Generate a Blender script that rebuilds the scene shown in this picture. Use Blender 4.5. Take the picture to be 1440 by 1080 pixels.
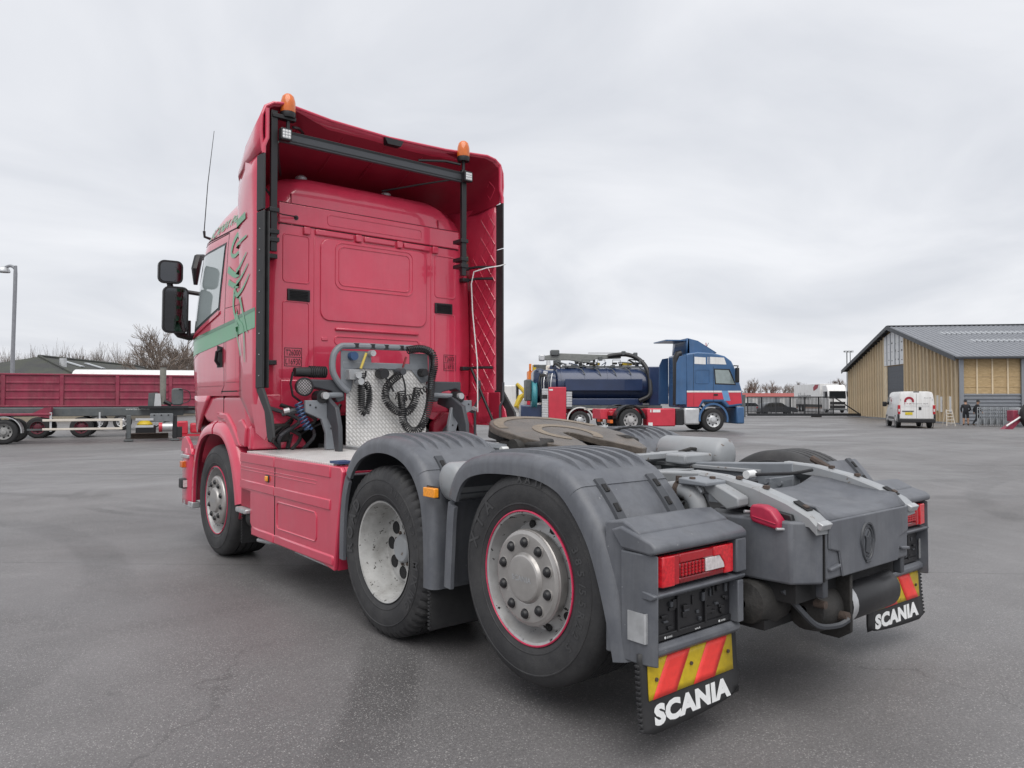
import bpy, bmesh, math, random
from mathutils import Vector, Matrix
R = math.radians
random.seed(7)
for o in list(bpy.data.objects): bpy.data.objects.remove(o)
scn = bpy.context.scene
COL = scn.collection

# ------------------------------------------------------------ camera
YAW, PITCH = R(39.30), R(1.164)
CAM = Vector((-3.473, -2.635, 1.430))
cd = bpy.data.cameras.new('camera'); cam = bpy.data.objects.new('camera', cd); COL.objects.link(cam)
cam.location = CAM
cam.rotation_euler = (R(90) + PITCH, 0, -YAW)
cd.sensor_width = 36.0; cd.lens = 36.0 * 1048.57 / 1440.0
cd.clip_start = 0.05; cd.clip_end = 6000
scn.camera = cam
RT = Vector((math.cos(YAW), -math.sin(YAW), 0)); FW = Vector((math.sin(YAW), math.cos(YAW), 0))
def W(L, D, z=0.0):            # metres to the right of / ahead of the photographer's spot -> world
    return Vector((CAM.x, CAM.y, 0)) + RT * L + FW * D + Vector((0, 0, z))

# ------------------------------------------------------------ world, sun, exposure
SUN_EL, SUN_AZ = R(60), R(215)
w = bpy.data.worlds.new('World'); scn.world = w; w.use_nodes = True
nt = w.node_tree; nt.nodes.clear()
def N(t, tree=None, **k):
    n = (tree or nt).nodes.new(t)
    for a, b in k.items(): setattr(n, a, b)
    return n
out = N('ShaderNodeOutputWorld'); bg = N('ShaderNodeBackground'); bg.inputs[1].default_value = 0.066
sky = N('ShaderNodeTexSky', sky_type='NISHITA', sun_disc=False, sun_elevation=SUN_EL, sun_rotation=SUN_AZ, air_density=1.0, dust_density=3.0)
tc = N('ShaderNodeTexCoord'); sep = N('ShaderNodeSeparateXYZ')
nt.links.new(tc.outputs['Generated'], sep.inputs[0])
def M(op, a, b=None, c=None):
    n = N('ShaderNodeMath', operation=op)
    for i, v in enumerate((a, b, c)):
        if v is None: continue
        if isinstance(v, (int, float)): n.inputs[i].default_value = v
        else: nt.links.new(v, n.inputs[i])
    return n.outputs[0]
zc = M('ADD', M('MAXIMUM', sep.outputs[2], 0.0), 0.22)
cmb = N('ShaderNodeCombineXYZ')
nt.links.new(M('DIVIDE', sep.outputs[0], zc), cmb.inputs[0]); nt.links.new(M('DIVIDE', sep.outputs[1], zc), cmb.inputs[1])
n1 = N('ShaderNodeTexNoise'); n1.inputs['Scale'].default_value = 1.15; n1.inputs['Detail'].default_value = 6; n1.inputs['Roughness'].default_value = 0.52; n1.inputs['Distortion'].default_value = 0.6
nt.links.new(cmb.outputs[0], n1.inputs['Vector'])
rp = N('ShaderNodeValToRGB'); e = rp.color_ramp.elements
e[0].position = 0.34; e[0].color = (0.615, 0.635, 0.68, 1)
e[1].position = 0.66; e[1].color = (0.80, 0.81, 0.84, 1)
nt.links.new(n1.outputs['Fac'], rp.inputs[0])
mul = N('ShaderNodeVectorMath', operation='SCALE'); mul.inputs['Scale'].default_value = 11.2
nt.links.new(rp.outputs[0], mul.inputs[0])
mx = N('ShaderNodeMixRGB'); mx.inputs[0].default_value = 0.94
nt.links.new(sky.outputs[0], mx.inputs[1]); nt.links.new(mul.outputs[0], mx.inputs[2])
nt.links.new(mx.outputs[0], bg.inputs[0]); nt.links.new(bg.outputs[0], out.inputs[0])
sl = bpy.data.lights.new('sun', 'SUN'); sl.energy = 1.5; sl.angle = R(60); sl.color = (1.0, 0.97, 0.93)
so = bpy.data.objects.new('sun', sl); COL.objects.link(so)
sd = Vector((math.sin(SUN_AZ) * math.cos(SUN_EL), math.cos(SUN_AZ) * math.cos(SUN_EL), math.sin(SUN_EL)))
so.rotation_euler = (-sd).to_track_quat('-Z', 'Y').to_euler(); so.location = (0, -20, 40)
scn.view_settings.view_transform = 'Standard'; scn.view_settings.look = 'None'
scn.view_settings.exposure = 0.68; scn.view_settings.gamma = 1.0; scn.view_settings.use_curve_mapping = False

# ------------------------------------------------------------ materials
MATS = {}
def mat(name, col, rough=0.5, metal=0.0, coat=0.0, var=0.12, vscale=6.0, bump=0.0, bscale=120.0, chips=None, spec=0.5, dust=None, emit=None, trans=0.0, streak=None):
    m = bpy.data.materials.new(name); m.use_nodes = True; t = m.node_tree
    b = t.nodes['Principled BSDF']; L = t.links.new
    b.inputs['Roughness'].default_value = rough; b.inputs['Metallic'].default_value = metal
    b.inputs['Coat Weight'].default_value = coat; b.inputs['Coat Roughness'].default_value = 0.05
    b.inputs['Specular IOR Level'].default_value = spec
    if trans: b.inputs['Transmission Weight'].default_value = trans
    co = N('ShaderNodeTexCoord', t)
    nz = N('ShaderNodeTexNoise', t); nz.inputs['Scale'].default_value = vscale; nz.inputs['Detail'].default_value = 5; nz.inputs['Roughness'].default_value = 0.6
    L(co.outputs['Object'], nz.inputs['Vector'])
    mr = N('ShaderNodeMapRange', t); mr.inputs['From Min'].default_value = 0.3; mr.inputs['From Max'].default_value = 0.7
    mr.inputs['To Min'].default_value = 1 - var; mr.inputs['To Max'].default_value = 1 + var
    L(nz.outputs['Fac'], mr.inputs[0])
    sc = N('ShaderNodeVectorMath', t, operation='SCALE'); sc.inputs[0].default_value = col[:3]; L(mr.outputs[0], sc.inputs['Scale'])
    cur = sc.outputs[0]
    if dust:      # (colour, amount, scale) dusty film
        n2 = N('ShaderNodeTexNoise', t); n2.inputs['Scale'].default_value = dust[2]; n2.inputs['Detail'].default_value = 8; n2.inputs['Roughness'].default_value = 0.7
        L(co.outputs['Object'], n2.inputs['Vector'])
        r2 = N('ShaderNodeMapRange', t); r2.inputs['From Min'].default_value = 0.42; r2.inputs['From Max'].default_value = 0.72; r2.inputs['To Max'].default_value = dust[1]
        L(n2.outputs['Fac'], r2.inputs[0])
        mm = N('ShaderNodeMixRGB', t); L(r2.outputs[0], mm.inputs[0]); L(cur, mm.inputs[1]); mm.inputs[2].default_value = (*dust[0], 1); cur = mm.outputs[0]
    if streak:    # (colour, amount, scale) rain streaks and road film running down
        mp = N('ShaderNodeMapping', t); mp.inputs['Scale'].default_value = (streak[2], streak[2], streak[2] * 0.07); L(co.outputs['Object'], mp.inputs['Vector'])
        n4 = N('ShaderNodeTexNoise', t); n4.inputs['Scale'].default_value = 1.0; n4.inputs['Detail'].default_value = 9; n4.inputs['Roughness'].default_value = 0.72; n4.inputs['Distortion'].default_value = 0.3
        L(mp.outputs[0], n4.inputs['Vector'])
        r4 = N('ShaderNodeMapRange', t); r4.inputs['From Min'].default_value = 0.46; r4.inputs['From Max'].default_value = 0.74; r4.inputs['To Max'].default_value = streak[1]
        L(n4.outputs['Fac'], r4.inputs[0])
        mm = N('ShaderNodeMixRGB', t); L(r4.outputs[0], mm.inputs[0]); L(cur, mm.inputs[1]); mm.inputs[2].default_value = (*streak[0], 1); cur = mm.outputs[0]
    if chips:     # (colour, threshold, scale) chipped paint, rust spots
        n3 = N('ShaderNodeTexNoise', t); n3.inputs['Scale'].default_value = chips[2]; n3.inputs['Detail'].default_value = 6; n3.inputs['Roughness'].default_value = 0.65
        L(co.outputs['Object'], n3.inputs['Vector'])
        r3 = N('ShaderNodeMapRange', t); r3.inputs['From Min'].default_value = chips[1]; r3.inputs['From Max'].default_value = chips[1] + 0.02
        L(n3.outputs['Fac'], r3.inputs[0])
        mm = N('ShaderNodeMixRGB', t); L(r3.outputs[0], mm.inputs[0]); L(cur, mm.inputs[1]); mm.inputs[2].default_value = (*chips[0], 1); cur = mm.outputs[0]
    L(cur, b.inputs['Base Color'])
    rr = N('ShaderNodeMapRange', t); rr.inputs['From Min'].default_value = 0.3; rr.inputs['From Max'].default_value = 0.7
    rr.inputs['To Min'].default_value = max(0.02, rough * 0.85); rr.inputs['To Max'].default_value = min(1, rough * 1.15)
    L(nz.outputs['Fac'], rr.inputs[0]); L(rr.outputs[0], b.inputs['Roughness'])
    if bump:
        nb = N('ShaderNodeTexNoise', t); nb.inputs['Scale'].default_value = bscale; nb.inputs['Detail'].default_value = 3
        L(co.outputs['Object'], nb.inputs['Vector'])
        bp = N('ShaderNodeBump', t); bp.inputs['Strength'].default_value = bump; bp.inputs['Distance'].default_value = 0.01
        L(nb.outputs['Fac'], bp.inputs['Height']); L(bp.outputs[0], b.inputs['Normal'])
    if emit:
        b.inputs['Emission Color'].default_value = (*emit[0], 1); b.inputs['Emission Strength'].default_value = emit[1]
    MATS[name] = m
    return m
RED = mat('red_paint', (0.60, 0.036, 0.086), 0.33, coat=1.0, var=0.05, vscale=2.5, dust=((0.62, 0.11, 0.16), 0.35, 3.0), streak=((0.40, 0.035, 0.065), 0.28, 9.0))
REDM = mat('red_matt_shade', (0.30, 0.014, 0.036), 0.45, var=0.08, vscale=4)  # matt red, darkened so its tone carries the shade inside the roof spoiler
COVRED = mat('cover_red', (0.40, 0.018, 0.055), 0.38, var=0.15, vscale=20, coat=0.2)
PINKRING = mat('rim_ring_red', (0.55, 0.03, 0.09), 0.4, var=0.15, vscale=30)
GREEN = mat('green_foil', (0.10, 0.33, 0.17), 0.35, coat=0.4, var=0.1, vscale=5)
GREEND = mat('green_foil_dark', (0.04, 0.17, 0.085), 0.35, coat=0.4, var=0.1, vscale=5)
GREY = mat('grey_plastic', (0.105, 0.112, 0.128), 0.47, var=0.07, vscale=5, bump=0.06, bscale=400, dust=((0.20, 0.205, 0.215), 0.42, 5.0), streak=((0.055, 0.056, 0.06), 0.5, 12.0), chips=((0.24, 0.245, 0.25), 0.69, 34))
DGREY = mat('dark_grey_plastic', (0.052, 0.056, 0.064), 0.5, var=0.1, vscale=6, bump=0.05, bscale=400)
LGREY = mat('chassis_paint', (0.29, 0.305, 0.32), 0.42, var=0.08, vscale=7, chips=((0.13, 0.10, 0.08), 0.645, 20), dust=((0.26, 0.25, 0.24), 0.4, 5))
MGREY = mat('frame_grey', (0.20, 0.215, 0.235), 0.5, var=0.12, vscale=7, chips=((0.08, 0.065, 0.055), 0.72, 18))
DIRTY = mat('dirty_iron', (0.022, 0.021, 0.020), 0.7, var=0.3, vscale=9, bump=0.3, bscale=60, dust=((0.055, 0.051, 0.047), 0.6, 6))
BLACK = mat('black_paint', (0.014, 0.014, 0.016), 0.42, var=0.15, vscale=10)
BLACKM = mat('black_matt', (0.012, 0.012, 0.013), 0.8, var=0.2)
RUBBER = mat('rubber', (0.022, 0.022, 0.024), 0.62, var=0.12, vscale=8, dust=((0.05, 0.05, 0.05), 0.4, 8))
TYRE = mat('tyre_rubber', (0.026, 0.026, 0.028), 0.66, var=0.14, vscale=9, bump=0.12, bscale=90, dust=((0.075, 0.074, 0.073), 0.55, 5))
TYREL = mat('tyre_lettering', (0.05, 0.05, 0.052), 0.55, var=0.15, vscale=20)
SILVER = mat('rim_silver', (0.46, 0.46, 0.46), 0.42, metal=0.45, var=0.1, vscale=12, chips=((0.018, 0.016, 0.015), 0.605, 26), dust=((0.30, 0.28, 0.26), 0.5, 9))
RIMW = mat('rim_white', (0.44, 0.44, 0.43), 0.45, var=0.08, vscale=10, chips=((0.03, 0.025, 0.02), 0.615, 30), dust=((0.20, 0.19, 0.175), 0.75, 8))
COVER = mat('hub_cover', (0.42, 0.405, 0.39), 0.36, metal=0.6, var=0.08, vscale=14)
STEEL = mat('galvanised', (0.48, 0.49, 0.50), 0.45, metal=0.5, var=0.15, vscale=18)
RUST = mat('rusty_steel', (0.072, 0.052, 0.042), 0.8, var=0.35, vscale=20, bump=0.3, bscale=80)
WHITE = mat('white_print', (0.78, 0.79, 0.79), 0.5, var=0.06, vscale=30, chips=((0.06, 0.06, 0.06), 0.69, 45))
WHITEP = mat('white_plastic', (0.72, 0.73, 0.73), 0.4, var=0.06)
AMBER = mat('amber_lens', (0.66, 0.15, 0.02), 0.18, var=0.15, vscale=25, coat=0.5)
AMBERB = mat('amber_lit', (0.78, 0.28, 0.02), 0.2, var=0.25, vscale=60, coat=0.5, emit=((1.0, 0.42, 0.03), 0.06))
LENSR = mat('red_lens', (0.40, 0.006, 0.014), 0.13, var=0.1, vscale=30, coat=0.6)
LENSD = mat('red_lens_dark', (0.17, 0.003, 0.007), 0.2, var=0.25, vscale=90, coat=0.5)
LENSB = mat('red_lens_bright', (0.62, 0.012, 0.022), 0.12, var=0.3, vscale=70, coat=0.7)
LAMPG = mat('lamp_glass', (0.33, 0.34, 0.35), 0.15, var=0.25, vscale=80, coat=0.6)
LENSW = mat('clear_lens', (0.60, 0.56, 0.56), 0.14, var=0.2, vscale=60, coat=0.6)
REFY = mat('reflector_yellow', (0.56, 0.40, 0.015), 0.42, var=0.12, vscale=40, chips=((0.03, 0.025, 0.02), 0.645, 22))
REFR = mat('reflector_red', (0.86, 0.055, 0.045), 0.42, var=0.08, vscale=40, chips=((0.25, 0.03, 0.03), 0.73, 26))
GLASS = mat('cab_glass', (0.36, 0.42, 0.42), 0.06, var=0.06, vscale=2, coat=1.0)
DGLASS = mat('dark_glass', (0.018, 0.021, 0.024), 0.05, var=0.1, coat=1.0)
MIRROR = mat('mirror_glass', (0.10, 0.103, 0.11), 0.03, metal=1.0, var=0.02)
GREASE = mat('greasy_plate', (0.115, 0.096, 0.080), 0.45, var=0.28, vscale=14, dust=((0.045, 0.038, 0.032), 0.85, 5), bump=0.25, bscale=70)
BLUEH = mat('blue_hose', (0.03, 0.07, 0.16), 0.4)
CABLE = mat('yellow_fitting', (0.55, 0.42, 0.08), 0.4)

def chk():     # aluminium tread plate: pairs of bars, alternating direction
    m = bpy.data.materials.new('tread_plate'); m.use_nodes = True; t = m.node_tree; L = t.links.new
    b = t.nodes['Principled BSDF']; b.inputs['Metallic'].default_value = 0.10; b.inputs['Roughness'].default_value = 0.40
    co = N('ShaderNodeTexCoord', t); mp = N('ShaderNodeMapping', t); mp.inputs['Rotation'].default_value = (0, 0, R(45))
    # object coordinates; the plate meshes carry their own flat UVs in metres
    L(co.outputs['UV'], mp.inputs['Vector'])
    br = N('ShaderNodeTexBrick', t); br.offset = 0.5; br.inputs['Scale'].default_value = 1.0
    br.inputs['Brick Width'].default_value = 0.052; br.inputs['Row Height'].default_value = 0.026; br.inputs['Mortar Size'].default_value = 0.008; br.inputs['Mortar Smooth'].default_value = 0.4
    L(mp.outputs[0], br.inputs['Vector'])
    nz = N('ShaderNodeTexNoise', t); nz.inputs['Scale'].default_value = 5; nz.inputs['Detail'].default_value = 6; L(co.outputs['UV'], nz.inputs['Vector'])
    br.inputs['Color1'].default_value = (0.95, 0.94, 0.93, 1); br.inputs['Color2'].default_value = (0.80, 0.79, 0.78, 1); br.inputs['Mortar'].default_value = (0.60, 0.59, 0.575, 1)
    mm = N('ShaderNodeMixRGB', t, blend_type='MULTIPLY'); mm.inputs[0].default_value = 0.25
    L(br.outputs['Color'], mm.inputs[1]); L(nz.outputs['Fac'], mm.inputs[2]); L(mm.outputs[0], b.inputs['Base Color'])
    inv = N('ShaderNodeMath', t, operation='SUBTRACT'); inv.inputs[0].default_value = 1; L(br.outputs['Fac'], inv.inputs[1])
    bp = N('ShaderNodeBump', t); bp.inputs['Strength'].default_value = 0.7; bp.inputs['Distance'].default_value = 0.004
    L(inv.outputs[0], bp.inputs['Height']); L(bp.outputs[0], b.inputs['Normal'])
    return m
TREAD = chk()

# ------------------------------------------------------------ mesh builder
def V3(axis, a, b, c):         # 2D outline (b,c) at a along axis
    return {'x': (a, b, c), 'y': (b, a, c), 'z': (b, c, a)}[axis]
class MB:
    def __init__(s): s.v = []; s.f = []
    def add(s, v, f):
        k = len(s.v); s.v += [tuple(p) for p in v]; s.f += [tuple(i + k for i in q) for q in f]; return s
    def box(s, x0, x1, y0, y1, z0, z1):
        return s.add([(x, y, z) for x in (x0, x1) for y in (y0, y1) for z in (z0, z1)],
                     [(0, 1, 3, 2), (4, 6, 7, 5), (0, 4, 5, 1), (2, 3, 7, 6), (0, 2, 6, 4), (1, 5, 7, 3)])
    def obox(s, c, size, rot=None):
        m = rot if rot else Matrix.Identity(3); c = Vector(c); h = [d / 2 for d in size]
        vs = [c + m @ Vector((x * h[0], y * h[1], z * h[2])) for x in (-1, 1) for y in (-1, 1) for z in (-1, 1)]
        return s.add(vs, [(0, 1, 3, 2), (4, 6, 7, 5), (0, 4, 5, 1), (2, 3, 7, 6), (0, 2, 6, 4), (1, 5, 7, 3)])
    def prism(s, poly, axis, a0, a1, taper=None):
        n = len(poly); q = taper or poly
        return s.add([V3(axis, a0, *p) for p in poly] + [V3(axis, a1, *p) for p in q],
                     [tuple(range(n)), tuple(range(2 * n - 1, n - 1, -1))] + [(i, (i + 1) % n, n + (i + 1) % n, n + i) for i in range(n)])
    def grid(s, rows, cu=False, cv=False, caps=False):
        n = len(rows[0]); k = len(rows); v = [p for r in rows for p in r]; f = []
        for i in range(k if cu else k - 1):
            for j in range(n if cv else n - 1):
                a, b = i, (i + 1) % k; c, d = j, (j + 1) % n
                f.append((a * n + c, a * n + d, b * n + d, b * n + c))
        if caps: f += [tuple(range(n)), tuple(range((k - 1) * n, k * n))]
        return s.add(v, f)
    def tube(s, path, r, n=8, closed=False, caps=True):
        P = [Vector(p) for p in path]; rows = []; up = None; k = len(P)
        for i, p in enumerate(P):
            if closed: t = (P[(i + 1) % k] - P[i - 1])
            else: t = P[min(i + 1, k - 1)] - P[max(i - 1, 0)]
            t.normalize()
            if up is None:
                up = Vector((0, 0, 1)) if abs(t.z) < 0.9 else Vector((1, 0, 0))
            up = (up - t * up.dot(t)); 
            if up.length < 1e-4: up = t.orthogonal()
            up.normalize(); sd = t.cross(up)
            rr = r[i] if isinstance(r, (list, tuple)) else r
            rows.append([p + (up * math.cos(a) + sd * math.sin(a)) * rr for a in [2 * math.pi * j / n for j in range(n)]])
        return s.grid(rows, cu=closed, cv=True, caps=caps and not closed)
    def lathe(s, prof, n, c, axis='x', sgn=1, closed=False, mod=None):
        rows = []
        for j in range(n):
            a = 2 * math.pi * j / n; row = []
            for i, (h, r) in enumerate(prof):
                if mod: r = mod(i, j, r)
                u, v_ = r * math.cos(a), r * math.sin(a)
                row.append((c[0] + sgn * h, c[1] + u, c[2] + v_) if axis == 'x' else (c[0] + u, c[1] + sgn * h, c[2] + v_) if axis == 'y' else (c[0] + u, c[1] + v_, c[2] + sgn * h))
            rows.append(row)
        return s.grid(rows, cu=True, cv=closed)
    def cyl(s, c, r, h0, h1, axis='x', n=20):
        return s.lathe([(h0, 0.0005), (h0, r), (h1, r), (h1, 0.0005)], n, c, axis)
    def rod(s, a, b, r, n=8): return s.tube([a, b], r, n)
    def xform(s, m): s.v = [tuple(m @ Vector(p)) for p in s.v]; return s
    def build(s, name, m, parent=None, smooth=35, bevel=0.0, seg=2, solid=0.0, uv=None, mirror=False):
        me = bpy.data.meshes.new(name); vs = [(-p[0], p[1], p[2]) for p in s.v] if mirror else s.v
        me.from_pydata(vs, [], s.f); bm = bmesh.new(); bm.from_mesh(me)
        bmesh.ops.remove_doubles(bm, verts=bm.verts, dist=1e-6)
        bmesh.ops.recalc_face_normals(bm, faces=bm.faces)
        if uv:
            l = bm.loops.layers.uv.new('UVMap')
            for f in bm.faces:
                for lp in f.loops: lp[l].uv = uv(lp.vert.co)
        bm.to_mesh(me); bm.free()
        if smooth:
            me.polygons.foreach_set('use_smooth', [True] * len(me.polygons)); me.set_sharp_from_angle(angle=R(smooth))
        me.materials.append(m)
        o = bpy.data.objects.new(name, me); COL.objects.link(o)
        if parent: o.parent = parent
        if solid:
            d = o.modifiers.new('solid', 'SOLIDIFY'); d.thickness = solid; d.offset = 0
        if bevel:
            d = o.modifiers.new('bevel', 'BEVEL'); d.width = bevel; d.segments = seg; d.limit_method = 'ANGLE'; d.angle_limit = R(40); d.harden_normals = False
        return o
def thing(name, label, cat, loc=(0, 0, 0), rz=0.0, group=None):
    o = bpy.data.objects.new(name, None); COL.objects.link(o); o.empty_display_size = 0.2
    o.location = loc; o.rotation_euler = (0, 0, rz); o['label'] = label; o['category'] = cat
    if group: o['group'] = group
    return o
def tag(o, label, cat, group=None, kind=None):
    if kind: o['kind'] = kind
    if label: o['label'] = label
    if cat: o['category'] = cat
    if group: o['group'] = group
    return o
def rrect(x0, x1, z0, z1, r, n=5):
    p = []
    for cx, cz, a0 in ((x1 - r, z1 - r, 0), (x0 + r, z1 - r, 90), (x0 + r, z0 + r, 180), (x1 - r, z0 + r, 270)):
        for i in range(n + 1):
            a = R(a0 + 90 * i / n); p.append((cx + r * math.cos(a), cz + r * math.sin(a)))
    return p
def text_mesh(txt, size, bold=0.0, ext=0.0, spacing=1.0, shear=0.0):
    c = bpy.data.curves.new('lettering', 'FONT'); c.body = txt; c.size = size; c.offset = bold; c.extrude = ext
    c.align_x = 'CENTER'; c.align_y = 'CENTER'; c.space_character = spacing; c.shear = shear; c.resolution_u = 3
    o = bpy.data.objects.new('lettering', c); COL.objects.link(o)
    bpy.context.view_layer.update()
    me = bpy.data.meshes.new_from_object(o.evaluated_get(bpy.context.evaluated_depsgraph_get()))
    vs = [v.co.copy() for v in me.vertices]; fs = [tuple(p.vertices) for p in me.polygons]
    bpy.data.objects.remove(o); bpy.data.curves.remove(c); bpy.data.meshes.remove(me)
    return vs, fs
def text(txt, size, origin, ux, uz, m, parent, bold=0.0, ext=0.002, sx=1.0, sz=1.0, name='lettering', spacing=1.0, shear=0.0, fn=None):
    """lettering lying in the plane spanned by ux (reading direction) and uz (up)"""
    vs, fs = text_mesh(txt, size, bold, ext, spacing, shear); ux = Vector(ux).normalized(); uz = Vector(uz).normalized(); nn = ux.cross(uz); o = Vector(origin)
    b = MB(); b.add([o + ux * v.x * sx + uz * v.y * sz + nn * v.z for v in vs], fs)
    if fn: b.v = [fn(p) for p in b.v]
    return b.build(name, m, parent, smooth=0)
# ------------------------------------------------------------ ground
def sstep(a, b, x):
    t = min(1, max(0, (x - a) / (b - a))); return t * t * (3 - 2 * t)
def gz(x, y):                 # the yard is drained: it falls ~0.4 m away from the paved crown
    d = Vector((x - CAM.x, y - CAM.y, 0)); L = d.dot(RT); D = d.dot(FW)
    D0 = 11 + 23 * sstep(-15, -2, L)
    return -0.42 * sstep(D0, D0 + 12, D)
def asphalt():
    m = bpy.data.materials.new('asphalt'); m.use_nodes = True; t = m.node_tree; L = t.links.new; b = t.nodes['Principled BSDF']
    co = N('ShaderNodeTexCoord', t); P = co.outputs['Object']
    def noise(s, d=4, ro=0.6, src=P, dist=0.0):
        n = N('ShaderNodeTexNoise', t); n.inputs['Scale'].default_value = s; n.inputs['Detail'].default_value = d; n.inputs['Roughness'].default_value = ro; n.inputs['Distortion'].default_value = dist
        L(src, n.inputs['Vector']); return n.outputs['Fac']
    def rng(v, a, b_, c, d):
        n = N('ShaderNodeMapRange', t); n.inputs['From Min'].default_value = a; n.inputs['From Max'].default_value = b_; n.inputs['To Min'].default_value = c; n.inputs['To Max'].default_value = d
        L(v, n.inputs[0]); return n.outputs[0]
    def mth(op, *a):
        n = N('ShaderNodeMath', t, operation=op)
        for i, v in enumerate(a):
            if isinstance(v, (int, float)): n.inputs[i].default_value = v
            else: L(v, n.inputs[i])
        return n.outputs[0]
    base = rng(noise(0.16, 6, 0.6), 0.34, 0.66, 0.90, 1.12)
    base = mth('MULTIPLY', base, rng(noise(1.7, 6, 0.7), 0.3, 0.7, 0.90, 1.10))
    base = mth('MULTIPLY', base, rng(noise(70, 3, 0.75), 0.3, 0.7, 0.72, 1.28))
    # streaks left by traffic and drainage, along one direction of the yard
    mp = N('ShaderNodeMapping', t); mp.inputs['Rotation'].default_value = (0, 0, R(-37)); mp.inputs['Scale'].default_value = (0.05, 0.62, 1); L(P, mp.inputs['Vector'])
    base = mth('MULTIPLY', base, rng(noise(1.0, 7, 0.62, mp.outputs[0]), 0.34, 0.66, 0.84, 1.15))
    # pale stones in the binder
    vo = N('ShaderNodeTexVoronoi', t); vo.inputs["Scale"].default_value = 120; L(P, vo.inputs['Vector'])
    vc = N('ShaderNodeSeparateColor', t); L(vo.outputs['Color'], vc.inputs[0])
    st = mth('MULTIPLY', mth('LESS_THAN', vo.outputs['Distance'], 0.40), mth('GREATER_THAN', vc.outputs[0], 0.80))
    st = mth('MULTIPLY', st, rng(noise(2.0, 4), 0.35, 0.65, 0.35, 1.0))
    vo2 = N('ShaderNodeTexVoronoi', t); vo2.inputs['Scale'].default_value = 210; L(P, vo2.inputs['Vector'])
    vc2 = N('ShaderNodeSeparateColor', t); L(vo2.outputs['Color'], vc2.inputs[0])
    st2 = mth('MULTIPLY', mth('LESS_THAN', vo2.outputs['Distance'], 0.42), mth('GREATER_THAN', vc2.outputs[0], 0.78))
    sp = N('ShaderNodeSeparateXYZ', t); L(P, sp.inputs[0]); X, Y = sp.outputs[0], sp.outputs[1]
    wob = mth('MULTIPLY', mth('SUBTRACT', noise(0.8, 5), 0.5), 0.10)
    def line(nx, ny, c, half, depth):
        d = mth('ABSOLUTE', mth('ADD', mth('SUBTRACT', mth('ADD', mth('MULTIPLY', X, nx), mth('MULTIPLY', Y, ny)), c), wob))
        return mth('MULTIPLY', mth('LESS_THAN', d, half), depth)
    def arc(cx, cy, r, half, depth, ang=None):
        d = mth('SQRT', mth('ADD', mth('POWER', mth('SUBTRACT', X, cx), 2.0), mth('POWER', mth('SUBTRACT', Y, cy), 2.0)))
        k = mth('SMOOTH_MIN', 1.0, mth('MAXIMUM', mth('DIVIDE', mth('SUBTRACT', half, mth('ABSOLUTE', mth('SUBTRACT', d, r))), half * 0.35), 0.0), 0.2)
        return mth('MULTIPLY', mth('MULTIPLY', k, rng(noise(0.5, 5), 0.42, 0.62, 0.0, 1.0)), depth)
    dark = None
    items = [line(RT.x * 0.05 + FW.x, RT.y * 0.05 + FW.y, (CAM.x * FW.x + CAM.y * FW.y) + 6.3, 0.012, 0.35),
             line(FW.x - 0.03 * RT.x, FW.y - 0.03 * RT.y, (CAM.x * FW.x + CAM.y * FW.y) + 14.4, 0.045, 0.45),
             line(FW.x + 0.08 * RT.x, FW.y + 0.08 * RT.y, (CAM.x * FW.x + CAM.y * FW.y) + 16.9, 0.06, 0.4),
             line(FW.x, FW.y, (CAM.x * FW.x + CAM.y * FW.y) + 24.0, 0.08, 0.45)]
    for (l, d_, r, h) in ((-3.2, 12.5, 3.2, 0.14), (-3.2, 12.5, 3.55, 0.10), (-9, 3.0, 6.5, 0.22), (-9, 3.0, 8.4, 0.2), (6, 22, 9.0, 0.22), (6, 22, 11.1, 0.22), (14, 7, 8.2, 0.2)):
        q = W(l, d_); items.append(arc(q.x, q.y, r, h, 0.33))
    for it in items: dark = it if dark is None else mth('MAXIMUM', dark, it)
    # hairline cracks
    cv = N('ShaderNodeTexVoronoi', t, feature='DISTANCE_TO_EDGE'); cv.inputs['Scale'].default_value = 0.17
    wv = N('ShaderNodeVectorMath', t, operation='ADD'); nv = N('ShaderNodeTexNoise', t); nv.inputs['Scale'].default_value = 0.9; nv.inputs['Detail'].default_value = 7; L(P, nv.inputs['Vector'])
    ws = N('ShaderNodeVectorMath', t, operation='SCALE'); ws.inputs['Scale'].default_value = 1.6; L(nv.outputs['Color'], ws.inputs[0]); L(P, wv.inputs[0]); L(ws.outputs[0], wv.inputs[1]); L(wv.outputs[0], cv.inputs['Vector'])
    crk = mth('MULTIPLY', mth('LESS_THAN', cv.outputs['Distance'], 0.0016), mth('MULTIPLY', rng(noise(0.33, 3), 0.53, 0.62, 0.0, 1.0), 0.22)); dark = mth('MAXIMUM', dark, crk)
    # soft soot on the parking bay
    oil = mth('MULTIPLY', rng(noise(3.1, 5, 0.6), 0.69, 0.74, 0.0, 1.0), 0.35); dark = mth('MAXIMUM', dark, oil)
    base = mth('MULTIPLY', base, mth('SUBTRACT', 1.0, dark))
    sc = N('ShaderNodeVectorMath', t, operation='SCALE'); sc.inputs[0].default_value = (0.136, 0.131, 0.132); L(base, sc.inputs['Scale'])
    mx = N('ShaderNodeMixRGB', t); L(mth('MULTIPLY', st, 0.62), mx.inputs[0]); L(sc.outputs[0], mx.inputs[1]); mx.inputs[2].default_value = (0.50, 0.485, 0.47, 1)
    mx2 = N('ShaderNodeMixRGB', t); L(mth('MULTIPLY', st2, 0.4), mx2.inputs[0]); L(mx.outputs[0], mx2.inputs[1]); mx2.inputs[2].default_value = (0.36, 0.35, 0.34, 1)
    L(mx2.outputs[0], b.inputs['Base Color'])
    L(rng(noise(0.22, 6, 0.65, dist=0.8), 0.36, 0.62, 0.36, 0.62), b.inputs['Roughness'])
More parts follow.
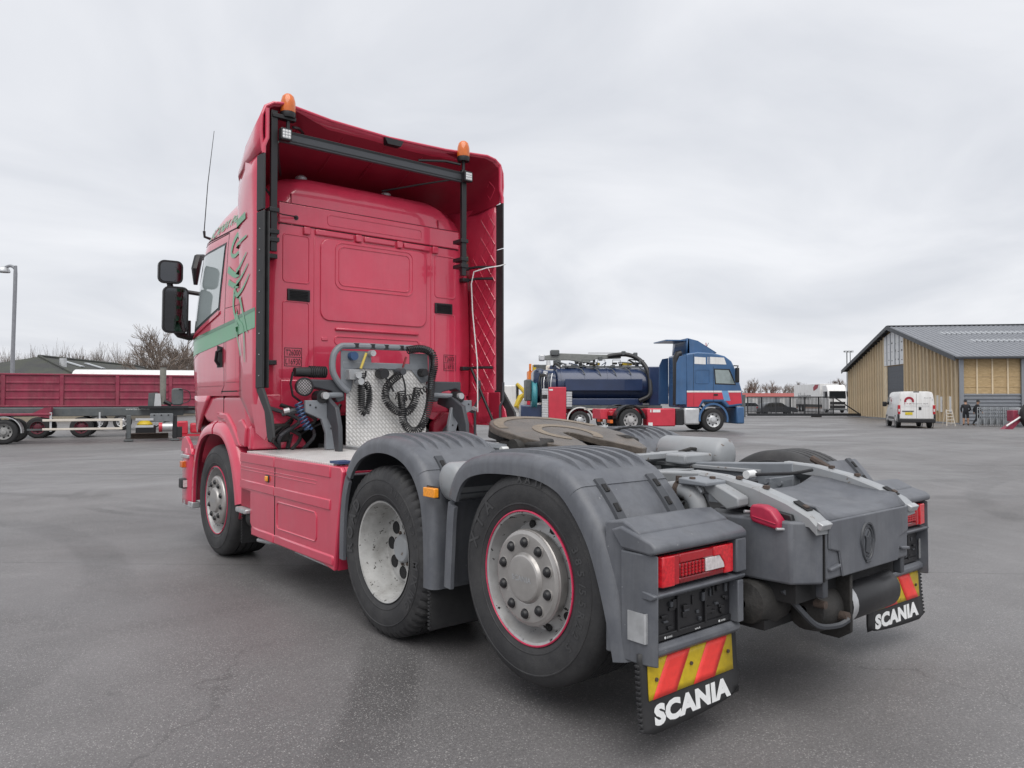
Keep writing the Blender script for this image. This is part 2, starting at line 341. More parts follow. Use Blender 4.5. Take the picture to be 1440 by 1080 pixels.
    b.inputs['Specular IOR Level'].default_value = 0.42
    bp = N('ShaderNodeBump', t); bp.inputs['Strength'].default_value = 0.55; bp.inputs['Distance'].default_value = 0.006
    L(mth('ADD', noise(110, 3, 0.7), mth('MULTIPLY', st, 0.25)), bp.inputs['Height']); L(bp.outputs[0], b.inputs['Normal'])
    return m
ASPH = asphalt()
def lerpn(a, b, n): return [a + (b - a) * i / n for i in range(n + 1)]
ls = lerpn(-1500, -60, 8)[:-1] + lerpn(-60, 60, 80)[:-1] + lerpn(60, 1500, 8)
ds = lerpn(-300, -10, 4)[:-1] + lerpn(-10, 60, 70)[:-1] + lerpn(60, 3000, 12)
rows = []
for d_ in ds:
    r_ = []
    for l in ls:
        p = W(l, d_); r_.append((p.x, p.y, gz(p.x, p.y)))
    rows.append(r_)
g = MB().grid(rows).build('ground', ASPH, None, smooth=60); tag(g, 'damp grey asphalt yard', None, kind='structure')

# ------------------------------------------------------------ main truck
T = thing('tractor_truck', 'red three-axle tractor truck with grey fenders and bare fifth wheel, lifted rear axle', 'truck')
def fit(txt, width, height, c, ux, uz, m, parent, bold=0.0, ext=0.0015, name='lettering', spacing=1.0, shear=0.0, fn=None):
    vs, fs = text_mesh(txt, 1.0, bold, 0.0, spacing, shear)
    x0 = min(v.x for v in vs); x1 = max(v.x for v in vs); y0 = min(v.y for v in vs); y1 = max(v.y for v in vs)
    ux = Vector(ux).normalized(); uz = Vector(uz).normalized(); nn = ux.cross(uz); c = Vector(c); b = MB()
    pts = [c + ux * ((v.x - (x0 + x1) / 2) / (x1 - x0) * width) + uz * ((v.y - (y0 + y1) / 2) / (y1 - y0) * height) + nn * ext for v in vs]
    if fn: pts = [fn(p) for p in pts]
    return b.add(pts, fs).build(name, m, parent, smooth=0)
def ring_text(b, txt, c, r, size, th0, s, a, step, bold=0.0):
    """letters round a sidewall; th0 clockwise degrees from the top as seen from outside"""
    th = th0
    for ch in txt:
        if ch != ' ':
            vs, fs = text_mesh(ch, size, bold)
            t = R(th); rad = Vector((0, s * math.sin(t), math.cos(t))); tan = Vector((0, s * math.cos(t), -math.sin(t)))
            o = Vector((c[0] + s * a, c[1], c[2])) + rad * r
            b.add([o + tan * v.x + rad * v.y for v in vs], fs)
        th += step * (0.55 if ch in '.,/1I' else 1.0)
def wheel(root, hub, s, kind, Rt, Wt, detail=True, texts=()):
    """s = -1 left, +1 right.  h runs inwards from the outer rim flange."""
    g_ = -s; n = 96 if detail else 48; c = hub
    def pr(p): return p
    if kind == 'drive':
        rim = [(0.004, 0.307), (-0.004, 0.303), (0.0, 0.292), (0.02, 0.286), (0.05, 0.276), (0.10, 0.262), (0.16, 0.255), (0.175, 0.245), (0.178, 0.225), (0.170, 0.213), (0.158, 0.207), (0.150, 0.198), (0.150, 0.09), (0.150, 0.05)]
        m_rim = RIMW
    else:
        rim = [(0.004, 0.307), (-0.004, 0.303), (0.0, 0.292), (0.02, 0.286), (0.045, 0.276), (0.075, 0.262), (0.088, 0.252), (0.085, 0.235), (0.055, 0.19), (0.045, 0.15), (0.045, 0.06), (0.045, 0.001)]
        m_rim = SILVER
    wh = MB().lathe(rim, n, c, 'x', g_).build('wheel', m_rim, root, smooth=40)
    back = MB().lathe([(0.20, 0.002), (0.20, 0.255), (Wt - 0.02, 0.285), (Wt - 0.02, 0.002)], 40, c, 'x', g_).build('wheel_back', BLACKM, wh)
    # tyre
    def prof(W_, off):
        P = [(0.03, 0.286), (0.006, 0.300), (-0.006, 0.318), (-0.012, 0.336), (-0.0150, 0.338), (-0.0152, 0.343), (-0.0145, 0.345), (-0.021, 0.375), (-0.022, 0.405), (-0.0195, 0.428), (-0.0215, 0.430), (-0.021, 0.4345), (-0.0175, 0.436), (-0.006, Rt - 0.036), (0.008, Rt - 0.016), (0.026, Rt - 0.005), (0.045, Rt)]
        gs = [0.25, 0.42, 0.58, 0.75] if kind != 'drive' else [0.28, 0.5, 0.72]
        for q in gs:
            x = q * W_; P += [(x - 0.0075, Rt), (x - 0.005, Rt - 0.014), (x + 0.005, Rt - 0.014), (x + 0.0075, Rt)]
        P += [(W_ - a, r) for a, r in reversed(P[:17])]
        return [(a + off, r) for a, r in P]
    P1 = prof(Wt, 0.0); nseg = 168 if detail else 64
    def lug(i, j, r):
        if kind == 'drive' and detail and i in range(13, 18) and j % 3 == 0: return r - (0.018 if i > 13 else 0.008)
        if kind != 'drive' and detail and i in (15, 16) and j % 2 == 0: return r - 0.0022
        return r
    ty = MB().lathe(P1, nseg, c, 'x', g_, mod=lug).build('tyre', TYRE, wh, smooth=30)
    if kind == 'drive':
        MB().lathe(prof(Wt, Wt + 0.04), 64, c, 'x', g_).build('inner_tyre', TYRE, wh, smooth=30)
    if texts:
        b = MB()
        for (tx, r, sz, th0, st, bo) in texts: ring_text(b, tx, c, r, sz, th0, s, 0.0235, st, bo)
        b.build('sidewall_lettering', TYREL, ty, smooth=0)['kind'] = 'stuff'
    if kind == 'drive':
        b = MB()
        for k in range(8):       # hand holes in the disc
            a = R(45 * k + 5); q = (c[0] + g_ * 0.1485, c[1] + 0.150 * math.cos(a), c[2] + 0.150 * math.sin(a))
            MB().lathe([(0.001, 0.040), (-0.004, 0.037), (-0.001, 0.034), (-0.0005, 0.001)], 20, q, 'x', g_).build('hand_hole', BLACKM, wh)
        MB().lathe([(0.15, 0.088), (0.128, 0.084), (0.118, 0.074), (0.116, 0.001)], 32, c, 'x', g_).build('hub', LGREY, wh)
        for k in range(10):
            a = R(36 * k + 28); q = (c[0] + g_ * 0.150, c[1] + 0.099 * math.cos(a), c[2] + 0.099 * math.sin(a))
            MB().lathe([(0.0, 0.012), (-0.010, 0.011), (-0.012, 0.001)], 6, q, 'x', g_).build('wheel_nut', RUST, wh, smooth=0)
        MB().lathe([(-0.0055, 0.3035), (-0.0075, 0.3065), (-0.004, 0.310), (0.0, 0.308)], n, c, 'x', g_, closed=True).build('rim_edge', BLACK, wh)
    else:
        for k in range(10):
            a = R(36 * k + 4); q = (c[0] + g_ * 0.0775, c[1] + 0.236 * math.cos(a), c[2] + 0.236 * math.sin(a))
            MB().lathe([(-0.004, 0.001), (-0.004, 0.016), (0.0, 0.020), (0.01, 0.020)], 14, q, 'x', g_).build('hand_hole', BLACKM, wh)
        MB().lathe([(-0.006, 0.302), (-0.0105, 0.305), (-0.008, 0.3105), (0.0, 0.310)], n, c, 'x', g_, closed=True).build('rim_ring', PINKRING, wh)
        if detail:
            cv = [(0.055, 0.212), (0.02, 0.2205), (0.006, 0.2215), (0.0, 0.2175), (-0.004, 0.2165), (-0.006, 0.212), (-0.008, 0.205), (-0.012, 0.200), (-0.016, 0.122), (-0.014, 0.117), (-0.020, 0.112), (-0.028, 0.108), (-0.033, 0.101), (-0.035, 0.085), (-0.035, 0.001)]
            hc = MB().lathe(cv, 72, c, 'x', g_).build('hub_cover', COVER, wh, smooth=25)
            for k in range(10):
                a = R(36 * k + 17); q = (c[0] - g_ * 0.0135, c[1] + 0.163 * math.cos(a), c[2] + 0.163 * math.sin(a))
                MB().lathe([(0.004, 0.027), (-0.003, 0.0285), (-0.0035, 0.0255), (-0.002, 0.024)], 20, q, 'x', g_).build('nut_recess', COVER, hc)
                MB().lathe([(0.002, 0.0235), (-0.010, 0.022), (-0.019, 0.014), (-0.022, 0.001)], 14, q, 'x', g_).build('nut_cap', BLACK, hc)
            fit('SCANIA', 0.135, 0.026, (c[0] - g_ * 0.0352, c[1], c[2]), (0, s, 0), (0, 0, 1), STEEL, hc, bold=0.02, ext=0.002)
    return wh
ZT = 0.606; YD = 1.347; YF = 4.39
wheel(T, (-1.224, 0, ZT), -1, 'tag', 0.497, 0.375, texts=[('385/55R22.5', 0.382, 0.055, 62, 7.4, 0.0012), ('XA11', 0.455, 0.055, -4, 7.5, 0.0012), ('XTA', 0.40, 0.09, -72, 15, 0.002)])
wheel(T, (1.224, 0, ZT), 1, 'tag', 0.497, 0.375)
wheel(T, (-1.218, YD, 0.513), -1, 'drive', 0.513, 0.31, texts=[('315/80R22.5', 0.40, 0.05, 20, 6.6, 0.001), ('ROAD', 0.385, 0.10, -95, 15, 0.003), ('MIXING', 0.40, 0.07, 92, 9, 0.002)])
wheel(T, (1.218, YD, 0.513), 1, 'drive', 0.513, 0.31, detail=False)
wheel(T, (-1.222, YF, 0.506), -1, 'front', 0.506, 0.36)
wheel(T, (1.222, YF, 0.506), 1, 'front', 0.506, 0.36, detail=False)

# ---- fenders: a flanged section swept along an arch
def catmull(P, n=6):
    out_ = []
    for i in range(len(P) - 1):
        p0 = Vector(P[max(i - 1, 0)]); p1 = Vector(P[i]); p2 = Vector(P[i + 1]); p3 = Vector(P[min(i + 2, len(P) - 1)])
        for k in range(n):
            t = k / n; out_.append(0.5 * ((2 * p1) + (p2 - p0) * t + (2 * p0 - 5 * p1 + 4 * p2 - p3) * t * t + (3 * p1 - p0 - 3 * p2 + p3) * t ** 3))
    out_.append(Vector(P[-1])); return out_
def arch_frames(path):
    fr = []
    for i, p in enumerate(path):
        t = (path[min(i + 1, len(path) - 1)] - path[max(i - 1, 0)]).normalized(); fr.append((p, Vector((-t.y, t.x))))
    return fr
def sweep_arch(fr, sec, i0=0, i1=None):
    rows = []
    for p, nrm in fr[i0:i1]:
        rows.append([(x, (p + nrm * d).x, (p + nrm * d).y) for x, d in sec])
    return MB().grid(rows, cv=True, caps=True)
def fender_sec(xo, xi, h=0.095, th=0.022, r=0.05):
    o = [(xo, 0.0), (xo, h - r)]
    o += [(xo + r * (1 - math.cos(a)), h - r + r * math.sin(a)) for a in (R(22), R(45), R(68), R(90))]
    o += [(xi - 0.02, h), (xi, h - 0.015), (xi, 0.02), (xi - th, 0.02), (xi - th, h - th)]
    o += [(xo + r * 1.2, h - th), (xo + th + 0.006, h - r), (xo + th, 0.0)]
    return o
tag_path = catmull([(0.585, 0.44), (0.572, 0.64), (0.548, 0.87), (0.475, 1.005), (0.33, 1.058), (0.12, 1.073), (-0.08, 1.066), (-0.23, 1.022), (-0.33, 0.935), (-0.415, 0.82), (-0.475, 0.68), (-0.525, 0.52), (-0.56, 0.375)], 6)
tag_path = [Vector((p.x, p.y)) for p in [Vector((q[0], q[1])) for q in tag_path]]
tf = [(p, -n_) for p, n_ in arch_frames(tag_path)]
drv_path = [Vector((q[0], q[1])) for q in catmull([(1.80, 0.39), (1.795, 0.60), (1.765, 0.80), (1.70, 0.94), (1.59, 1.045), (1.42, 1.100), (1.24, 1.105), (1.08, 1.068), (0.96, 0.99), (0.885, 0.87), (0.855, 0.72), (0.845, 0.55), (0.845, 0.40)], 6)]
df = [(p, -n_) for p, n_ in arch_frames(drv_path)]
if (tf[30][1]).y < 0: tf = [(p, -n_) for p, n_ in tf]; df = [(p, -n_) for p, n_ in df]
SEC = fender_sec(-1.252, -0.64)
def rib_on(fr, i0, i1, x, wd, base, parent, mirror=False):
    rows = []; k = i1 - i0
    for j, (p, nrm) in enumerate(fr[i0:i1]):
        e = 0.018 * min(1, j / 2.0, (k - 1 - j) / 2.0)
        a, c_ = p + nrm * (base - 0.012), p + nrm * (base + e)
        w2 = wd * 0.62
        rows.append([(x - wd / 2, a.x, a.y), (x - w2 / 2, c_.x, c_.y), (x + w2 / 2, c_.x, c_.y), (x + wd / 2, a.x, a.y)])
    return MB().grid(rows, cv=True, caps=True).build('rib', GREY, parent, smooth=25, mirror=mirror)
def latch(fr, i0, i1, x, base, parent, mirror=False):
    rows = []; wd = 0.062
    for p, nrm in fr[i0:i1]:
        a, c_ = p + nrm * (base - 0.01), p + nrm * (base + 0.010)
        rows.append([(x - wd / 2, a.x, a.y), (x - wd / 2 + 0.006, c_.x, c_.y), (x + wd / 2 - 0.006, c_.x, c_.y), (x + wd / 2, a.x, a.y)])
    l = MB().grid(rows, cv=True, caps=True).build('strap_bracket', DGREY, parent, smooth=25, mirror=mirror)
    n_ = i1 - i0
    for k in range(3):
        m_ = i0 + int((k + 0.5) * n_ / 3); p, nrm = fr[min(m_, len(fr) - 2)]; q, _ = fr[min(m_ + 1, len(fr) - 1)]
        t = (q - p).normalized(); c_ = p + nrm * (base + 0.012)
        rot = Matrix(((1, 0, 0), (0, t.x, nrm.x), (0, t.y, nrm.y)))
        MB().obox((x, c_.x, c_.y), (0.026, 0.042, 0.006), rot).build('slot', BLACKM, l, bevel=0.002, mirror=mirror)
        MB().obox((x + 0.006, c_.x + t.x * 0.012, c_.y + t.y * 0.012), (0.010, 0.012, 0.012), rot).build('bolt', DIRTY, l, mirror=mirror)
    return l
# left rear (lifted) axle
i_seam0 = 13; i_seam1 = 45
f1 = sweep_arch(tf, SEC, 0, i_seam0).build('fender', GREY, T, smooth=50)
f2 = sweep_arch([(p, n_) for p, n_ in tf[i_seam0:i_seam1 + 1]], [(x, d + 0.004) if d > 0.03 else (x, d) for x, d in SEC]).build('fender', GREY, T, smooth=50)
f3 = sweep_arch(tf, SEC, i_seam1, None).build('fender', GREY, T, smooth=50)
for k in range(6): rib_on(tf, 21, 43, -1.125 + 0.086 * k, 0.046, 0.097, f2)
latch(tf, 44, 57, -1.10, 0.099, f3); latch(tf, 44, 57, -0.76, 0.099, f3)
# left driven axle
d1 = sweep_arch(df, SEC, 0, 17).build('fender', GREY, T, smooth=50)
d2 = sweep_arch(df, [(x, d + 0.004) if d > 0.03 else (x, d) for x, d in SEC], 17, 50).build('fender', GREY, T, smooth=50)
d3 = sweep_arch(df, SEC, 49, None).build('fender', GREY, T, smooth=50)
for k in range(6): rib_on(df, 26, 45, -1.125 + 0.086 * k, 0.042, 0.097, d2)
latch(df, 46, 60, -1.10, 0.099, d3)
# right side: driven axle has its fender, the rear one only its rear piece
dr = sweep_arch(df, SEC, 0, None).build('fender', GREY, T, smooth=50, mirror=True)
for k in range(6): rib_on(df, 26, 45, -1.125 + 0.086 * k, 0.042, 0.095, dr, mirror=True)
fr_ = sweep_arch(tf, SEC, 45, None).build('fender', GREY, T, smooth=50, mirror=True)
latch(tf, 45, 58, -0.80, 0.099, fr_, mirror=True); latch(tf, 45, 58, -1.1, 0.099, fr_, mirror=True)
# side marker between the fenders and mud flap behind the driven wheel
mk = MB().prism(rrect(0.69, 0.80, 0.905, 0.955, 0.006), 'x', -1.285, -1.255).build('side_marker', AMBERB, T, bevel=0.004)
MB().box(-1.256, -1.2525, 0.685, 0.805, 0.898, 0.962).build('marker_base', BLACK, mk)
mf = MB().box(-1.235, -0.66, 0.800, 0.812, 0.17, 0.47).build('mud_flap', RUBBER, T, bevel=0.004)
for k in range(14): MB().box(-1.243, -1.235, 0.797, 0.815, 0.18 + k * 0.02, 0.19 + k * 0.02).build('edge_rib', RUBBER, mf)

# ---- tail ends with lamps, plate holder and mud flaps
def tail(mir):
    B = lambda b, n_, m_, par, **k: b.build(n_, m_, par, mirror=mir, **k)
    body = MB().prism([(-0.50, 0.40), (-0.50, 0.93), (-0.60, 0.945), (-0.685, 0.905), (-0.685, 0.44), (-0.62, 0.41)], 'x', -1.232, -0.645)
    tp = B(body, 'tail_panel', GREY, T, bevel=0.008)
    hood = MB().prism([(-0.545, 0.905), (-0.60, 0.924), (-0.755, 0.880), (-0.778, 0.863), (-0.778, 0.838), (-0.75, 0.828), (-0.60, 0.836)], 'x', -1.250, -0.640)
    B(hood, 'hood', GREY, tp, bevel=0.010, seg=3)
    B(MB().prism([(-0.60, 0.655), (-0.755, 0.655), (-0.770, 0.668), (-0.770, 0.678), (-0.70, 0.690), (-0.60, 0.690)], 'x', -1.246, -0.642), 'lamp_shelf', GREY, tp, bevel=0.006)
    B(MB().prism([(-0.715, -0.64), (-0.715, -0.775), (-0.642, -0.775), (-0.642, -0.64)], 'z', 0.692, 0.835), 'end_block', GREY, tp, bevel=0.006)
    B(MB().prism([(-1.248, -0.60), (-1.248, -0.70), (-1.225, -0.775), (-1.215, -0.69), (-1.19, -0.60)], 'z', 0.40, 0.83), 'corner_block', GREY, tp, bevel=0.006)
    B(MB().prism([(-0.66, 0.415), (-0.66, 0.47), (-0.725, 0.472), (-0.745, 0.458), (-0.745, 0.435), (-0.72, 0.415)], 'x', -1.22, -0.645), 'lower_shelf', GREY, tp, bevel=0.006)
    B(MB().box(-0.690, -0.650, -0.765, -0.66, 0.473, 0.654), 'holder_frame', GREY, tp, bevel=0.005)
    # lamp
    lamp = B(MB().box(-1.208, -0.722, -0.742, -0.60, 0.694, 0.824), 'tail_lamp', BLACK, T, bevel=0.01)
    def lens(x0, x1, z0, z1, m_, y1=-0.765, nm='lens', bev=0.006):
        return B(MB().box(x0, x1, y1, -0.7425, z0, z1), nm, m_, lamp, bevel=bev)
    B(MB().prism([(-1.214, -0.66), (-1.207, -0.735), (-1.19, -0.768), (-1.122, -0.772), (-1.122, -0.743), (-1.205, -0.62)], 'z', 0.699, 0.819), 'lens', LENSB, lamp, bevel=0.005)
    lens(-1.1215, -1.085, 0.699, 0.819, LENSR); lens(-1.0845, -0.865, 0.780, 0.819, LENSR)
    lens(-1.0845, -0.915, 0.724, 0.7795, LENSD, -0.763); lens(-1.0845, -0.790, 0.699, 0.7235, LENSD, -0.764)
    B(MB().prism([(-0.9145, 0.724), (-0.9145, 0.7795), (-0.82, 0.7795), (-0.79, 0.745), (-0.785, 0.724)], 'y', -0.7425, -0.764), 'reverse_lens', LENSW, lamp, bevel=0.003)
    B(MB().prism([(-0.8645, 0.780), (-0.8645, 0.819), (-0.728, 0.819), (-0.728, 0.699), (-0.7895, 0.699), (-0.7845, 0.7235), (-0.7895, 0.7455), (-0.8195, 0.780)], 'y', -0.7425, -0.767), 'lens', LENSB, lamp, bevel=0.004)
    for r_ in range(4):
        for c_ in range(7):
            if (r_ + c_) % 1 == 0:
                B(MB().lathe([(0, 0.0075), (-0.004, 0.006), (-0.005, 0.0005)], 8, (-1.07 + c_ * 0.0225, -0.7632, 0.7335 + r_ * 0.0125), 'y'), 'led', LENSR, lamp)
    # number plate holder
    ph = B(MB().box(-1.185, -0.691, -0.722, -0.684, 0.478, 0.652), 'plate_holder', BLACK, T, bevel=0.004)
    rnd = random.Random(5)
    for k in range(26):
        x = -1.17 + rnd.random() * 0.44; z = 0.515 + rnd.random() * 0.105; a, h_ = 0.008 + rnd.random() * 0.03, 0.008 + rnd.random() * 0.03
        B(MB().box(x, x + a, -0.728 - rnd.random() * 0.006, -0.7215, z, z + h_), 'clip', BLACK if k % 3 else DGREY, ph, bevel=0.002)
    for x in (-1.06, -0.88): B(MB().box(x, x + 0.012, -0.734, -0.7215, 0.50, 0.64), 'clip', BLACK, ph, bevel=0.002)
    B(MB().box(-1.18, -0.695, -0.731, -0.7215, 0.481, 0.506), 'holder_rail', BLACK, ph, bevel=0.003)
    if not mir:
        for x in (-1.11, -0.755):
            fit('SCANIA', 0.034, 0.008, (x, -0.7312, 0.491), (1, 0, 0), (0, 0, 1), WHITE, ph, bold=0.01)
            B(MB().cyl((x - 0.026, -0.7315, 0.491), 0.005, -0.0008, 0.0005, 'y', 10), 'badge', WHITE, ph)
        fit('scania.dk', 0.036, 0.008, (-0.93, -0.7312, 0.491), (1, 0, 0), (0, 0, 1), WHITE, ph, bold=0.01)
    pl = B(MB().prism([(-1.254, -0.640), (-1.254, -0.725), (-1.249, -0.730), (-1.205, -0.7305), (-1.205, -0.726), (-1.250, -0.724), (-1.250, -0.640)], 'z', 0.487, 0.602), 'corner_plate', STEEL, T, smooth=0)
    for z in (0.515, 0.545, 0.575): B(MB().cyl((-1.228, -0.7305, z), 0.0055, -0.002, 0.001, 'y', 8), 'rivet', DGREY, pl)
    # mud flap
    yw = 0.0 if not mir else 0.16
    def fy(x, z): return -0.700 - 0.05 * (0.45 - z) - 0.06 * max(0, 0.30 - z) ** 1.2 + yw * (-(x + 1.25)) * 0 + (0.10 * max(0, 0.45 - z) * (x + 1.25) / 0.62 if mir else 0)
    rows = []
    N1, N2 = 10, 10
    for i in range(N2 + 1):
        z = 0.445 + (0.130 - 0.445) * i / N2; row = []
        for j in range(N1 + 1):
            u = j / N1; x = -1.262 + 0.632 * u
            zz = z + (0.03 * (u ** 3) if i == N2 else 0) + (0.02 if i == N2 and j in (0, N1) else 0)
            row.append((x, fy(x, zz), zz))
        rows.append(row)
    fl = B(MB().grid(rows), 'mud_flap', RUBBER, T, solid=0.014, smooth=60)
    for k in range(13):
        z = 0.155 + 0.02 * k
        B(MB().box(-1.274, -1.262, fy(-1.26, z) - 0.010, fy(-1.26, z) + 0.010, z, z + 0.011), 'edge_rib', RUBBER, fl, bevel=0.002)
    B(MB().prism([(-1.215, 0.425), (-0.685, 0.425), (-0.685, 0.455), (-1.215, 0.455)], 'y', -0.695, -0.712), 'clamp_strip', DIRTY, fl)
    # reflector board: yellow with slanted red bars
    X0, X1, Z0, Z1 = -1.222, -0.668, 0.262, 0.412
    def on(x, z, h): return (x, fy(x, z) - 0.0075 - h, z)
    def sheet(poly, h, n=6):
        (a, b_, c_, d_) = poly; b = MB(); rows = []
        for i in range(n + 1):
            t = i / n; p = (a[0] + (d_[0] - a[0]) * t, a[1] + (d_[1] - a[1]) * t); q = (b_[0] + (c_[0] - b_[0]) * t, b_[1] + (c_[1] - b_[1]) * t)
            rows.append([on(p[0] + (q[0] - p[0]) * u / 4, p[1] + (q[1] - p[1]) * u / 4, h) for u in range(5)])
        return b.grid(rows)
    dxs = 0.10
    rp_ = B(sheet([(X0, Z1), (X1, Z1), (X1, Z0), (X0, Z0)], 0.003), 'reflector_board', REFY, fl, solid=0.003)
    for x0 in (X0 + 0.02, X0 + 0.275):
        B(sheet([(x0 + dxs, Z1), (x0 + dxs + 0.145, Z1), (x0 + 0.145, Z0), (x0, Z0)], 0.006), 'red_bar', REFR, rp_, solid=0.001)
    for (bx, bz) in ((X0 + 0.045, 0.335), (X0 + 0.265, 0.350), (X1 - 0.035, 0.345)):
        B(MB().cyl(on(bx, bz, 0.008), 0.008, -0.004, 0.002, 'y', 8), 'bolt', RUST, rp_)
    s_ = 1 if not mir else -1
    # lettering reads left to right on both flaps
    fit('SCANIA', 0.50, 0.082, (s_ * -0.945, 0, 0.198), (1, 0, 0), (0, 0, 1), WHITE, fl, bold=0.06, spacing=1.06, fn=lambda p: (p.x, fy(-abs(p.x), p.z) - 0.0090, p.z))
    return tp
tail(False); tail(True)
# ------------------------------------------------------------ cab shell
KEY = [  # z, half width, rear y, front y
    (1.46, 1.214, 3.65, 5.645), (1.52, 1.221, 3.65, 5.67), (1.80, 1.225, 3.65, 5.71), (2.05, 1.225, 3.65, 5.70), (2.40, 1.215, 3.65, 5.60), (2.80, 1.195, 3.65, 5.45), (2.96, 1.180, 3.65, 5.37),
    (3.05, 1.150, 3.65, 5.26), (3.16, 1.100, 3.65, 5.08), (3.27, 1.030, 3.665, 4.86), (3.36, 0.950, 3.71, 4.66), (3.43, 0.840, 3.79, 4.48), (3.475, 0.70, 3.90, 4.34), (3.495, 0.45, 4.0, 4.22)]
def cab_key(z):
    for i in range(len(KEY) - 1):
        a, b = KEY[i], KEY[i + 1]
        if a[0] <= z <= b[0]:
            t = (z - a[0]) / (b[0] - a[0]); return [a[k] + (b[k] - a[k]) * t for k in (1, 2, 3)]
    return KEY[-1][1:] if z > 2 else KEY[0][1:]
def cab_sec(z):                # left half, rear centre to front centre
    w_, yr, yf = cab_key(z); L_ = yf - yr
    q = min(1.0, w_ / 1.2); c0 = w_ - 0.245 * q; d_ = 0.155 * q
    pts = [(0, yr), (c0 * 0.5, yr), (c0 - 0.02, yr), (c0 + 0.015, yr + 0.008), (c0 + 0.04, yr + 0.028), (w_ - 0.05, yr + d_ * 0.75), (w_ - 0.018, yr + d_), (w_, yr + d_ + 0.06)]
    k = L_ / 2.05
    for y_, i_ in ((0.55, 0), (0.95, 0), (1.30, 0.0), (1.42, 0.006), (1.55, 0.025), (1.68, 0.062), (1.80, 0.13), (1.90, 0.225), (1.97, 0.35), (2.02, 0.52), (2.05, 0.8)):
        pts.append((w_ - i_ * min(1, w_ / 1.2), yr + y_ * k))
    pts.append((0, yr + 2.065 * k)); return pts
def cab_x(y, z):
    p = cab_sec(z)
    if y < 3.84 and 1.46 < z < 3.42: return max(1.2515, p[7][0])
    for i in range(7, len(p) - 1):
        if p[i][1] <= y <= p[i + 1][1]:
            t = (y - p[i][1]) / (p[i + 1][1] - p[i][1]); return p[i][0] + (p[i + 1][0] - p[i][0]) * t
    return p[7][0] if y < 4.5 else 0.5
zs = []
for i in range(len(KEY) - 1): zs += lerpn(KEY[i][0], KEY[i + 1][0], 2)[:-1]
zs.append(KEY[-1][0]); rows = []
for z in zs:
    h_ = cab_sec(z); rows.append([(-x, y, z) for x, y in h_] + [(x, y, z) for x, y in reversed(h_[1:-1])])
CAB = MB().grid(rows, cv=True, caps=True).build('cab', RED, T, smooth=28)
YR = 3.65
def wallbox(x0, x1, z0, z1, dy, m=RED, nm='panel', bev=0.006, r=0.0, par=CAB):
    if r: return MB().prism(rrect(x0, x1, z0, z1, r), 'y', YR + 0.004, YR - dy).build(nm, m, par, bevel=bev, smooth=40)
    return MB().box(x0, x1, YR - dy, YR + 0.004, z0, z1).build(nm, m, par, bevel=bev)
def ridge(x0, x1, z0, z1, r=0.05, t=0.008, nm='pressed_edge'):
    MB().tube([(x, YR, z) for x, z in rrect(x0, x1, z0, z1, r)], t, 6, closed=True).build(nm, RED, CAB)
wallbox(-0.955, 0.955, 2.97, 3.150, 0.012, nm='roof_band', bev=0.008)
wallbox(-0.955, -0.84, 2.962, 2.969, 0.004, BLACKM, 'seam', 0); wallbox(-0.83, 0.955, 2.962, 2.969, 0.004, BLACKM, 'seam', 0)
wallbox(-0.955, 0.955, 3.1505, 3.1565, 0.003, BLACKM, 'seam', 0)
MB().tube([(x, YR - 0.012, z) for x, z in rrect(-0.50, 0.50, 3.01, 3.105, 0.03)], 0.0055, 6, closed=True).build('pressed_edge', RED, CAB)
for x0, x1 in ((-0.62, -0.24), (-0.13, 0.20), (0.30, 0.60)): wallbox(x0, x1, 2.905, 2.958, 0.020, nm='overlap_strip', bev=0.01)
for x in (-0.70, -0.19, 0.25, 0.66): wallbox(x - 0.032, x + 0.032, 2.895, 2.962, 0.028, nm='tab', bev=0.008)
wallbox(-0.565, 0.565, 2.14, 2.89, 0.012, nm='centre_panel', bev=0.01, r=0.09)
for a in ((-0.42, 0.40, 2.44, 2.865, 0.07), (-0.385, 0.365, 2.475, 2.83, 0.05)):
    MB().tube([(x, YR - 0.012, z) for x, z in rrect(*a)], 0.0075, 6, closed=True).build('pressed_edge', RED, CAB)
for s in (-1, 1):
    ridge(s * 0.79 - 0.12, s * 0.79 + 0.12, 2.46, 2.88, 0.03); ridge(s * 0.79 - 0.12, s * 0.79 + 0.12, 1.30, 2.29, 0.03)
    MB().box(s * 0.62 - 0.006, s * 0.62 + 0.006, YR - 0.006, YR + 0.004, 1.6, 2.89).build('pressed_edge', RED, CAB, bevel=0.003)
    v_ = wallbox(s * 0.77 - 0.105, s * 0.77 + 0.105, 2.295, 2.40, 0.016, BLACK, 'vent', 0.006)
    for k in range(6): MB().obox((s * 0.77, YR - 0.019, 2.313 + k * 0.0142), (0.17, 0.012, 0.004), Matrix.Rotation(R(35), 3, 'X')).build('louvre', BLACK, v_)
    # weight stencil: two lines in boxes
    x0, x1 = (-0.895, -0.735) if s < 0 else (0.775, 0.925)
    st = MB()
    for (a, b_, c_, d_) in ((x0, x1, 1.877, 1.881), (x0, x1, 1.798, 1.802), (x0, x1, 1.719, 1.723), (x0, x0 + 0.004, 1.719, 1.881), (x1 - 0.004, x1, 1.719, 1.881)):
        MB().box(a, b_, YR - 0.0035, YR - 0.001, c_, d_).build('stencil_line', BLACK, CAB, smooth=0)
    for k_, tx in ((0, 'T26000'), (1, 'L16930')):
        fit(tx, x1 - x0 - 0.024, 0.052, ((x0 + x1) / 2, YR - 0.0015, 1.839 - 0.079 * k_), (1, 0, 0), (0, 0, 1), BLACK, CAB, name='stencil_lettering')
    for (xx, zz) in ((0.52, 1.975), (0.52, 1.70)): wallbox(s * xx - 0.032, s * xx + 0.032, zz - 0.018, zz + 0.018, 0.008, nm='pad', bev=0.008, r=0.012)
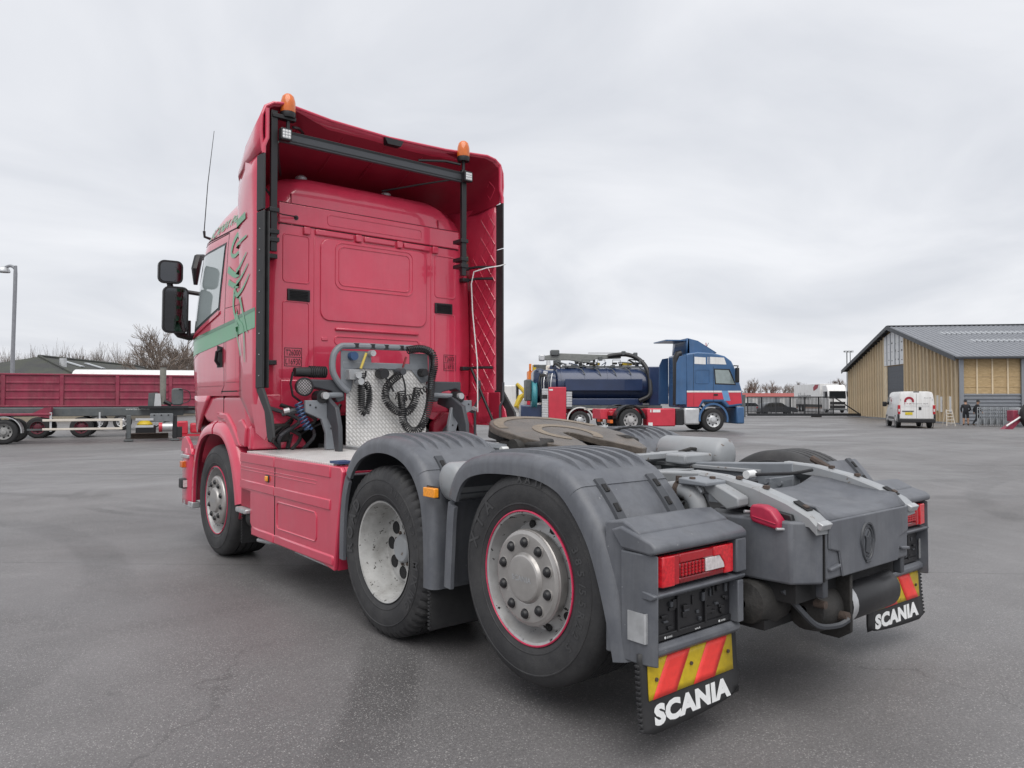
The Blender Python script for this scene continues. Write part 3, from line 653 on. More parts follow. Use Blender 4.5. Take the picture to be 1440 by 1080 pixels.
wallbox(-0.42, 0.47, 2.055, 2.085, 0.022, nm='long_rib', bev=0.012); ridge(-0.42, 0.48, 1.93, 2.005, 0.035)
MB().box(-0.93, 0.93, YR - 0.010, YR + 0.01, 1.30, 1.60).build('lower_wall', RED, CAB, bevel=0.01)
MB().prism([(-1.06, 1.47), (1.06, 1.47), (1.06, 1.16), (0.88, 1.13), (0.50, 1.28), (-0.50, 1.28), (-0.86, 1.10), (-1.06, 1.14)], 'y', YR - 0.002, YR + 0.05).build('lower_wall', RED, CAB, bevel=0.008)
MB().tube([(0.16, YR + 0.0, 3.24)] , 0.01) if False else None
MB().box(-0.845, -0.838, YR - 0.008, YR + 0.02, 2.97, 3.24).build('seam', REDM, CAB); MB().box(0.70, 0.707, YR - 0.008, YR + 0.02, 2.97, 3.24).build('seam', REDM, CAB)
for s in (-1, 1):    # roof vents and corner seams
    MB().lathe([(0, 0.06), (0.03, 0.055), (0.05, 0.03), (0.055, 0.001)], 16, (s * 0.45 - 0.15, 4.0, 3.475), 'z').build('roof_bolt', STEEL, CAB)
    MB().box(s * 1.105 - 0.012, s * 1.105 + 0.012, 3.735, 3.775, 1.30, 2.95).build('corner_post', RED, CAB, bevel=0.01)
MB().tube([(-0.80, 3.63, 3.03), (-0.83, 3.60, 3.03), (-0.95, 3.56, 3.02), (-1.05, 3.45, 3.0)], 0.006, 6).build('cable', BLACK, T)
MB().lathe([(0, 0.022), (-0.008, 0.02), (-0.01, 0.001)], 14, (-0.80, 3.64, 3.03), 'y').build('grommet', BLACK, T)

# ------------------------------------------------------------ cab left side: door, window, handle, stripes
def side_patch(poly_rows, off, name, m, par, both=True, **k):
    """rows of (y,z) laid on the cab side"""
    for mir in ((False, True) if both else (False,)):
        MB().grid([[(-cab_x(y, z) - off, y, z) for y, z in r_] for r_ in poly_rows]).build(name, m, par, mirror=mir, **k)
def qpatch(a, b, c, d, n=8, m=8):
    rows = []
    for i in range(m + 1):
        t = i / m; p = (a[0] + (d[0] - a[0]) * t, a[1] + (d[1] - a[1]) * t); q = (b[0] + (c[0] - b[0]) * t, b[1] + (c[1] - b[1]) * t)
        rows.append([(p[0] + (q[0] - p[0]) * j / n, p[1] + (q[1] - p[1]) * j / n) for j in range(n + 1)])
    return rows
side_patch(qpatch((4.27, 2.865), (5.09, 2.845), (5.30, 2.045), (4.36, 2.25)), 0.002, 'window_surround', BLACK, CAB)
side_patch(qpatch((4.30, 2.84), (5.07, 2.82), (5.27, 2.085), (4.39, 2.275)), 0.006, 'window', GLASS, CAB)
def groove(pts, w=0.007, m=BLACKM, off=0.002, nm='door_gap', par=CAB, both=True):
    P = [Vector((q[0], q[1])) for q in pts]; rows = []
    F = []
    for i in range(len(P) - 1):
        k = max(2, int((P[i + 1] - P[i]).length / 0.08))
        F += [P[i] + (P[i + 1] - P[i]) * j / k for j in range(k)]
    F.append(P[-1]); wr = w if isinstance(w, (list, tuple)) else None
    for i, p in enumerate(F):
        t = (F[min(i + 1, len(F) - 1)] - F[max(i - 1, 0)]).normalized(); n_ = Vector((-t.y, t.x))
        u = i / (len(F) - 1); ww = (w if not wr else wr[0] + (wr[1] - wr[0]) * u if len(wr) == 2 else wr[0] * 4 * u * (1 - u) + wr[1]) / 2
        rows.append([(p - n_ * ww), (p + n_ * ww)])
    side_patch([[(a.x, a.y), (b.x, b.y)] for a, b in rows], off, nm, m, par, both)
groove([(4.22, 2.94), (4.22, 1.55), (4.30, 1.48)]); groove([(4.22, 2.94), (5.12, 2.93), (5.36, 2.06), (5.42, 1.50)])
groove([(3.75, 2.955), (5.30, 2.955)], 0.012); groove([(3.80, 1.50), (4.30, 1.50)], 0.010)
groove([(3.78, 2.25), (4.20, 2.25)], 0.004); groove([(3.83, 2.02), (4.17, 2.02), (4.17, 1.58), (3.83, 1.58), (3.83, 2.02)], 0.006, REDM)
groove([(4.28, 2.03), (5.38, 1.78)], 0.006, REDM); groove([(4.27, 1.55), (5.36, 1.55)], 0.006, REDM)
groove([(4.36, 2.23), (5.30, 2.02)], 0.035, RED, 0.012, 'door_crease')
side_patch(qpatch((4.245, 1.90), (4.40, 1.925), (4.40, 1.72), (4.245, 1.72), 4, 4), 0.004, 'handle_recess', BLACKM, CAB)
for s in (-1, 1): MB().tube([(s * 1.232, 4.27, 1.88), (s * 1.262, 4.30, 1.86), (s * 1.262, 4.33, 1.78), (s * 1.235, 4.33, 1.74)], 0.014, 8).build('door_handle', BLACK, CAB)
# green stripe and its dark upper line
def band(z_a, z_b, h, m, y0=3.38, y1=5.45, off=0.0035, nm='stripe'):
    rows = [[], []]
    for y in lerpn(y0, y1, 26):
        z = z_a + (z_b - z_a) * ((y - y0) / (y1 - y0)); rows[0].append((y, z)); rows[1].append((y, z - h))
    side_patch(rows, off, nm, m, CAB)
band(2.165, 1.985, 0.15, GREEN); band(2.181, 2.007, 0.03, GREEND, off=0.005)
# scroll decoration (flat foil strips)
for pts, w_ in (([(3.78, 2.98), (3.93, 2.93), (4.05, 2.86), (4.10, 2.74), (4.03, 2.70), (3.90, 2.76), (3.76, 2.80)], (0.06, 0.02)),
                ([(4.14, 2.60), (4.00, 2.52), (3.88, 2.55), (3.76, 2.66)], (0.065, 0.012)),
                ([(4.12, 2.48), (3.98, 2.42), (3.85, 2.46), (3.74, 2.56)], (0.055, 0.012)),
                ([(4.02, 2.40), (3.94, 2.32), (3.82, 2.36), (3.72, 2.47)], (0.055, 0.012)),
                ([(4.00, 2.42), (4.02, 2.26), (3.97, 2.12), (3.90, 1.98), (3.84, 1.80)], (0.05, 0.012)),
                ([(3.93, 2.22), (3.88, 2.10), (3.80, 2.02), (3.78, 1.74)], (0.055, 0.012)),
                ([(3.86, 2.30), (3.80, 2.14), (3.74, 1.98)], (0.045, 0.012))):
    q_ = [(p.x, p.y) for p in catmull([(3.52 + (a - 3.72) * 1.55, b, 0) for a, b in pts], 5)]; groove(q_, w_, GREEN, 0.006, 'scroll', CAB)
fit('SCANIA R480', 0.78, 0.11, (-1.13, 4.40, 3.05), (0, -1, 0.10), (0, 0.1, 1), GREEN, CAB, bold=0.02, shear=0.3, fn=lambda p: (-cab_x(p.y, p.z) - 0.006, p.y, p.z))
# front visor and marker edge at the windscreen
for s in (-1, 1): MB().tube([(s * 1.02, 5.50, 2.93), (s * 1.10, 5.42, 2.90), (s * 1.13, 5.40, 2.78), (s * 1.12, 5.44, 2.62)], [0.03, 0.045, 0.045, 0.02], 8).build('sun_visor', BLACK, T)
MB().grid([[(x, 5.46 + 0.10 * (1 - (x / 1.1) ** 2), 2.80), (x, 5.58 + 0.15 * (1 - (x / 1.1) ** 2), 2.10)] for x in lerpn(-1.0, 1.0, 10)]).build('windscreen', DGLASS, T, solid=0.01)
# aerial
MB().tube([(-1.10, 5.02, 3.03), (-1.16, 5.02, 3.045), (-1.165, 5.02, 3.10)], 0.014, 8).build('aerial_base', BLACK, T)
MB().tube([(-1.165, 5.02, 3.10), (-1.17, 4.90, 3.55), (-1.17, 4.72, 4.02)], [0.005, 0.004, 0.0025], 5).build('aerial', BLACK, T)

# ------------------------------------------------------------ mirrors
def mirror_unit(s):
    X = lambda x: s * x
    arm = MB().tube([(X(1.10), 5.38, 2.52), (X(1.22), 5.42, 2.535), (X(1.40), 5.40, 2.53)], 0.022, 8).build('mirror_arm', BLACK, T)
    MB().tube([(X(1.08), 5.42, 2.10), (X(1.18), 5.44, 2.07), (X(1.28), 5.42, 2.09), (X(1.34), 5.40, 2.15)], 0.036, 10).build('mirror_bracket', BLACK, arm)
    MB().tube([(X(1.19), 5.42, 2.08), (X(1.19), 5.42, 2.24)], 0.022, 8).build('camera_stub', BLACK, arm)
    def hous(cx, cz, w_, h_, r_, nm, tilt):
        m_ = Matrix.Translation((X(cx), 5.37, cz)) @ Matrix.Rotation(s * R(tilt), 4, 'Z') @ Matrix.Rotation(R(4), 4, 'X')
        rows = []
        for yy, k in ((-0.03, 0.97), (-0.012, 1.0), (0.03, 0.99), (0.07, 0.88), (0.10, 0.6), (0.112, 0.15)):
            rows.append([(x * k, yy, z * k) for x, z in rrect(-w_ / 2, w_ / 2, -h_ / 2, h_ / 2, r_)])
        hb = MB().grid(rows, cv=True, caps=True).xform(m_).build(nm, BLACK, arm, smooth=50)
        MB().prism(rrect(-w_ / 2 + 0.02, w_ / 2 - 0.02, -h_ / 2 + 0.022, h_ / 2 - 0.022, r_ * 0.7), 'y', -0.0315, -0.034).xform(m_).build('mirror_glass', MIRROR, arm, smooth=0)
    hous(1.335, 2.335, 0.245, 0.475, 0.06, 'mirror_housing', 6)
    hous(1.385, 2.715, 0.235, 0.235, 0.06, 'wide_mirror_housing', 6)
    MB().tube([(X(1.37), 5.41, 2.56), (X(1.385), 5.41, 2.62)], 0.03, 8).build('mirror_joint', BLACK, arm)
mirror_unit(-1); mirror_unit(1)

# ------------------------------------------------------------ roof spoiler and side deflectors
SP = [  # y, then (x,z) from lower side edge to centre
    (3.285, [(1.235, 3.44), (1.25, 3.60), (1.245, 3.73), (1.215, 3.81), (1.15, 3.855), (1.05, 3.872), (0.6, 3.862), (0.0, 3.858)]),
    (3.45, [(1.235, 3.43), (1.245, 3.55), (1.24, 3.67), (1.205, 3.755), (1.13, 3.80), (1.02, 3.82), (0.6, 3.82), (0.0, 3.82)]),
    (3.70, [(1.225, 3.41), (1.23, 3.49), (1.22, 3.58), (1.18, 3.655), (1.10, 3.70), (0.98, 3.72), (0.6, 3.73), (0.0, 3.735)]),
    (3.95, [(1.19, 3.39), (1.19, 3.43), (1.175, 3.49), (1.13, 3.545), (1.05, 3.585), (0.92, 3.61), (0.55, 3.63), (0.0, 3.64)]),
    (4.15, [(1.11, 3.38), (1.105, 3.40), (1.085, 3.43), (1.04, 3.465), (0.96, 3.50), (0.84, 3.53), (0.5, 3.555), (0.0, 3.57)]),
    (4.32, [(0.98, 3.38), (0.97, 3.39), (0.95, 3.405), (0.91, 3.425), (0.84, 3.45), (0.74, 3.475), (0.45, 3.50), (0.0, 3.51)])]
rows = []
for y, p in SP:
    row = []
    for sx in (-1, 1):
        seq = p if sx < 0 else list(reversed(p))[1:]
        for x, z in seq:
            yy = y + (0.13 * (1 - (x / 1.05) ** 2) if y == SP[0][0] and x < 1.05 else 0)
            row.append((sx * x, yy, z))
    rows.append(row)
SPO = MB().grid(rows).build('roof_spoiler', RED, T, solid=0.022, smooth=60)
rim_ = [q for q in rows[0]]
MB().tube(rim_, 0.014, 8).build('spoiler_rim', RED, SPO)
MB().grid([[(x * 0.985, y + 0.02, z - 0.022) for x, y, z in r_] for r_ in rows]).build('spoiler_inner_shade', REDM, SPO, smooth=60)  # added inner sheet; its dark red paints in the shade under the spoiler
fo = rows[0]
MB().prism([(-0.06, 3.845), (0.14, 3.845), (0.11, 3.79), (-0.03, 3.79)], 'y', 3.38, 3.45).build('spoiler_bracket', BLACK, SPO)
for k in range(-2, 3): MB().tube([(k * 0.42, r_[0], r_[1]) for r_ in ((3.50, 3.795), (3.7, 3.722), (4.0, 3.60))], 0.012, 6).build('stiffener', REDM, SPO)
for s in (-1, 1):
    X = lambda x: s * x
    # upper cheek + deflector panel as one sheet, following the cab edge in front
    rows = []
    for z, yf_, yb_, x in ((1.19, 3.58, 3.40, 1.20), (1.30, 3.66, 3.39, 1.215), (1.46, 3.86, 3.37, 1.235), (2.0, 3.86, 3.37, 1.242), (2.6, 3.86, 3.37, 1.242), (2.95, 3.90, 3.37, 1.240), (3.06, 3.97, 3.37, 1.239), (3.18, 4.05, 3.37, 1.238), (3.30, 4.10, 3.37, 1.236), (3.44, 4.12, 3.37, 1.230)):
        rows.append([(X(x - (0.03 if j == 0 else 0.0) - (0.10 * (z - 2.95) / 0.49 * (1 - j / 3) if z > 2.95 and j < 3 else 0)), yf_ + (yb_ - yf_) * j / 5, z) for j in range(6)])
    D = MB().grid(rows).build('side_deflector', RED, T, solid=0.018, smooth=50)
    # rubber trailing strip
    for (z0, z1) in ((1.52, 2.955), (2.965, 3.42)):
        MB().prism([(X(1.250), 3.375), (X(1.232), 3.375), (X(1.222), 3.25), (X(1.238), 3.25)], 'z', z0, z1).build('rubber_edge', RUBBER, D, bevel=0.004)
    if s < 0: MB().prism([(X(1.232), 3.375), (X(1.222), 3.375), (X(1.190), 3.235), (X(1.20), 3.235)], 'z', 1.52, 2.95).build('inner_edge', RUBBER, D, bevel=0.004)
    MB().prism([(3.38, 1.52), (3.25, 1.52), (3.06, 1.30), (3.02, 1.13), (3.06, 1.09), (3.14, 1.12), (3.20, 1.33), (3.38, 1.50)], 'x', X(1.242), X(1.218)).build('rubber_edge', RUBBER, D, bevel=0.006)
    MB().prism([(3.52, 1.50), (3.38, 1.50), (3.21, 1.33), (3.15, 1.14), (3.20, 1.10), (3.40, 1.15), (3.52, 1.40)], 'x', X(1.235), X(1.215)).build('lower_flap', RED, D, bevel=0.006)
    for k in range(8): MB().cyl((X(1.2505), 3.30, 1.62 + 0.17 * k), 0.004, -0.003, 0.003, 'x', 8).build('rivet', STEEL, D)
    # pressed diamond ribs on the inner face
    dd = MB(); xi = X(1.228)
    zlo, zhi, y0, y1 = 1.50, 3.80, 3.385, 3.96
    for k in range(-6, 16):
        for sg in (-1, 1):
            a = []
            for t in range(0, 25):
                y = y0 + (y1 - y0) * t / 24; z = 1.5 + k * 0.19 + sg * (y - y0) * 1.25
                yl = 3.80 if z < 2.95 else 3.64
                if zlo < z < zhi and y < yl and z < 3.78 - (y - 3.3) * 0.62: a.append((X(1.228 - (0.0 if z < 3.62 else (z - 3.62) * 0.30)), y, z))
            if len(a) > 2: MB().tube(a, 0.006, 5).build('diamond_rib', RED, D)
    # struts to the cab
    for z in ((2.78, 2.66) if s > 0 else (2.98, 2.66)) + (1.745,):
        MB().tube([(X(1.03), 3.70, z), (X(1.10), 3.52, z + 0.01), (X(1.215), 3.40, z + 0.01)], 0.014, 6).build('strut', BLACK, D)
        MB().box(X(1.02) - 0.04, X(1.02) + 0.04, 3.60, 3.70, z - 0.02, z + 0.02).build('strut_bracket', BLACK, D, bevel=0.005)
for s in (-1, 1):
    MB().tube([(s * 1.205, 3.27, 3.79), (s * 1.205, 3.27, 3.55), (s * 1.232, 3.27, 3.48), (s * 1.232, 3.27, 3.42)], 0.017, 8).build('edge_strip', RED, T)
# folding frame on the right deflector
MB().tube([(1.10, 3.48, 1.62), (1.10, 3.47, 1.45), (1.06, 3.50, 1.36), (1.06, 3.50, 1.05), (1.08, 3.48, 1.0), (1.16, 3.28, 1.0), (1.19, 3.25, 1.05), (1.19, 3.25, 1.36), (1.205, 3.22, 1.42), (1.205, 3.22, 1.60)], 0.014, 8).build('folding_step', DGREY, T)
MB().rod((1.05, 3.55, 1.74), (1.17, 3.28, 1.12), 0.014).build('brace', BLACK, T)
MB().tube([(1.02, 3.40, 1.30), (1.03, 3.42, 1.80), (1.00, 3.46, 2.30), (0.99, 3.47, 2.60), (1.0, 3.44, 2.72), (1.1, 3.36, 2.76), (1.2, 3.27, 2.78), (1.25, 3.24, 2.80)], 0.0065, 6).build('white_cable', WHITEP, T)
MB().prism([(1.20, 3.86), (1.235, 3.86), (1.235, 3.47), (1.20, 3.47)], 'z', 1.16, 1.50).build('lower_cheek', RED, T, bevel=0.01)
MB().prism([(3.46, 1.50), (3.28, 1.50), (3.28, 1.03), (3.46, 1.03)], 'x', 1.205, 1.222).build('lower_cheek', REDM, T, bevel=0.01)

# ------------------------------------------------------------ lamp bar behind the roof
YB = 3.31
LB = MB()
bar = MB().prism([(YB - 0.018, 3.555), (YB - 0.018, 3.655), (YB + 0.018, 3.655), (YB + 0.018, 3.555)], 'x', -1.09, 0.76).build('lamp_bar', DGREY, T, bevel=0.004)
for z in (3.575, 3.637, 3.648): MB().box(-1.08, 0.75, YB - 0.0225, YB - 0.018, z - 0.003, z + 0.003).build('bar_edge', BLACK, bar)
for px, z1 in ((-1.135, 3.80), (0.775, 3.68)):
    po = MB().box(px - 0.027, px + 0.027, YB - 0.018, YB + 0.018, 2.64, z1).build('lamp_post', BLACK, T, bevel=0.003)
    for z in (2.98, 2.80, 2.735): MB().box(px - 0.042, px + 0.042, YB - 0.03, YB + 0.12, z - 0.018, z + 0.018).build('clamp', BLACK, po, bevel=0.004)
    bx = px + (0.12 if px < 0 else 0.0)
    if px < 0: MB().box(px - 0.02, bx + 0.06, YB - 0.03, YB + 0.03, 3.742, 3.776).build('beacon_arm', BLACK, po, bevel=0.004)
    MB().cyl((bx, YB, 0), 0.016, 3.58, 3.78, 'z', 10).build('beacon_stem', BLACK, po)
    be = MB().lathe([(3.765, 0.001), (3.765, 0.058), (3.79, 0.064), (3.81, 0.062), (3.812, 0.001)], 24, (bx, YB, 0), 'z').build('beacon_base', BLACK, po)
    MB().lathe([(3.812, 0.060), (3.83, 0.063), (3.90, 0.060), (3.945, 0.048), (3.965, 0.028), (3.97, 0.001)], 28, (bx, YB, 0), 'z').build('beacon', AMBER, T, smooth=50)
    wx = bx - (0.045 if px < 0 else -0.005)
    wl = MB().prism(rrect(wx - 0.047, wx + 0.047, 3.552, 3.652, 0.012), 'y', YB - 0.085, YB - 0.03).build('work_lamp', BLACK, T, bevel=0.005)
    MB().prism(rrect(wx - 0.036, wx + 0.036, 3.565, 3.639, 0.008), 'y', YB - 0.088, YB - 0.0855).build('lamp_glass', LAMPG, wl)
    for i in range(9): MB().lathe([(-0.0895, 0.001), (-0.0895, 0.008), (-0.088, 0.0105)], 10, (wx - 0.024 + (i % 3) * 0.024, YB, 3.578 + (i // 3) * 0.024), 'y').build('led', WHITEP, wl)
MB().tube([(-0.97, YB, 3.70), (-0.90, YB + 0.05, 3.72), (-0.80, 3.5, 3.74)], 0.013, 6).build('stay', BLACK, T)
MB().tube([(0.74, YB, 3.73), (0.6, YB + 0.06, 3.75), (0.35, 3.46, 3.73)], 0.013, 6).build('stay', BLACK, T)
MB().tube([(0.76, YB, 3.60), (0.5, 3.6, 3.56), (0.2, 3.9, 3.50)], 0.010, 6).build('stay', BLACK, T)
MB().tube([(-1.10, YB, 3.55), (-1.0, 3.55, 3.50), (-0.88, 3.8, 3.43)], 0.012, 6).build('stay', BLACK, T)
MB().tube([(-1.14, YB + 0.03, 3.10), (-1.18, YB + 0.06, 3.16), (-1.22, 3.42, 3.10)], 0.012, 6).build('cable', BLACK, T)

# ------------------------------------------------------------ catwalk deck, headboard, coiled lines
MB().box(-1.225, 1.225, 2.02, 3.62, 0.975, 0.995).build('deck', TREAD, T, bevel=0.003, uv=lambda c: (c.x, c.y))
MB().box(-0.44, 0.39, 3.375, 3.385, 1.0, 1.72).build('headboard', TREAD, T, bevel=0.002, uv=lambda c: (c.x, c.z))
HB = [o for o in T.children if o.name.startswith('headboard')][0]
for (x, z) in ((-0.41, 1.45), (-0.41, 1.22), (0.36, 1.45), (0.36, 1.22), (-0.41, 1.05)): MB().cyl((x, 3.374, z), 0.006, -0.003, 0.002, 'y', 8).build('rivet', MGREY, HB)
FRM = MB().tube(catmull([(-0.43, 3.36, 1.50), (-0.50, 3.36, 1.55), (-0.575, 3.36, 1.66), (-0.575, 3.36, 1.80), (-0.52, 3.36, 1.88), (-0.42, 3.36, 1.90), (0.0, 3.36, 1.905), (0.36, 3.36, 1.905), (0.43, 3.36, 1.86), (0.44, 3.36, 1.74), (0.43, 3.36, 1.60), (0.40, 3.36, 1.53)], 4), 0.029, 10).build('line_frame', MGREY, T)
MB().box(-0.48, 0.36, 3.36, 3.375, 1.70, 1.76).build('frame_rail', MGREY, FRM, bevel=0.006)
MB().prism([(-0.50, 1.58), (-0.50, 1.86), (-0.22, 1.86), (-0.20, 1.80), (-0.20, 1.74), (-0.36, 1.70), (-0.40, 1.50)], 'y', 3.362, 3.374).build('line_plate', MGREY, FRM, bevel=0.004)
MB().prism([(0.20, 1.72), (0.20, 1.86), (0.40, 1.86), (0.41, 1.60), (0.33, 1.58)], 'y', 3.362, 3.374).build('line_plate', MGREY, FRM, bevel=0.004)
for x in (-0.36, -0.20, -0.06, 0.10): MB().tube([(x, 3.36, 1.885), (x, 3.36, 1.925)], 0.034, 10).build('clip', BLACK, FRM)
MB().cyl((-0.40, 3.35, 1.81), 0.038, -0.05, 0.01, 'y', 16).build('socket_cap', BLUEH, FRM)
MB().box(-0.455, -0.355, 3.29, 3.37, 1.60, 1.69).build('socket', LGREY, FRM, bevel=0.006); MB().cyl((-0.38, 3.285, 1.64), 0.03, -0.03, 0.01, 'y', 14).build('socket_cap', STEEL, FRM)
MB().cyl((-0.36, 3.30, 1.585), 0.03, -0.05, 0.03, 'y', 14).build('socket_cap', STEEL, FRM)
MB().lathe([(-0.10, 0.001), (-0.10, 0.045), (-0.03, 0.05), (0.02, 0.04)], 16, (-0.12, 3.36, 1.66), 'y').build('plug', BLACK, FRM)
MB().lathe([(-0.12, 0.001), (-0.12, 0.03), (-0.03, 0.035), (0.02, 0.03)], 16, (0.06, 3.36, 1.68), 'y').build('plug', DGREY, FRM)
MB().lathe([(-0.08, 0.001), (-0.08, 0.035), (0.0, 0.04)], 14, (0.32, 3.36, 1.68), 'y').build('plug', BLACK, FRM)
MB().rod((-0.27, 3.33, 1.84), (-0.33, 3.32, 1.70), 0.012).build('fitting', CABLE, FRM)
MB().rod((0.14, 3.33, 1.82), (0.10, 3.32, 1.72), 0.010).build('fitting', LENSD, FRM)
MB().cyl((-0.22, 3.33, 1.84), 0.028, -0.04, 0.03, 'y', 12).build('tap', STEEL, FRM)
def coil(path, r, pitch, wr, name='coil_line', m=BLACK, seg=9):
    P = [Vector(p) for p in path]; Ls = [0]
    for i in range(1, len(P)): Ls.append(Ls[-1] + (P[i] - P[i - 1]).length)
    tot = Ls[-1]; turns = tot / pitch; n = int(turns * seg); pts = []
    for i in range(n + 1):
        s_ = tot * i / n; k = max(j for j in range(len(Ls)) if Ls[j] <= s_ + 1e-9); k = min(k, len(P) - 2)
        t = (P[k + 1] - P[k]).normalized(); c = P[k] + t * (s_ - Ls[k]); yv = Vector((0, 1, 0)); a_ = t.cross(yv).normalized(); b_ = t.cross(a_)
        an = 2 * math.pi * i / seg; pts.append(c + (a_ * math.cos(an) + b_ * math.sin(an)) * r)
    return MB().tube(pts, wr, 5).build(name, m, T, smooth=60)
coil(catmull([(-0.335, 3.30, 1.66), (-0.335, 3.295, 1.45), (-0.33, 3.295, 1.34), (-0.29, 3.29, 1.30)], 6), 0.030, 0.017, 0.006)
coil(catmull([(-0.29, 3.29, 1.30), (-0.262, 3.29, 1.40), (-0.265, 3.29, 1.52), (-0.30, 3.29, 1.57)], 6), 0.026, 0.017, 0.006)
coil(catmull([(0.06, 3.30, 1.66), (-0.07, 3.29, 1.56), (-0.10, 3.285, 1.44), (-0.02, 3.28, 1.34), (0.06, 3.28, 1.31), (0.14, 3.28, 1.32), (0.20, 3.28, 1.40), (0.23, 3.28, 1.54)], 5), 0.032, 0.020, 0.0065)
coil(catmull([(0.06, 3.29, 1.50), (0.065, 3.27, 1.35), (0.08, 3.27, 1.22), (0.16, 3.265, 1.14), (0.25, 3.26, 1.16), (0.32, 3.26, 1.28), (0.36, 3.26, 1.45), (0.385, 3.27, 1.62), (0.42, 3.28, 1.75), (0.40, 3.29, 1.86), (0.28, 3.29, 1.90), (0.13, 3.29, 1.88)], 5), 0.033, 0.019, 0.0062)
coil(catmull([(0.0, 3.30, 1.46), (0.10, 3.28, 1.44), (0.22, 3.28, 1.47), (0.33, 3.28, 1.53)], 5), 0.026, 0.034, 0.005)
MB().tube(catmull([(-0.10, 3.28, 1.62), (-0.06, 3.27, 1.56), (-0.02, 3.28, 1.50)], 5), 0.010, 6).build('hose', BLACK, T)
MB().tube(catmull([(0.06, 3.26, 1.64), (0.08, 3.25, 1.56), (0.09, 3.26, 1.46), (0.08, 3.27, 1.36)], 5), 0.009, 6).build('hose', BLACK, T)
MB().tube(catmull([(-0.29, 3.30, 1.68), (-0.30, 3.29, 1.63), (-0.335, 3.29, 1.62)], 5), 0.009, 6).build('hose', BLACK, T)
# round work lamp on the left
RL = MB().lathe([(0.075, 0.001), (0.07, 0.045), (0.03, 0.072), (-0.005, 0.080), (-0.018, 0.080), (-0.020, 0.068), (-0.012, 0.066)], 28, (-0.84, 3.36, 1.535), 'y').build('round_work_lamp', BLACK, T, smooth=40)
MB().lathe([(-0.012, 0.066), (-0.016, 0.04), (-0.018, 0.001)], 24, (-0.84, 3.36, 1.535), 'y').build('lamp_glass', LENSW, RL)
for k in range(-3, 4):
    h_ = math.sqrt(max(0, 0.066 ** 2 - (k * 0.018) ** 2))
    for sg in (-1, 1):
        u = Vector((1, 0, sg)).normalized(); v_ = Vector((-sg, 0, 1)).normalized(); c = Vector((-0.84, 3.340, 1.535)) + v_ * k * 0.018
        MB().rod(c - u * h_, c + u * h_, 0.0022, 5).build('guard_wire', BLACK, RL)
MB().tube([(-0.93, 3.38, 1.66), (-0.95, 3.38, 1.56), (-0.93, 3.38, 1.46), (-0.84, 3.40, 1.40)], 0.010, 6).build('lamp_bracket', BLACK, RL)
MB().tube([(-0.90, 3.42, 1.66), (-0.70, 3.42, 1.665), (-0.62, 3.42, 1.665)], [0.04, 0.045, 0.03], 12).build('damper', RUBBER, T)
for k in range(9): MB().cyl((-0.76 + k * 0.017, 3.42, 1.665), 0.052, -0.004, 0.004, 'x', 14).build('bellows_ring', RUBBER, T)

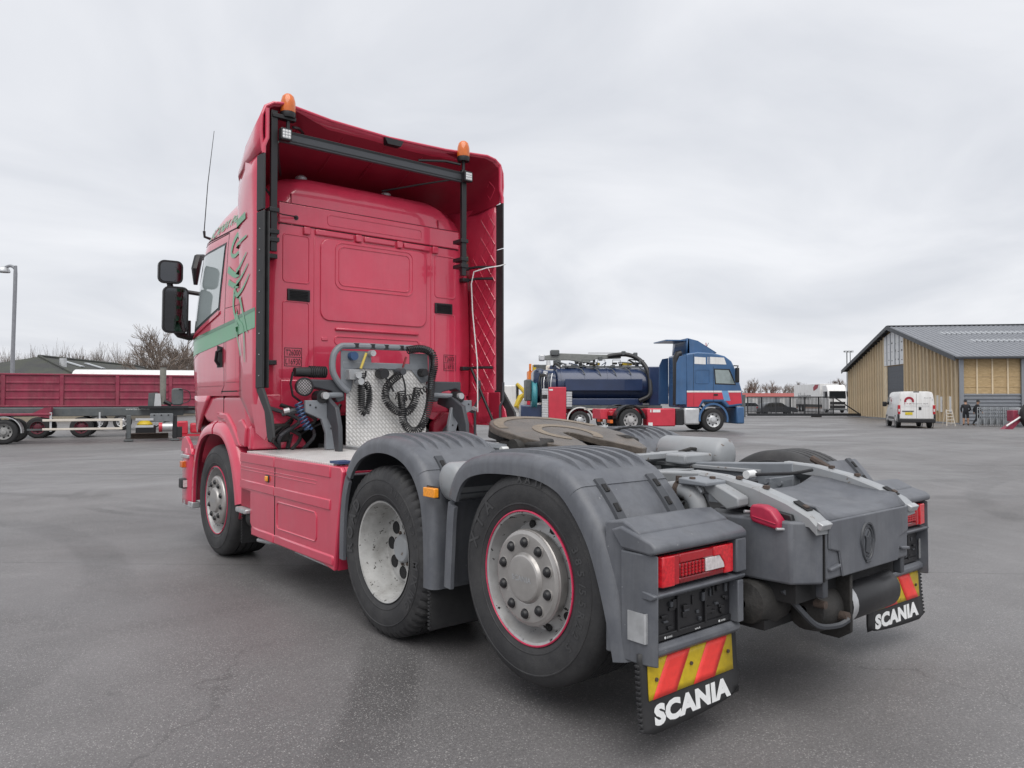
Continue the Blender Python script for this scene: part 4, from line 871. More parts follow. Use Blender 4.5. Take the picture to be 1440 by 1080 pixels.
# ------------------------------------------------------------ chassis behind and below the cab
for s in (-1, 1):
    X = lambda x: s * x
    RLs = MB().prism([(3.9, 0.78), (3.9, 1.02), (0.55, 1.02), (-0.10, 1.055), (-0.40, 1.075), (-0.40, 0.80), (0.0, 0.78)], 'x', X(0.385), X(0.465)).build('chassis_rail', LGREY if s < 0 else MGREY, T, bevel=0.008)
    MB().box(min(X(0.36), X(0.48)), max(X(0.36), X(0.48)), -0.2, 0.62, 1.0, 1.022).build('rail_flange', LGREY, RLs, bevel=0.004)
    # cab suspension towers
    tw = MB().prism([(3.05, 0.99), (3.13, 0.99), (3.20, 1.20), (3.34, 1.33), (3.55, 1.38), (3.55, 1.46), (3.30, 1.45), (3.12, 1.36), (3.06, 1.20)], 'x', X(0.63), X(0.67)).build('cab_tower', DGREY, T, bevel=0.008)
    MB().prism([(-0.0, 0)] * 3, 'x', 0, 0) if False else None
    MB().prism([(X(0.585), 1.0), (X(0.675), 1.0), (X(0.675), 1.14), (X(0.715), 1.26), (X(0.86), 1.32), (X(0.86), 1.42), (X(0.69), 1.42), (X(0.62), 1.34), (X(0.585), 1.18)], 'y', 3.28, 3.32).build('tower_plate', MGREY, tw, bevel=0.006)
    for (a, b_) in ((0.82, 1.38), (0.77, 1.36), (0.66, 1.30), (0.63, 1.18)): MB().cyl((X(a), 3.278, b_), 0.008, -0.003, 0.002, 'y', 8).build('bolt', BLACK, tw)
    MB().tube([(X(0.70), 3.34, 1.46), (X(0.56), 3.37, 1.465), (X(0.48), 3.39, 1.47)], 0.024, 10).build('cab_link', MGREY, tw)
    MB().cyl((X(0.70), 3.28, 1.46), 0.030, -0.05, 0.05, 'y', 18).build('link_bush', STEEL, tw)
    MB().cyl((X(0.71), 3.29, 1.45), 0.055, -0.02, 0.09, 'y', 18).build('link_bush', BLACK, tw)
    MB().prism([(X(0.80), 1.60), (X(0.45), 1.60), (X(0.45), 1.42), (X(0.52), 1.40), (X(0.58), 1.50), (X(0.74), 1.53), (X(0.80), 1.50)], 'y', 3.38, 3.55).build('cross_member', DGREY, tw, bevel=0.01)
    if s < 0: coil([(X(0.90), 3.34, 1.40), (X(0.87), 3.32, 1.28), (X(0.82), 3.30, 1.17)], 0.03, 0.03, 0.008, 'blue_coil', BLUEH)
    MB().tube([(X(1.0), 3.44, 1.30), (X(0.92), 3.42, 1.33), (X(0.78), 3.40, 1.33)], [0.015, 0.026, 0.024], 8).build('link_arm', DGREY, tw)
    MB().tube([(X(1.0), 3.40, 1.33), (X(0.955), 3.39, 1.34)], 0.022, 8).build('hose_end', STEEL, tw)
    # inner wheel arch of the front wheel
    rows = [[(X(x), YF + 0.56 * math.cos(R(a)), 0.62 + 0.56 * math.sin(R(a))) for x in (1.20, 0.62)] for a in range(20, 205, 8)]
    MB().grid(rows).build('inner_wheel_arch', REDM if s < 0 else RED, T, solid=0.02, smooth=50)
    for k in range(5): MB().tube([(X(1.15 - 0.05 * k), YF + 0.585 * math.cos(R(a)), 0.62 + 0.585 * math.sin(R(a))) for a in range(120, 200, 8)], 0.010, 5).build('arch_rib', RED, T)
MB().lathe([(-0.55, 0.001), (-0.55, 0.30), (0.3, 0.30)], 28, (0.86, 3.75, 1.02), 'x').build('air_cleaner', RED, T, smooth=30) if False else None
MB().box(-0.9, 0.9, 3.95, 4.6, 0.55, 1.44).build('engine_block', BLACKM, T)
rq = random.Random(21)
for k in range(16):      # hoses and lines in the gap under the cab
    x0 = rq.choice((-1, 1)) * rq.uniform(0.45, 1.0); MB().tube(catmull([(x0, 3.50 + rq.uniform(0, 0.3), 1.0), (x0 + rq.uniform(-0.12, 0.12), 3.50 + rq.uniform(0, 0.2), 1.12), (x0 + rq.uniform(-0.2, 0.2), 3.55 + rq.uniform(0, 0.2), 1.25), (x0 + rq.uniform(-0.2, 0.2), 3.65, 1.38)], 4), rq.uniform(0.008, 0.02), 6).build('line', (BLACK, RUBBER, DGREY, DIRTY)[k % 4], T)
for s in (-1, 1): MB().box(s * 0.95 - 0.10, s * 0.95 + 0.10, 3.60, 3.66, 1.06, 1.22).build('valve_block', DIRTY, T, bevel=0.02)
MB().box(-1.0, 1.0, 3.66, 5.3, 1.40, 1.455).build('cab_floor', BLACKM, T)
MB().prism([(0.62, 1.0), (1.18, 1.0), (1.16, 1.10), (0.98, 1.30), (0.74, 1.30), (0.62, 1.18)], 'y', 3.60, 3.70).build('rear_arch_panel', REDM, T, bevel=0.02)
MB().prism([(-1.19, 1.0), (-0.66, 1.0), (-0.74, 1.10), (-0.98, 1.27), (-1.19, 1.20)], 'y', 3.62, 3.72).build('rear_arch_panel', RED, T, bevel=0.02)
# ------------------------------------------------------------ front fender, lower cab, bumper
fpath = [Vector((q[0], q[1])) for q in catmull([(5.02, 0.42), (5.00, 0.66), (4.93, 0.88), (4.80, 1.03), (4.62, 1.095), (4.39, 1.11), (4.20, 1.085), (4.06, 1.00), (3.95, 0.86), (3.875, 0.68), (3.835, 0.52)], 6)]
ff = [(p, -n_) for p, n_ in arch_frames(fpath)]
if ff[30][1].y < 0: ff = [(p, -n_) for p, n_ in ff]
FS = [(-1.250, 0.0), (-1.252, 0.045), (-1.235, 0.085), (-1.19, 0.125), (-1.10, 0.135), (-1.10, 0.10), (-1.18, 0.095), (-1.215, 0.06), (-1.225, 0.0)]
for mir in (False, True):
    sweep_arch(ff, FS, 0, 29).build('front_fender', RED, T, smooth=45, mirror=mir); sweep_arch(ff, FS, 29, None).build('front_fender', RED, T, smooth=45, mirror=mir)
    B = lambda b, n_, m_, par=T, **k: b.build(n_, m_, par, mirror=mir, **k)
    lb = B(MB().prism([(3.74, 1.02), (3.93, 1.02), (4.06, 1.16), (4.80, 1.21), (4.97, 1.30), (5.00, 1.465), (3.80, 1.465), (3.76, 1.38), (3.68, 1.20), (3.70, 1.06)], 'x', -1.195, -0.95), 'lower_cab', RED, bevel=0.035, seg=4)
    B(MB().prism([(3.80, 1.02), (4.00, 1.02), (4.10, 1.15), (4.22, 1.235), (4.45, 1.26), (4.45, 1.31), (4.18, 1.30), (4.02, 1.20), (3.86, 1.06)], 'x', -1.215, -1.0), 'arch_ledge', RED, lb, bevel=0.015)
    B(MB().prism([(3.72, 1.02), (3.70, 1.19), (3.80, 1.26), (3.90, 1.24), (3.92, 1.14), (3.84, 1.04)], 'x', -1.212, -1.0), 'step_panel', RED, lb, bevel=0.012)
    B(MB().box(-1.198, -1.1, 4.30, 4.306, 1.25, 1.46), 'seam', BLACKM, lb)
    # front corner
    rws = []
    for z in lerpn(1.462, 1.10, 6):
        y0 = 4.62 + (1.475 - z) / 0.375 * 0.50; k = 0.986 - 0.02 * ((1.475 - z) / 0.375) ** 2; rw = []
        h_ = [q for q in cab_sec(1.54)]
        ys = lerpn(y0, 5.30, 8)
        for y in ys: rw.append((-cab_x(y, 1.54) * k, y, z))
        for (x, y) in h_:
            if y > 5.32: rw.append((-x * k, 5.3 + (y - 5.3) * (1 - (1 - k) * 0.5), z))
        rws.append(rw)
    fc = MB().grid(rws)
    B(fc, 'front_corner', RED, solid=0.03, smooth=50)
    bu = B(MB().grid([[(x, y, z) for x, y in ((-1.235, 5.06), (-1.25, 5.20), (-1.235, 5.38), (-1.14, 5.60), (-0.9, 5.74), (-0.5, 5.80), (0, 5.82))] for z in (0.38, 0.44, 0.70, 0.78, 0.88, 0.94)]), 'bumper', RED, solid=0.03, smooth=40)
    B(MB().prism([(5.04, 0.88), (5.40, 0.90), (5.36, 1.03), (5.24, 1.06), (5.10, 0.98)], 'x', -1.262, -1.225), 'bumper_wing', RED, bu, bevel=0.008)
    B(MB().box(-1.275, -1.20, 5.12, 5.36, 0.84, 0.875), 'step_edge', STEEL, bu, bevel=0.006)
    B(MB().box(-1.30, -1.25, 5.22, 5.30, 0.745, 0.81), 'side_marker', AMBER, bu, bevel=0.006)
    fl_ = B(MB().box(-1.31, -1.22, 5.18, 5.30, 0.54, 0.64), 'corner_lamp', BLACK, bu, bevel=0.012)
    B(MB().box(-1.30, -1.225, 5.172, 5.1795, 0.555, 0.625), 'lamp_glass', LENSW, fl_)
    B(MB().box(-1.26, -1.18, 5.02, 5.30, 0.36, 0.42), 'step_edge', STEEL, bu, bevel=0.008)
    # flap behind the front wheel
    ffp = B(MB().box(-1.21, -0.86, 3.755, 3.768, 0.20, 0.60), 'mud_flap', RUBBER, bevel=0.004)
    for k in range(12): B(MB().box(-1.219, -1.21, 3.752, 3.771, 0.21 + 0.024 * k, 0.222 + 0.024 * k), 'edge_rib', RUBBER, ffp)
    B(MB().cyl((-1.12, 3.50, 0.42), 0.085, -0.09, 0.20, 'y', 24), 'exhaust', DIRTY); 
    # ---------------- side skirt, two panels with raised bands
    def rail(y0, y1, z0, z1, d, nm='band', m_=RED, par=None, bev=0.006): return B(MB().box(-1.252 - d, -1.24, y0, y1, z0, z1), nm, m_, par, bevel=bev)
    sk1 = B(MB().prism([(3.70, 0.985), (3.70, 0.70), (3.66, 0.68), (3.47, 0.67), (3.47, 0.42), (3.40, 0.355), (2.953, 0.335), (2.953, 0.985)], 'x', -1.252, -1.222), 'side_skirt', RED, bevel=0.008)
    sk2 = B(MB().prism([(2.947, 0.985), (2.947, 0.335), (2.10, 0.315), (1.98, 0.30), (1.93, 0.295), (1.885, 0.60), (1.82, 0.955), (1.85, 0.985)], 'x', -1.252, -1.222), 'side_skirt', RED, bevel=0.008)
    B(MB().prism([(1.885, 0.60), (1.82, 0.955), (1.85, 0.985), (2.0, 0.985), (2.0, 0.30), (1.93, 0.295)], 'x', -1.2225, -0.9), 'skirt_end', RED, sk2)
    for (y0, y1, sk) in ((2.953, 3.69, sk1), (1.99, 2.947, sk2)):
        rail(y0, y1, 0.905, 0.985, 0.007, par=sk); rail(y0, y1, 0.690, 0.760, 0.009, par=sk)
        rail(y0 if y0 > 2.5 else 2.20, y1, 0.866, 0.871, 0.004, par=sk, bev=0.002); rail(y0 if y0 > 2.5 else 2.22, y1, 0.842, 0.847, 0.004, par=sk, bev=0.002)
        rail(y0 if y0 > 2.5 else 1.94, min(y1, 3.42), 0.325, 0.395, 0.010, par=sk, bev=0.012)
    B(MB().tube([(-1.2525, y, z) for y, z in rrect(2.20, 2.90, 0.45, 0.65, 0.04)], 0.006, 6, closed=True), 'pressed_edge', RED, sk2)
    B(MB().box(-1.2535, -1.24, 2.947, 2.953, 0.34, 0.985), 'seam', BLACKM, sk2)
    B(MB().box(-1.235, -1.10, 3.47, 3.72, 0.53, 0.68), 'step_recess', REDM, sk1)
    B(MB().box(-1.285, -1.10, 3.49, 3.73, 0.485, 0.525), 'step_tread', STEEL, sk1, bevel=0.012)
    for k in range(5): B(MB().box(-1.2875, -1.26, 3.50 + k * 0.045, 3.52 + k * 0.045, 0.488, 0.527), 'tread_rib', STEEL, sk1)
    sm = rail(3.055, 3.120, 0.782, 0.838, 0.010, 'marker_base', BLACK, sk1); rail(3.063, 3.112, 0.789, 0.831, 0.020, 'side_marker', AMBERB, sk1)
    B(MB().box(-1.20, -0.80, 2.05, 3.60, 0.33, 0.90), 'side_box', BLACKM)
    B(MB().prism([(2.05, 0.30), (2.60, 0.31), (2.60, 0.345), (2.05, 0.335)], 'x', -1.235, -0.9), 'skirt_sill', STEEL, sk2)
MB().tube([(-1.20, 3.42, 0.28), (-1.15, 3.30, 0.27), (-1.0, 3.2, 0.28)], 0.018, 8).build('pipe', STEEL, T)
MB().box(-1.215, -1.10, 1.95, 2.08, 0.996, 1.012).build('blue_strap', BLUEH, T)

# ------------------------------------------------------------ fifth wheel
TI = R(10.5)
def fw(x, y, z=0.0):           # plate coordinates: y from the pivot, tilted to the rear
    return (x, 0.98 + y * math.cos(TI) - z * math.sin(TI), 1.200 + y * math.sin(TI) + z * math.cos(TI))
outl = []
for a in range(-8, 189, 7): outl.append((0.475 * math.cos(R(a)), 0.16 + 0.42 * math.sin(R(a))))
outl += [(-0.47, -0.02), (-0.40, -0.20), (-0.30, -0.38), (-0.26, -0.44), (-0.205, -0.46), (-0.085, -0.14), (-0.05, 0.02), (-0.03, 0.05), (0.03, 0.05), (0.05, 0.02), (0.085, -0.14), (0.205, -0.46), (0.26, -0.44), (0.30, -0.38), (0.40, -0.20), (0.47, -0.02)]
n = len(outl); b = MB()
b.add([fw(x, y, 0) for x, y in outl] + [fw(x, y, -0.045 - (0.03 if y < -0.3 else 0)) for x, y in outl], [tuple(range(n)), tuple(range(2 * n - 1, n - 1, -1))] + [(i, (i + 1) % n, n + (i + 1) % n, n + i) for i in range(n)])
FWP = b.build('fifth_wheel', GREASE, T, smooth=30, bevel=0.006)
SAND = mat('dry_grease', (0.215, 0.175, 0.13), 0.6, var=0.25, vscale=18, bump=0.2, bscale=80, dust=((0.14, 0.11, 0.085), 0.7, 7))
for r0, r1 in ((0.17, 0.235),):
    rows = [[fw(r * math.cos(R(a)), 0.04 + 1.05 * r * math.sin(R(a)), 0.003) for r in (r0, r1)] for a in range(-55, 236, 6)]
    MB().grid(rows).build('wear_ring', SAND, FWP, smooth=60)
rows = [[fw((0.40 + d) * math.cos(R(a)), 0.15 + (0.36 + d) * math.sin(R(a)), 0.003) for d in (-0.02, 0.05)] for a in range(8, 172, 6)]
MB().grid(rows).build('wear_ring', SAND, FWP, smooth=60)
for s in (-1, 1):
    X = lambda x: s * x
    MB().prism([(X(0.28), 1.02), (X(0.44), 1.02), (X(0.46), 1.16), (X(0.34), 1.19)], 'y', 0.78, 1.18).build('bearing_block', DIRTY, T, bevel=0.015)
    MB().lathe([(-0.04, 0.001), (-0.04, 0.06), (0.04, 0.06), (0.04, 0.001)], 18, (X(0.47), 0.98, 1.12), 'x').build('pivot_pin', DIRTY, T)
    MB().box(min(X(0.30), X(0.53)), max(X(0.30), X(0.53)), 0.55, 1.62, 1.022, 1.042).build('mounting_plate', LGREY, T, bevel=0.004)
    for y in (0.60, 0.70, 1.45, 1.55): MB().lathe([(1.04, 0.018), (1.07, 0.017), (1.072, 0.001)], 6, (X(0.49), y, 0), 'z').build('bolt', STEEL, T, smooth=0)
    MB().obox(fw(X(0.36), 0.10, -0.07), (0.05, 0.62, 0.07), Matrix.Rotation(TI, 3, 'X')).build('plate_rib', DIRTY, FWP, bevel=0.008)
    MB().obox(fw(X(0.24), -0.30, -0.085), (0.03, 0.30, 0.05), Matrix.Rotation(TI, 3, 'X')).build('plate_rib', DIRTY, FWP, bevel=0.006)
MB().obox(fw(0, 0.30, -0.08), (0.75, 0.05, 0.08), Matrix.Rotation(TI, 3, 'X')).build('plate_rib', DIRTY, FWP, bevel=0.008)
MB().rod((-0.50, 0.86, 1.09), (-0.47, 0.40, 1.055), 0.016).build('release_handle', MGREY, T); MB().rod((-0.52, 1.35, 1.13), (-0.42, 0.98, 1.10), 0.03).build('release_cylinder', MGREY, T)
MB().cyl((-0.54, 1.02, 1.115), 0.018, -0.03, 0.02, 'x', 12).build('grease_cap', WHITEP, T)
MB().rod((-0.46, 1.72, 1.10), (-0.30, 1.76, 1.10), 0.025).build('line_coupling', DGREY, T); MB().cyl((-0.38, 1.74, 1.10), 0.034, -0.02, 0.02, 'x', 14).build('coupling_ring', LENSR, T); MB().cyl((-0.30, 1.755, 1.10), 0.03, -0.02, 0.03, 'x', 14).build('coupling_end', STEEL, T)
# cross members, sub frame, lower blocks
for y, h_ in ((0.56, 0.05), (1.60, 0.05), (0.30, 0.045)): MB().box(-0.36, 0.36, y - 0.05, y + 0.05, 0.95, 0.985 + h_ * 0.3).build('cross_member', LGREY, T, bevel=0.006)
MB().prism([(0.46, 1.045), (0.54, 1.045), (0.54, 1.085), (0.46, 1.085)], 'x', -0.52, 0.62).build('sub_frame_beam', LGREY, T, bevel=0.006)
MB().prism([(0.26, 1.025), (0.42, 1.025), (0.42, 1.085), (0.26, 1.085)], 'x', 0.28, 0.56).build('sub_frame_beam', LGREY, T, bevel=0.012)
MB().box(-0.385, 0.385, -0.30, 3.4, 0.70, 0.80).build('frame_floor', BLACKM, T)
for k in range(12): MB().lathe([(0.012, 0.001), (0.012, 0.016), (0.0, 0.018)], 10, (0.385, -0.32 + k * 0.085, 0.955 + 0.004 * math.sin(k)), 'x', -1).build('rail_bolt', MGREY, T)
for k in range(7): MB().lathe([(0.012, 0.001), (0.012, 0.014), (0.0, 0.016)], 10, (-0.466, -0.30 + k * 0.16, 0.93), 'x', -1).build('rail_bolt', LGREY, T)
# air tanks
def tank(c0, c1, r, m, nm='air_tank'):
    a, b_ = Vector(c0), Vector(c1); d = (b_ - a).normalized(); k = r * 0.35
    return MB().tube([a, a + d * k * 0.15, a + d * k * 0.5, a + d * k, b_ - d * k, b_ - d * k * 0.5, b_ - d * k * 0.15, b_], [r * 0.3, r * 0.72, r * 0.92, r, r, r * 0.92, r * 0.72, r * 0.3], 24).build(nm, m, T, smooth=60)
tank((0.80, 0.86, 1.055), (0.80, 0.30, 1.055), 0.115, LGREY); tank((-1.20, 0.70, 0.985), (-0.52, 0.70, 0.985), 0.105, LGREY)
MB().obox((-0.62, 0.66, 1.085), (0.03, 0.14, 0.014), Matrix.Rotation(R(25), 3, 'Z')).build('tank_strap', RUST, T)
MB().tube(catmull([(0.55, 1.30, 1.16), (0.70, 1.15, 1.215), (0.86, 1.1, 1.215), (0.98, 1.2, 1.215), (0.9, 1.3, 1.215), (0.7, 1.3, 1.21)], 5), 0.008, 6).build('hose', BLACK, T)
MB().rod((0.42, 1.46, 1.21), (0.70, 1.34, 1.205), 0.022).build('valve', STEEL, T); MB().box(0.58, 0.70, 1.30, 1.42, 1.19, 1.225).build('valve_block', LGREY, T, bevel=0.01)
MB().box(0.50, 0.72, 0.50, 0.66, 1.03, 1.075).build('bracket', STEEL, T, bevel=0.01); MB().tube([(0.5, 0.48, 1.08), (0.6, 0.46, 1.10), (0.72, 0.50, 1.09)], 0.012, 6).build('strap', DIRTY, T)
MB().box(0.46, 0.86, 0.02, 0.36, 0.96, 1.0).build('tag_bracket', BLACK, T, bevel=0.01)
# axles
MB().cyl((0, YD, 0.513), 0.11, -0.9, 0.9, 'x', 16).build('axle', DIRTY, T); MB().cyl((0, 0, ZT), 0.085, -0.9, 0.9, 'x', 16).build('axle', DIRTY, T); MB().cyl((0, YF, 0.50), 0.08, -0.9, 0.9, 'x', 16).build('axle', DIRTY, T)
MB().lathe([(-0.22, 0.05), (-0.16, 0.17), (0, 0.23), (0.16, 0.17), (0.22, 0.05)], 24, (0, YD, 0.50), 'x').build('differential', DIRTY, T)
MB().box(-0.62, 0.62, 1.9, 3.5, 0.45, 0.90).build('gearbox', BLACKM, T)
for s in (-1, 1):
    MB().lathe([(-0.14, 0.09), (-0.10, 0.12), (0.10, 0.12), (0.14, 0.09), (0.14, 0.001)], 18, (s * 0.56, -0.20, 0.58), 'z').build('air_bellows', RUBBER, T)
    MB().lathe([(-0.14, 0.09), (-0.10, 0.12), (0.10, 0.12), (0.14, 0.09), (0.14, 0.001)], 18, (s * 0.56, 0.95, 0.60), 'z').build('air_bellows', RUBBER, T)
    MB().box(s * 0.5 - 0.06, s * 0.5 + 0.06, -0.40, 0.2, 0.62, 0.80).build('hanger', DIRTY, T, bevel=0.02)

# ------------------------------------------------------------ rear frame horns and plastic end cover
for s in (-1, 1):
    X = lambda x: s * x
    hp = [(-0.34, 1.078), (-0.52, 1.068), (-0.70, 1.035), (-0.86, 0.985), (-0.97, 0.935), (-1.005, 0.905)]
    rows = []
    for i, (y, z) in enumerate(hp):
        wv = 0.036 + 0.004 * i; rows.append([(X(0.425 - wv), y, z - 0.055), (X(0.425 - wv), y, z - 0.008), (X(0.425 - wv + 0.008), y, z), (X(0.425 + wv - 0.012), y, z), (X(0.425 + wv), y, z - 0.014), (X(0.425 + wv), y, z - 0.10 if y > -0.9 else z - 0.05)])
    H = MB().grid(rows, cv=True, caps=True).build('frame_horn', LGREY, T, smooth=30)
    # slot near the end, hook underneath, bolts
    sl_ = Matrix.Rotation(R(27), 3, 'X')
    MB().obox((X(0.425), -0.915, 0.9655), (0.048, 0.075, 0.006), sl_).build('horn_slot', BLACKM, H, bevel=0.002)
    MB().obox((X(0.428), -0.93, 0.9625), (0.030, 0.022, 0.012), sl_).build('slot_pin', RUST, H, bevel=0.003)
    MB().obox((X(0.43), -1.012, 0.892), (0.085, 0.03, 0.03), sl_).build('horn_end', STEEL, H, bevel=0.004)
    for y, z in ((-0.60, 1.056), (-0.74, 1.024)): MB().lathe([(0, 0.017), (0.014, 0.016), (0.016, 0.001)], 6, (X(0.43), y, z), 'z').build('bolt', RUST, H, smooth=0)
# side and rear plastic cover in three pieces
cz0, cz1 = 0.635, 0.905
def cover(poly, z0, z1, nm='end_cover', bev=0.012, m_=GREY): return MB().prism(poly, 'z', z0, z1).build(nm, m_, T, bevel=bev, seg=3)
EC = cover([(-0.565, -0.50), (-0.53, -0.915), (-0.408, -1.0), (-0.408, -0.45)], cz0, cz1)
ECm = cover([(-0.399, -0.46), (-0.399, -1.003), (0.399, -1.003), (0.399, -0.46)], cz0 + 0.015, cz1 + 0.005)
ECr = cover([(0.565, -0.50), (0.53, -0.915), (0.408, -1.0), (0.408, -0.45)], cz0, cz1)
MB().box(-0.406, -0.398, -1.0, -0.5, cz0 + 0.01, cz1 - 0.004).build('seam', BLACKM, EC)
# saddle between the horns
rows = []
for y, z in ((-1.0, 0.903), (-0.95, 0.912), (-0.80, 0.925), (-0.62, 0.955), (-0.52, 0.965), (-0.48, 0.90)):
    rows.append([(x, y, z + (0.045 * max(0, (abs(x) - 0.20) / 0.18) ** 1.3 if -0.99 < y else 0)) for x in lerpn(-0.385, 0.385, 18)])
MB().grid(rows).build('saddle_cover', GREY, T, solid=0.012, smooth=50)
for s in (-1, 1):      # tow recess shapes and their lower lips
    X = lambda x: s * x
    MB().prism([(X(0.385), 0.69), (X(0.30), 0.70), (X(0.30), 0.715), (X(0.385), 0.705)], 'y', -1.0, -1.022).build('lip', GREY, ECm, bevel=0.005)
    MB().box(X(0.375) - 0.02, X(0.375) + 0.02, -0.99, -0.95, 0.57, 0.66).build('bracket', DGREY, T, bevel=0.006)
MB().prism([(-0.27, 0.652), (-0.30, 0.765), (-0.385, 0.785), (-0.385, 0.905), (0.385, 0.905), (0.385, 0.785), (0.30, 0.765), (0.27, 0.652)], 'y', -1.002, -1.014).build('raised_panel', GREY, ECm, bevel=0.008)
# emblem: oval shield with winged head and crown, raised
em = MB().tube([(0.062 * math.cos(R(a)) * (1 if math.sin(R(a)) > -0.2 else 0.85), -1.004, 0.79 + 0.085 * math.sin(R(a))) for a in range(0, 360, 15)], 0.008, 6, closed=True).build('emblem', DGREY, T)
em.location = (-0.045, -0.011, -0.01)
MB().tube([(0.046 * math.cos(R(a)), -1.004, 0.79 + 0.066 * math.sin(R(a))) for a in range(0, 360, 18)], 0.005, 6, closed=True).build('emblem_ring', DGREY, em)
MB().prism([(-0.028, 0.745), (-0.02, 0.80), (-0.03, 0.82), (-0.005, 0.815), (0.012, 0.838), (0.02, 0.815), (0.032, 0.80), (0.015, 0.795), (0.028, 0.775), (0.01, 0.765), (0.02, 0.742), (0.0, 0.735)], 'y', -1.002, -1.011).build('emblem_head', DGREY, em, bevel=0.003)
MB().box(-0.02, 0.02, -1.012, -1.0, 0.695, 0.705).build('emblem_foot', DGREY, em, bevel=0.003)
# red coupling cover
CC = MB().prism([(-0.735, 0.945), (-0.735, 0.905), (-0.75, 0.888), (-0.865, 0.868), (-0.878, 0.872), (-0.878, 0.905), (-0.84, 0.950), (-0.80, 0.965), (-0.745, 0.965)], 'x', -0.56, -0.50).build('coupling_cover', COVRED, T, bevel=0.01, seg=3)
MB().prism([(-0.75, 0.912), (-0.865, 0.892), (-0.865, 0.896), (-0.75, 0.917)], 'x', -0.565, -0.50).build('cover_rib', COVRED, CC, bevel=0.002)
MB().prism([(-0.72, 0.955), (-0.70, 0.89), (-0.86, 0.858), (-0.92, 0.86), (-0.90, 0.93)], 'x', -0.50, -0.472).build('coupling_plate', BLACK, CC, bevel=0.006)
MB().rod((-0.56, -0.71, 0.93), (-0.52, -0.73, 0.925), 0.007).build('wire_clip', STEEL, CC); MB().rod((-0.565, -0.87, 0.873), (-0.52, -0.89, 0.87), 0.006).build('wire_clip', STEEL, CC)
# pipe elbow with clamp, bracket plates
EL = MB().tube(catmull([(-0.56, -0.24, 0.975), (-0.575, -0.36, 0.995), (-0.58, -0.43, 0.985), (-0.58, -0.475, 0.93), (-0.58, -0.48, 0.80)], 5), 0.042, 14).build('pipe_elbow', LGREY, T, smooth=60)
MB().lathe([(-0.014, 0.047), (-0.012, 0.05), (0.012, 0.05), (0.014, 0.047)], 18, (-0.575, -0.37, 0.993), 'y').build('pipe_clamp', RUST, EL)
MB().rod((-0.575, -0.50, 0.995), (-0.57, -0.44, 1.045), 0.012).build('clamp_bolt', STEEL, EL)
MB().prism([(-0.46, 1.045), (-0.56, 1.035), (-0.60, 1.02), (-0.68, 0.985), (-0.68, 0.945), (-0.62, 0.925), (-0.56, 0.96), (-0.50, 1.0)], 'x', -0.56, -0.475).build('pipe_bracket', LGREY, T, bevel=0.008)
MB().prism([(-0.40, 1.06), (-0.56, 1.05), (-0.56, 1.03), (-0.40, 1.03)], 'x', -0.63, -0.475).build('pipe_bracket', MGREY, T, bevel=0.006)
MB().rod((-0.58, -0.54, 0.90), (-0.60, -0.64, 0.885), 0.014).build('pin', RUST, T)
MB().tube(catmull([(-0.54, -0.45, 1.0), (-0.54, -0.50, 0.92), (-0.545, -0.52, 0.84), (-0.55, -0.52, 0.76)], 4), 0.014, 6).build('hose', BLACK, T)
for x, y in ((-0.60, -0.38), (-0.60, -0.46), (-0.50, -0.50)): MB().lathe([(1.04, 0.015), (1.065, 0.014), (1.066, 0.001)], 6, (x, y, 0), 'z').build('bolt', RUST, T, smooth=0)
MB().box(-0.66, -0.55, -0.36, -0.20, 0.86, 0.98).build('valve_block', DIRTY, T, bevel=0.012)
for (a, b_) in (((-0.20, -0.12, 0.99), (-0.05, -0.30, 1.0)), ((-0.25, 0.02, 1.0), (-0.12, -0.16, 1.0))): MB().rod(a, b_, 0.02).build('valve', STEEL, T)
MB().tube(catmull([(-0.3, 0.3, 0.98), (-0.2, 0.0, 0.99), (-0.1, -0.25, 0.99), (0.1, -0.35, 0.98)], 5), 0.018, 6).build('hose', BLACK, T)
MB().box(-0.20, 0.05, -0.06, 0.10, 0.96, 0.995).build('valve_plate', DGREY, T, bevel=0.006); MB().box(0.12, 0.36, -0.42, -0.40, 0.985, 1.005).build('bracket', MGREY, T)
MB().tube(catmull([(0.02, -0.36, 1.03), (0.12, -0.42, 1.03), (0.22, -0.50, 1.035), (0.32, -0.55, 1.05)], 4), 0.009, 6).build('cable', BLACK, T); MB().cyl((0.02, -0.36, 1.03), 0.022, -0.03, 0.04, 'x', 12).build('cable_end', WHITEP, T)
MB().rod((0.56, -0.42, 1.09), (0.50, -0.56, 1.04), 0.02).build('buffer', RUST, T)
# under the end cover: housings and black air tank
tank((-0.13, -0.885, 0.485), (0.40, -0.885, 0.485), 0.098, BLACK)
MB().lathe([(-0.02, 0.101), (0.02, 0.103), (0.03, 0.101)], 24, (-0.10, -0.885, 0.485), 'x').build('tank_band', STEEL, T)
MB().lathe([(-0.12, 0.02), (-0.10, 0.09), (-0.03, 0.11), (0.06, 0.10), (0.09, 0.05), (0.09, 0.001)], 20, (-0.22, -0.86, 0.485), 'x').build('brake_chamber', DIRTY, T)
MB().lathe([(-0.14, 0.02), (-0.11, 0.09), (0.0, 0.12), (0.09, 0.11), (0.12, 0.03)], 20, (-0.46, -0.72, 0.53), 'x').build('brake_chamber', DIRTY, T)
MB().cyl((-0.20, -0.98, 0.46), 0.022, -0.02, 0.03, 'y', 12).build('drain_plug', RUST, T); MB().cyl((-0.34, -0.95, 0.53), 0.018, -0.02, 0.03, 'y', 12).build('drain_plug', RUST, T)
MB().tube(catmull([(-0.50, -0.86, 0.60), (-0.44, -0.90, 0.52), (-0.36, -0.94, 0.44), (-0.26, -0.98, 0.43), (-0.20, -1.0, 0.45)], 5), 0.013, 6).build('hose', DGREY, T)
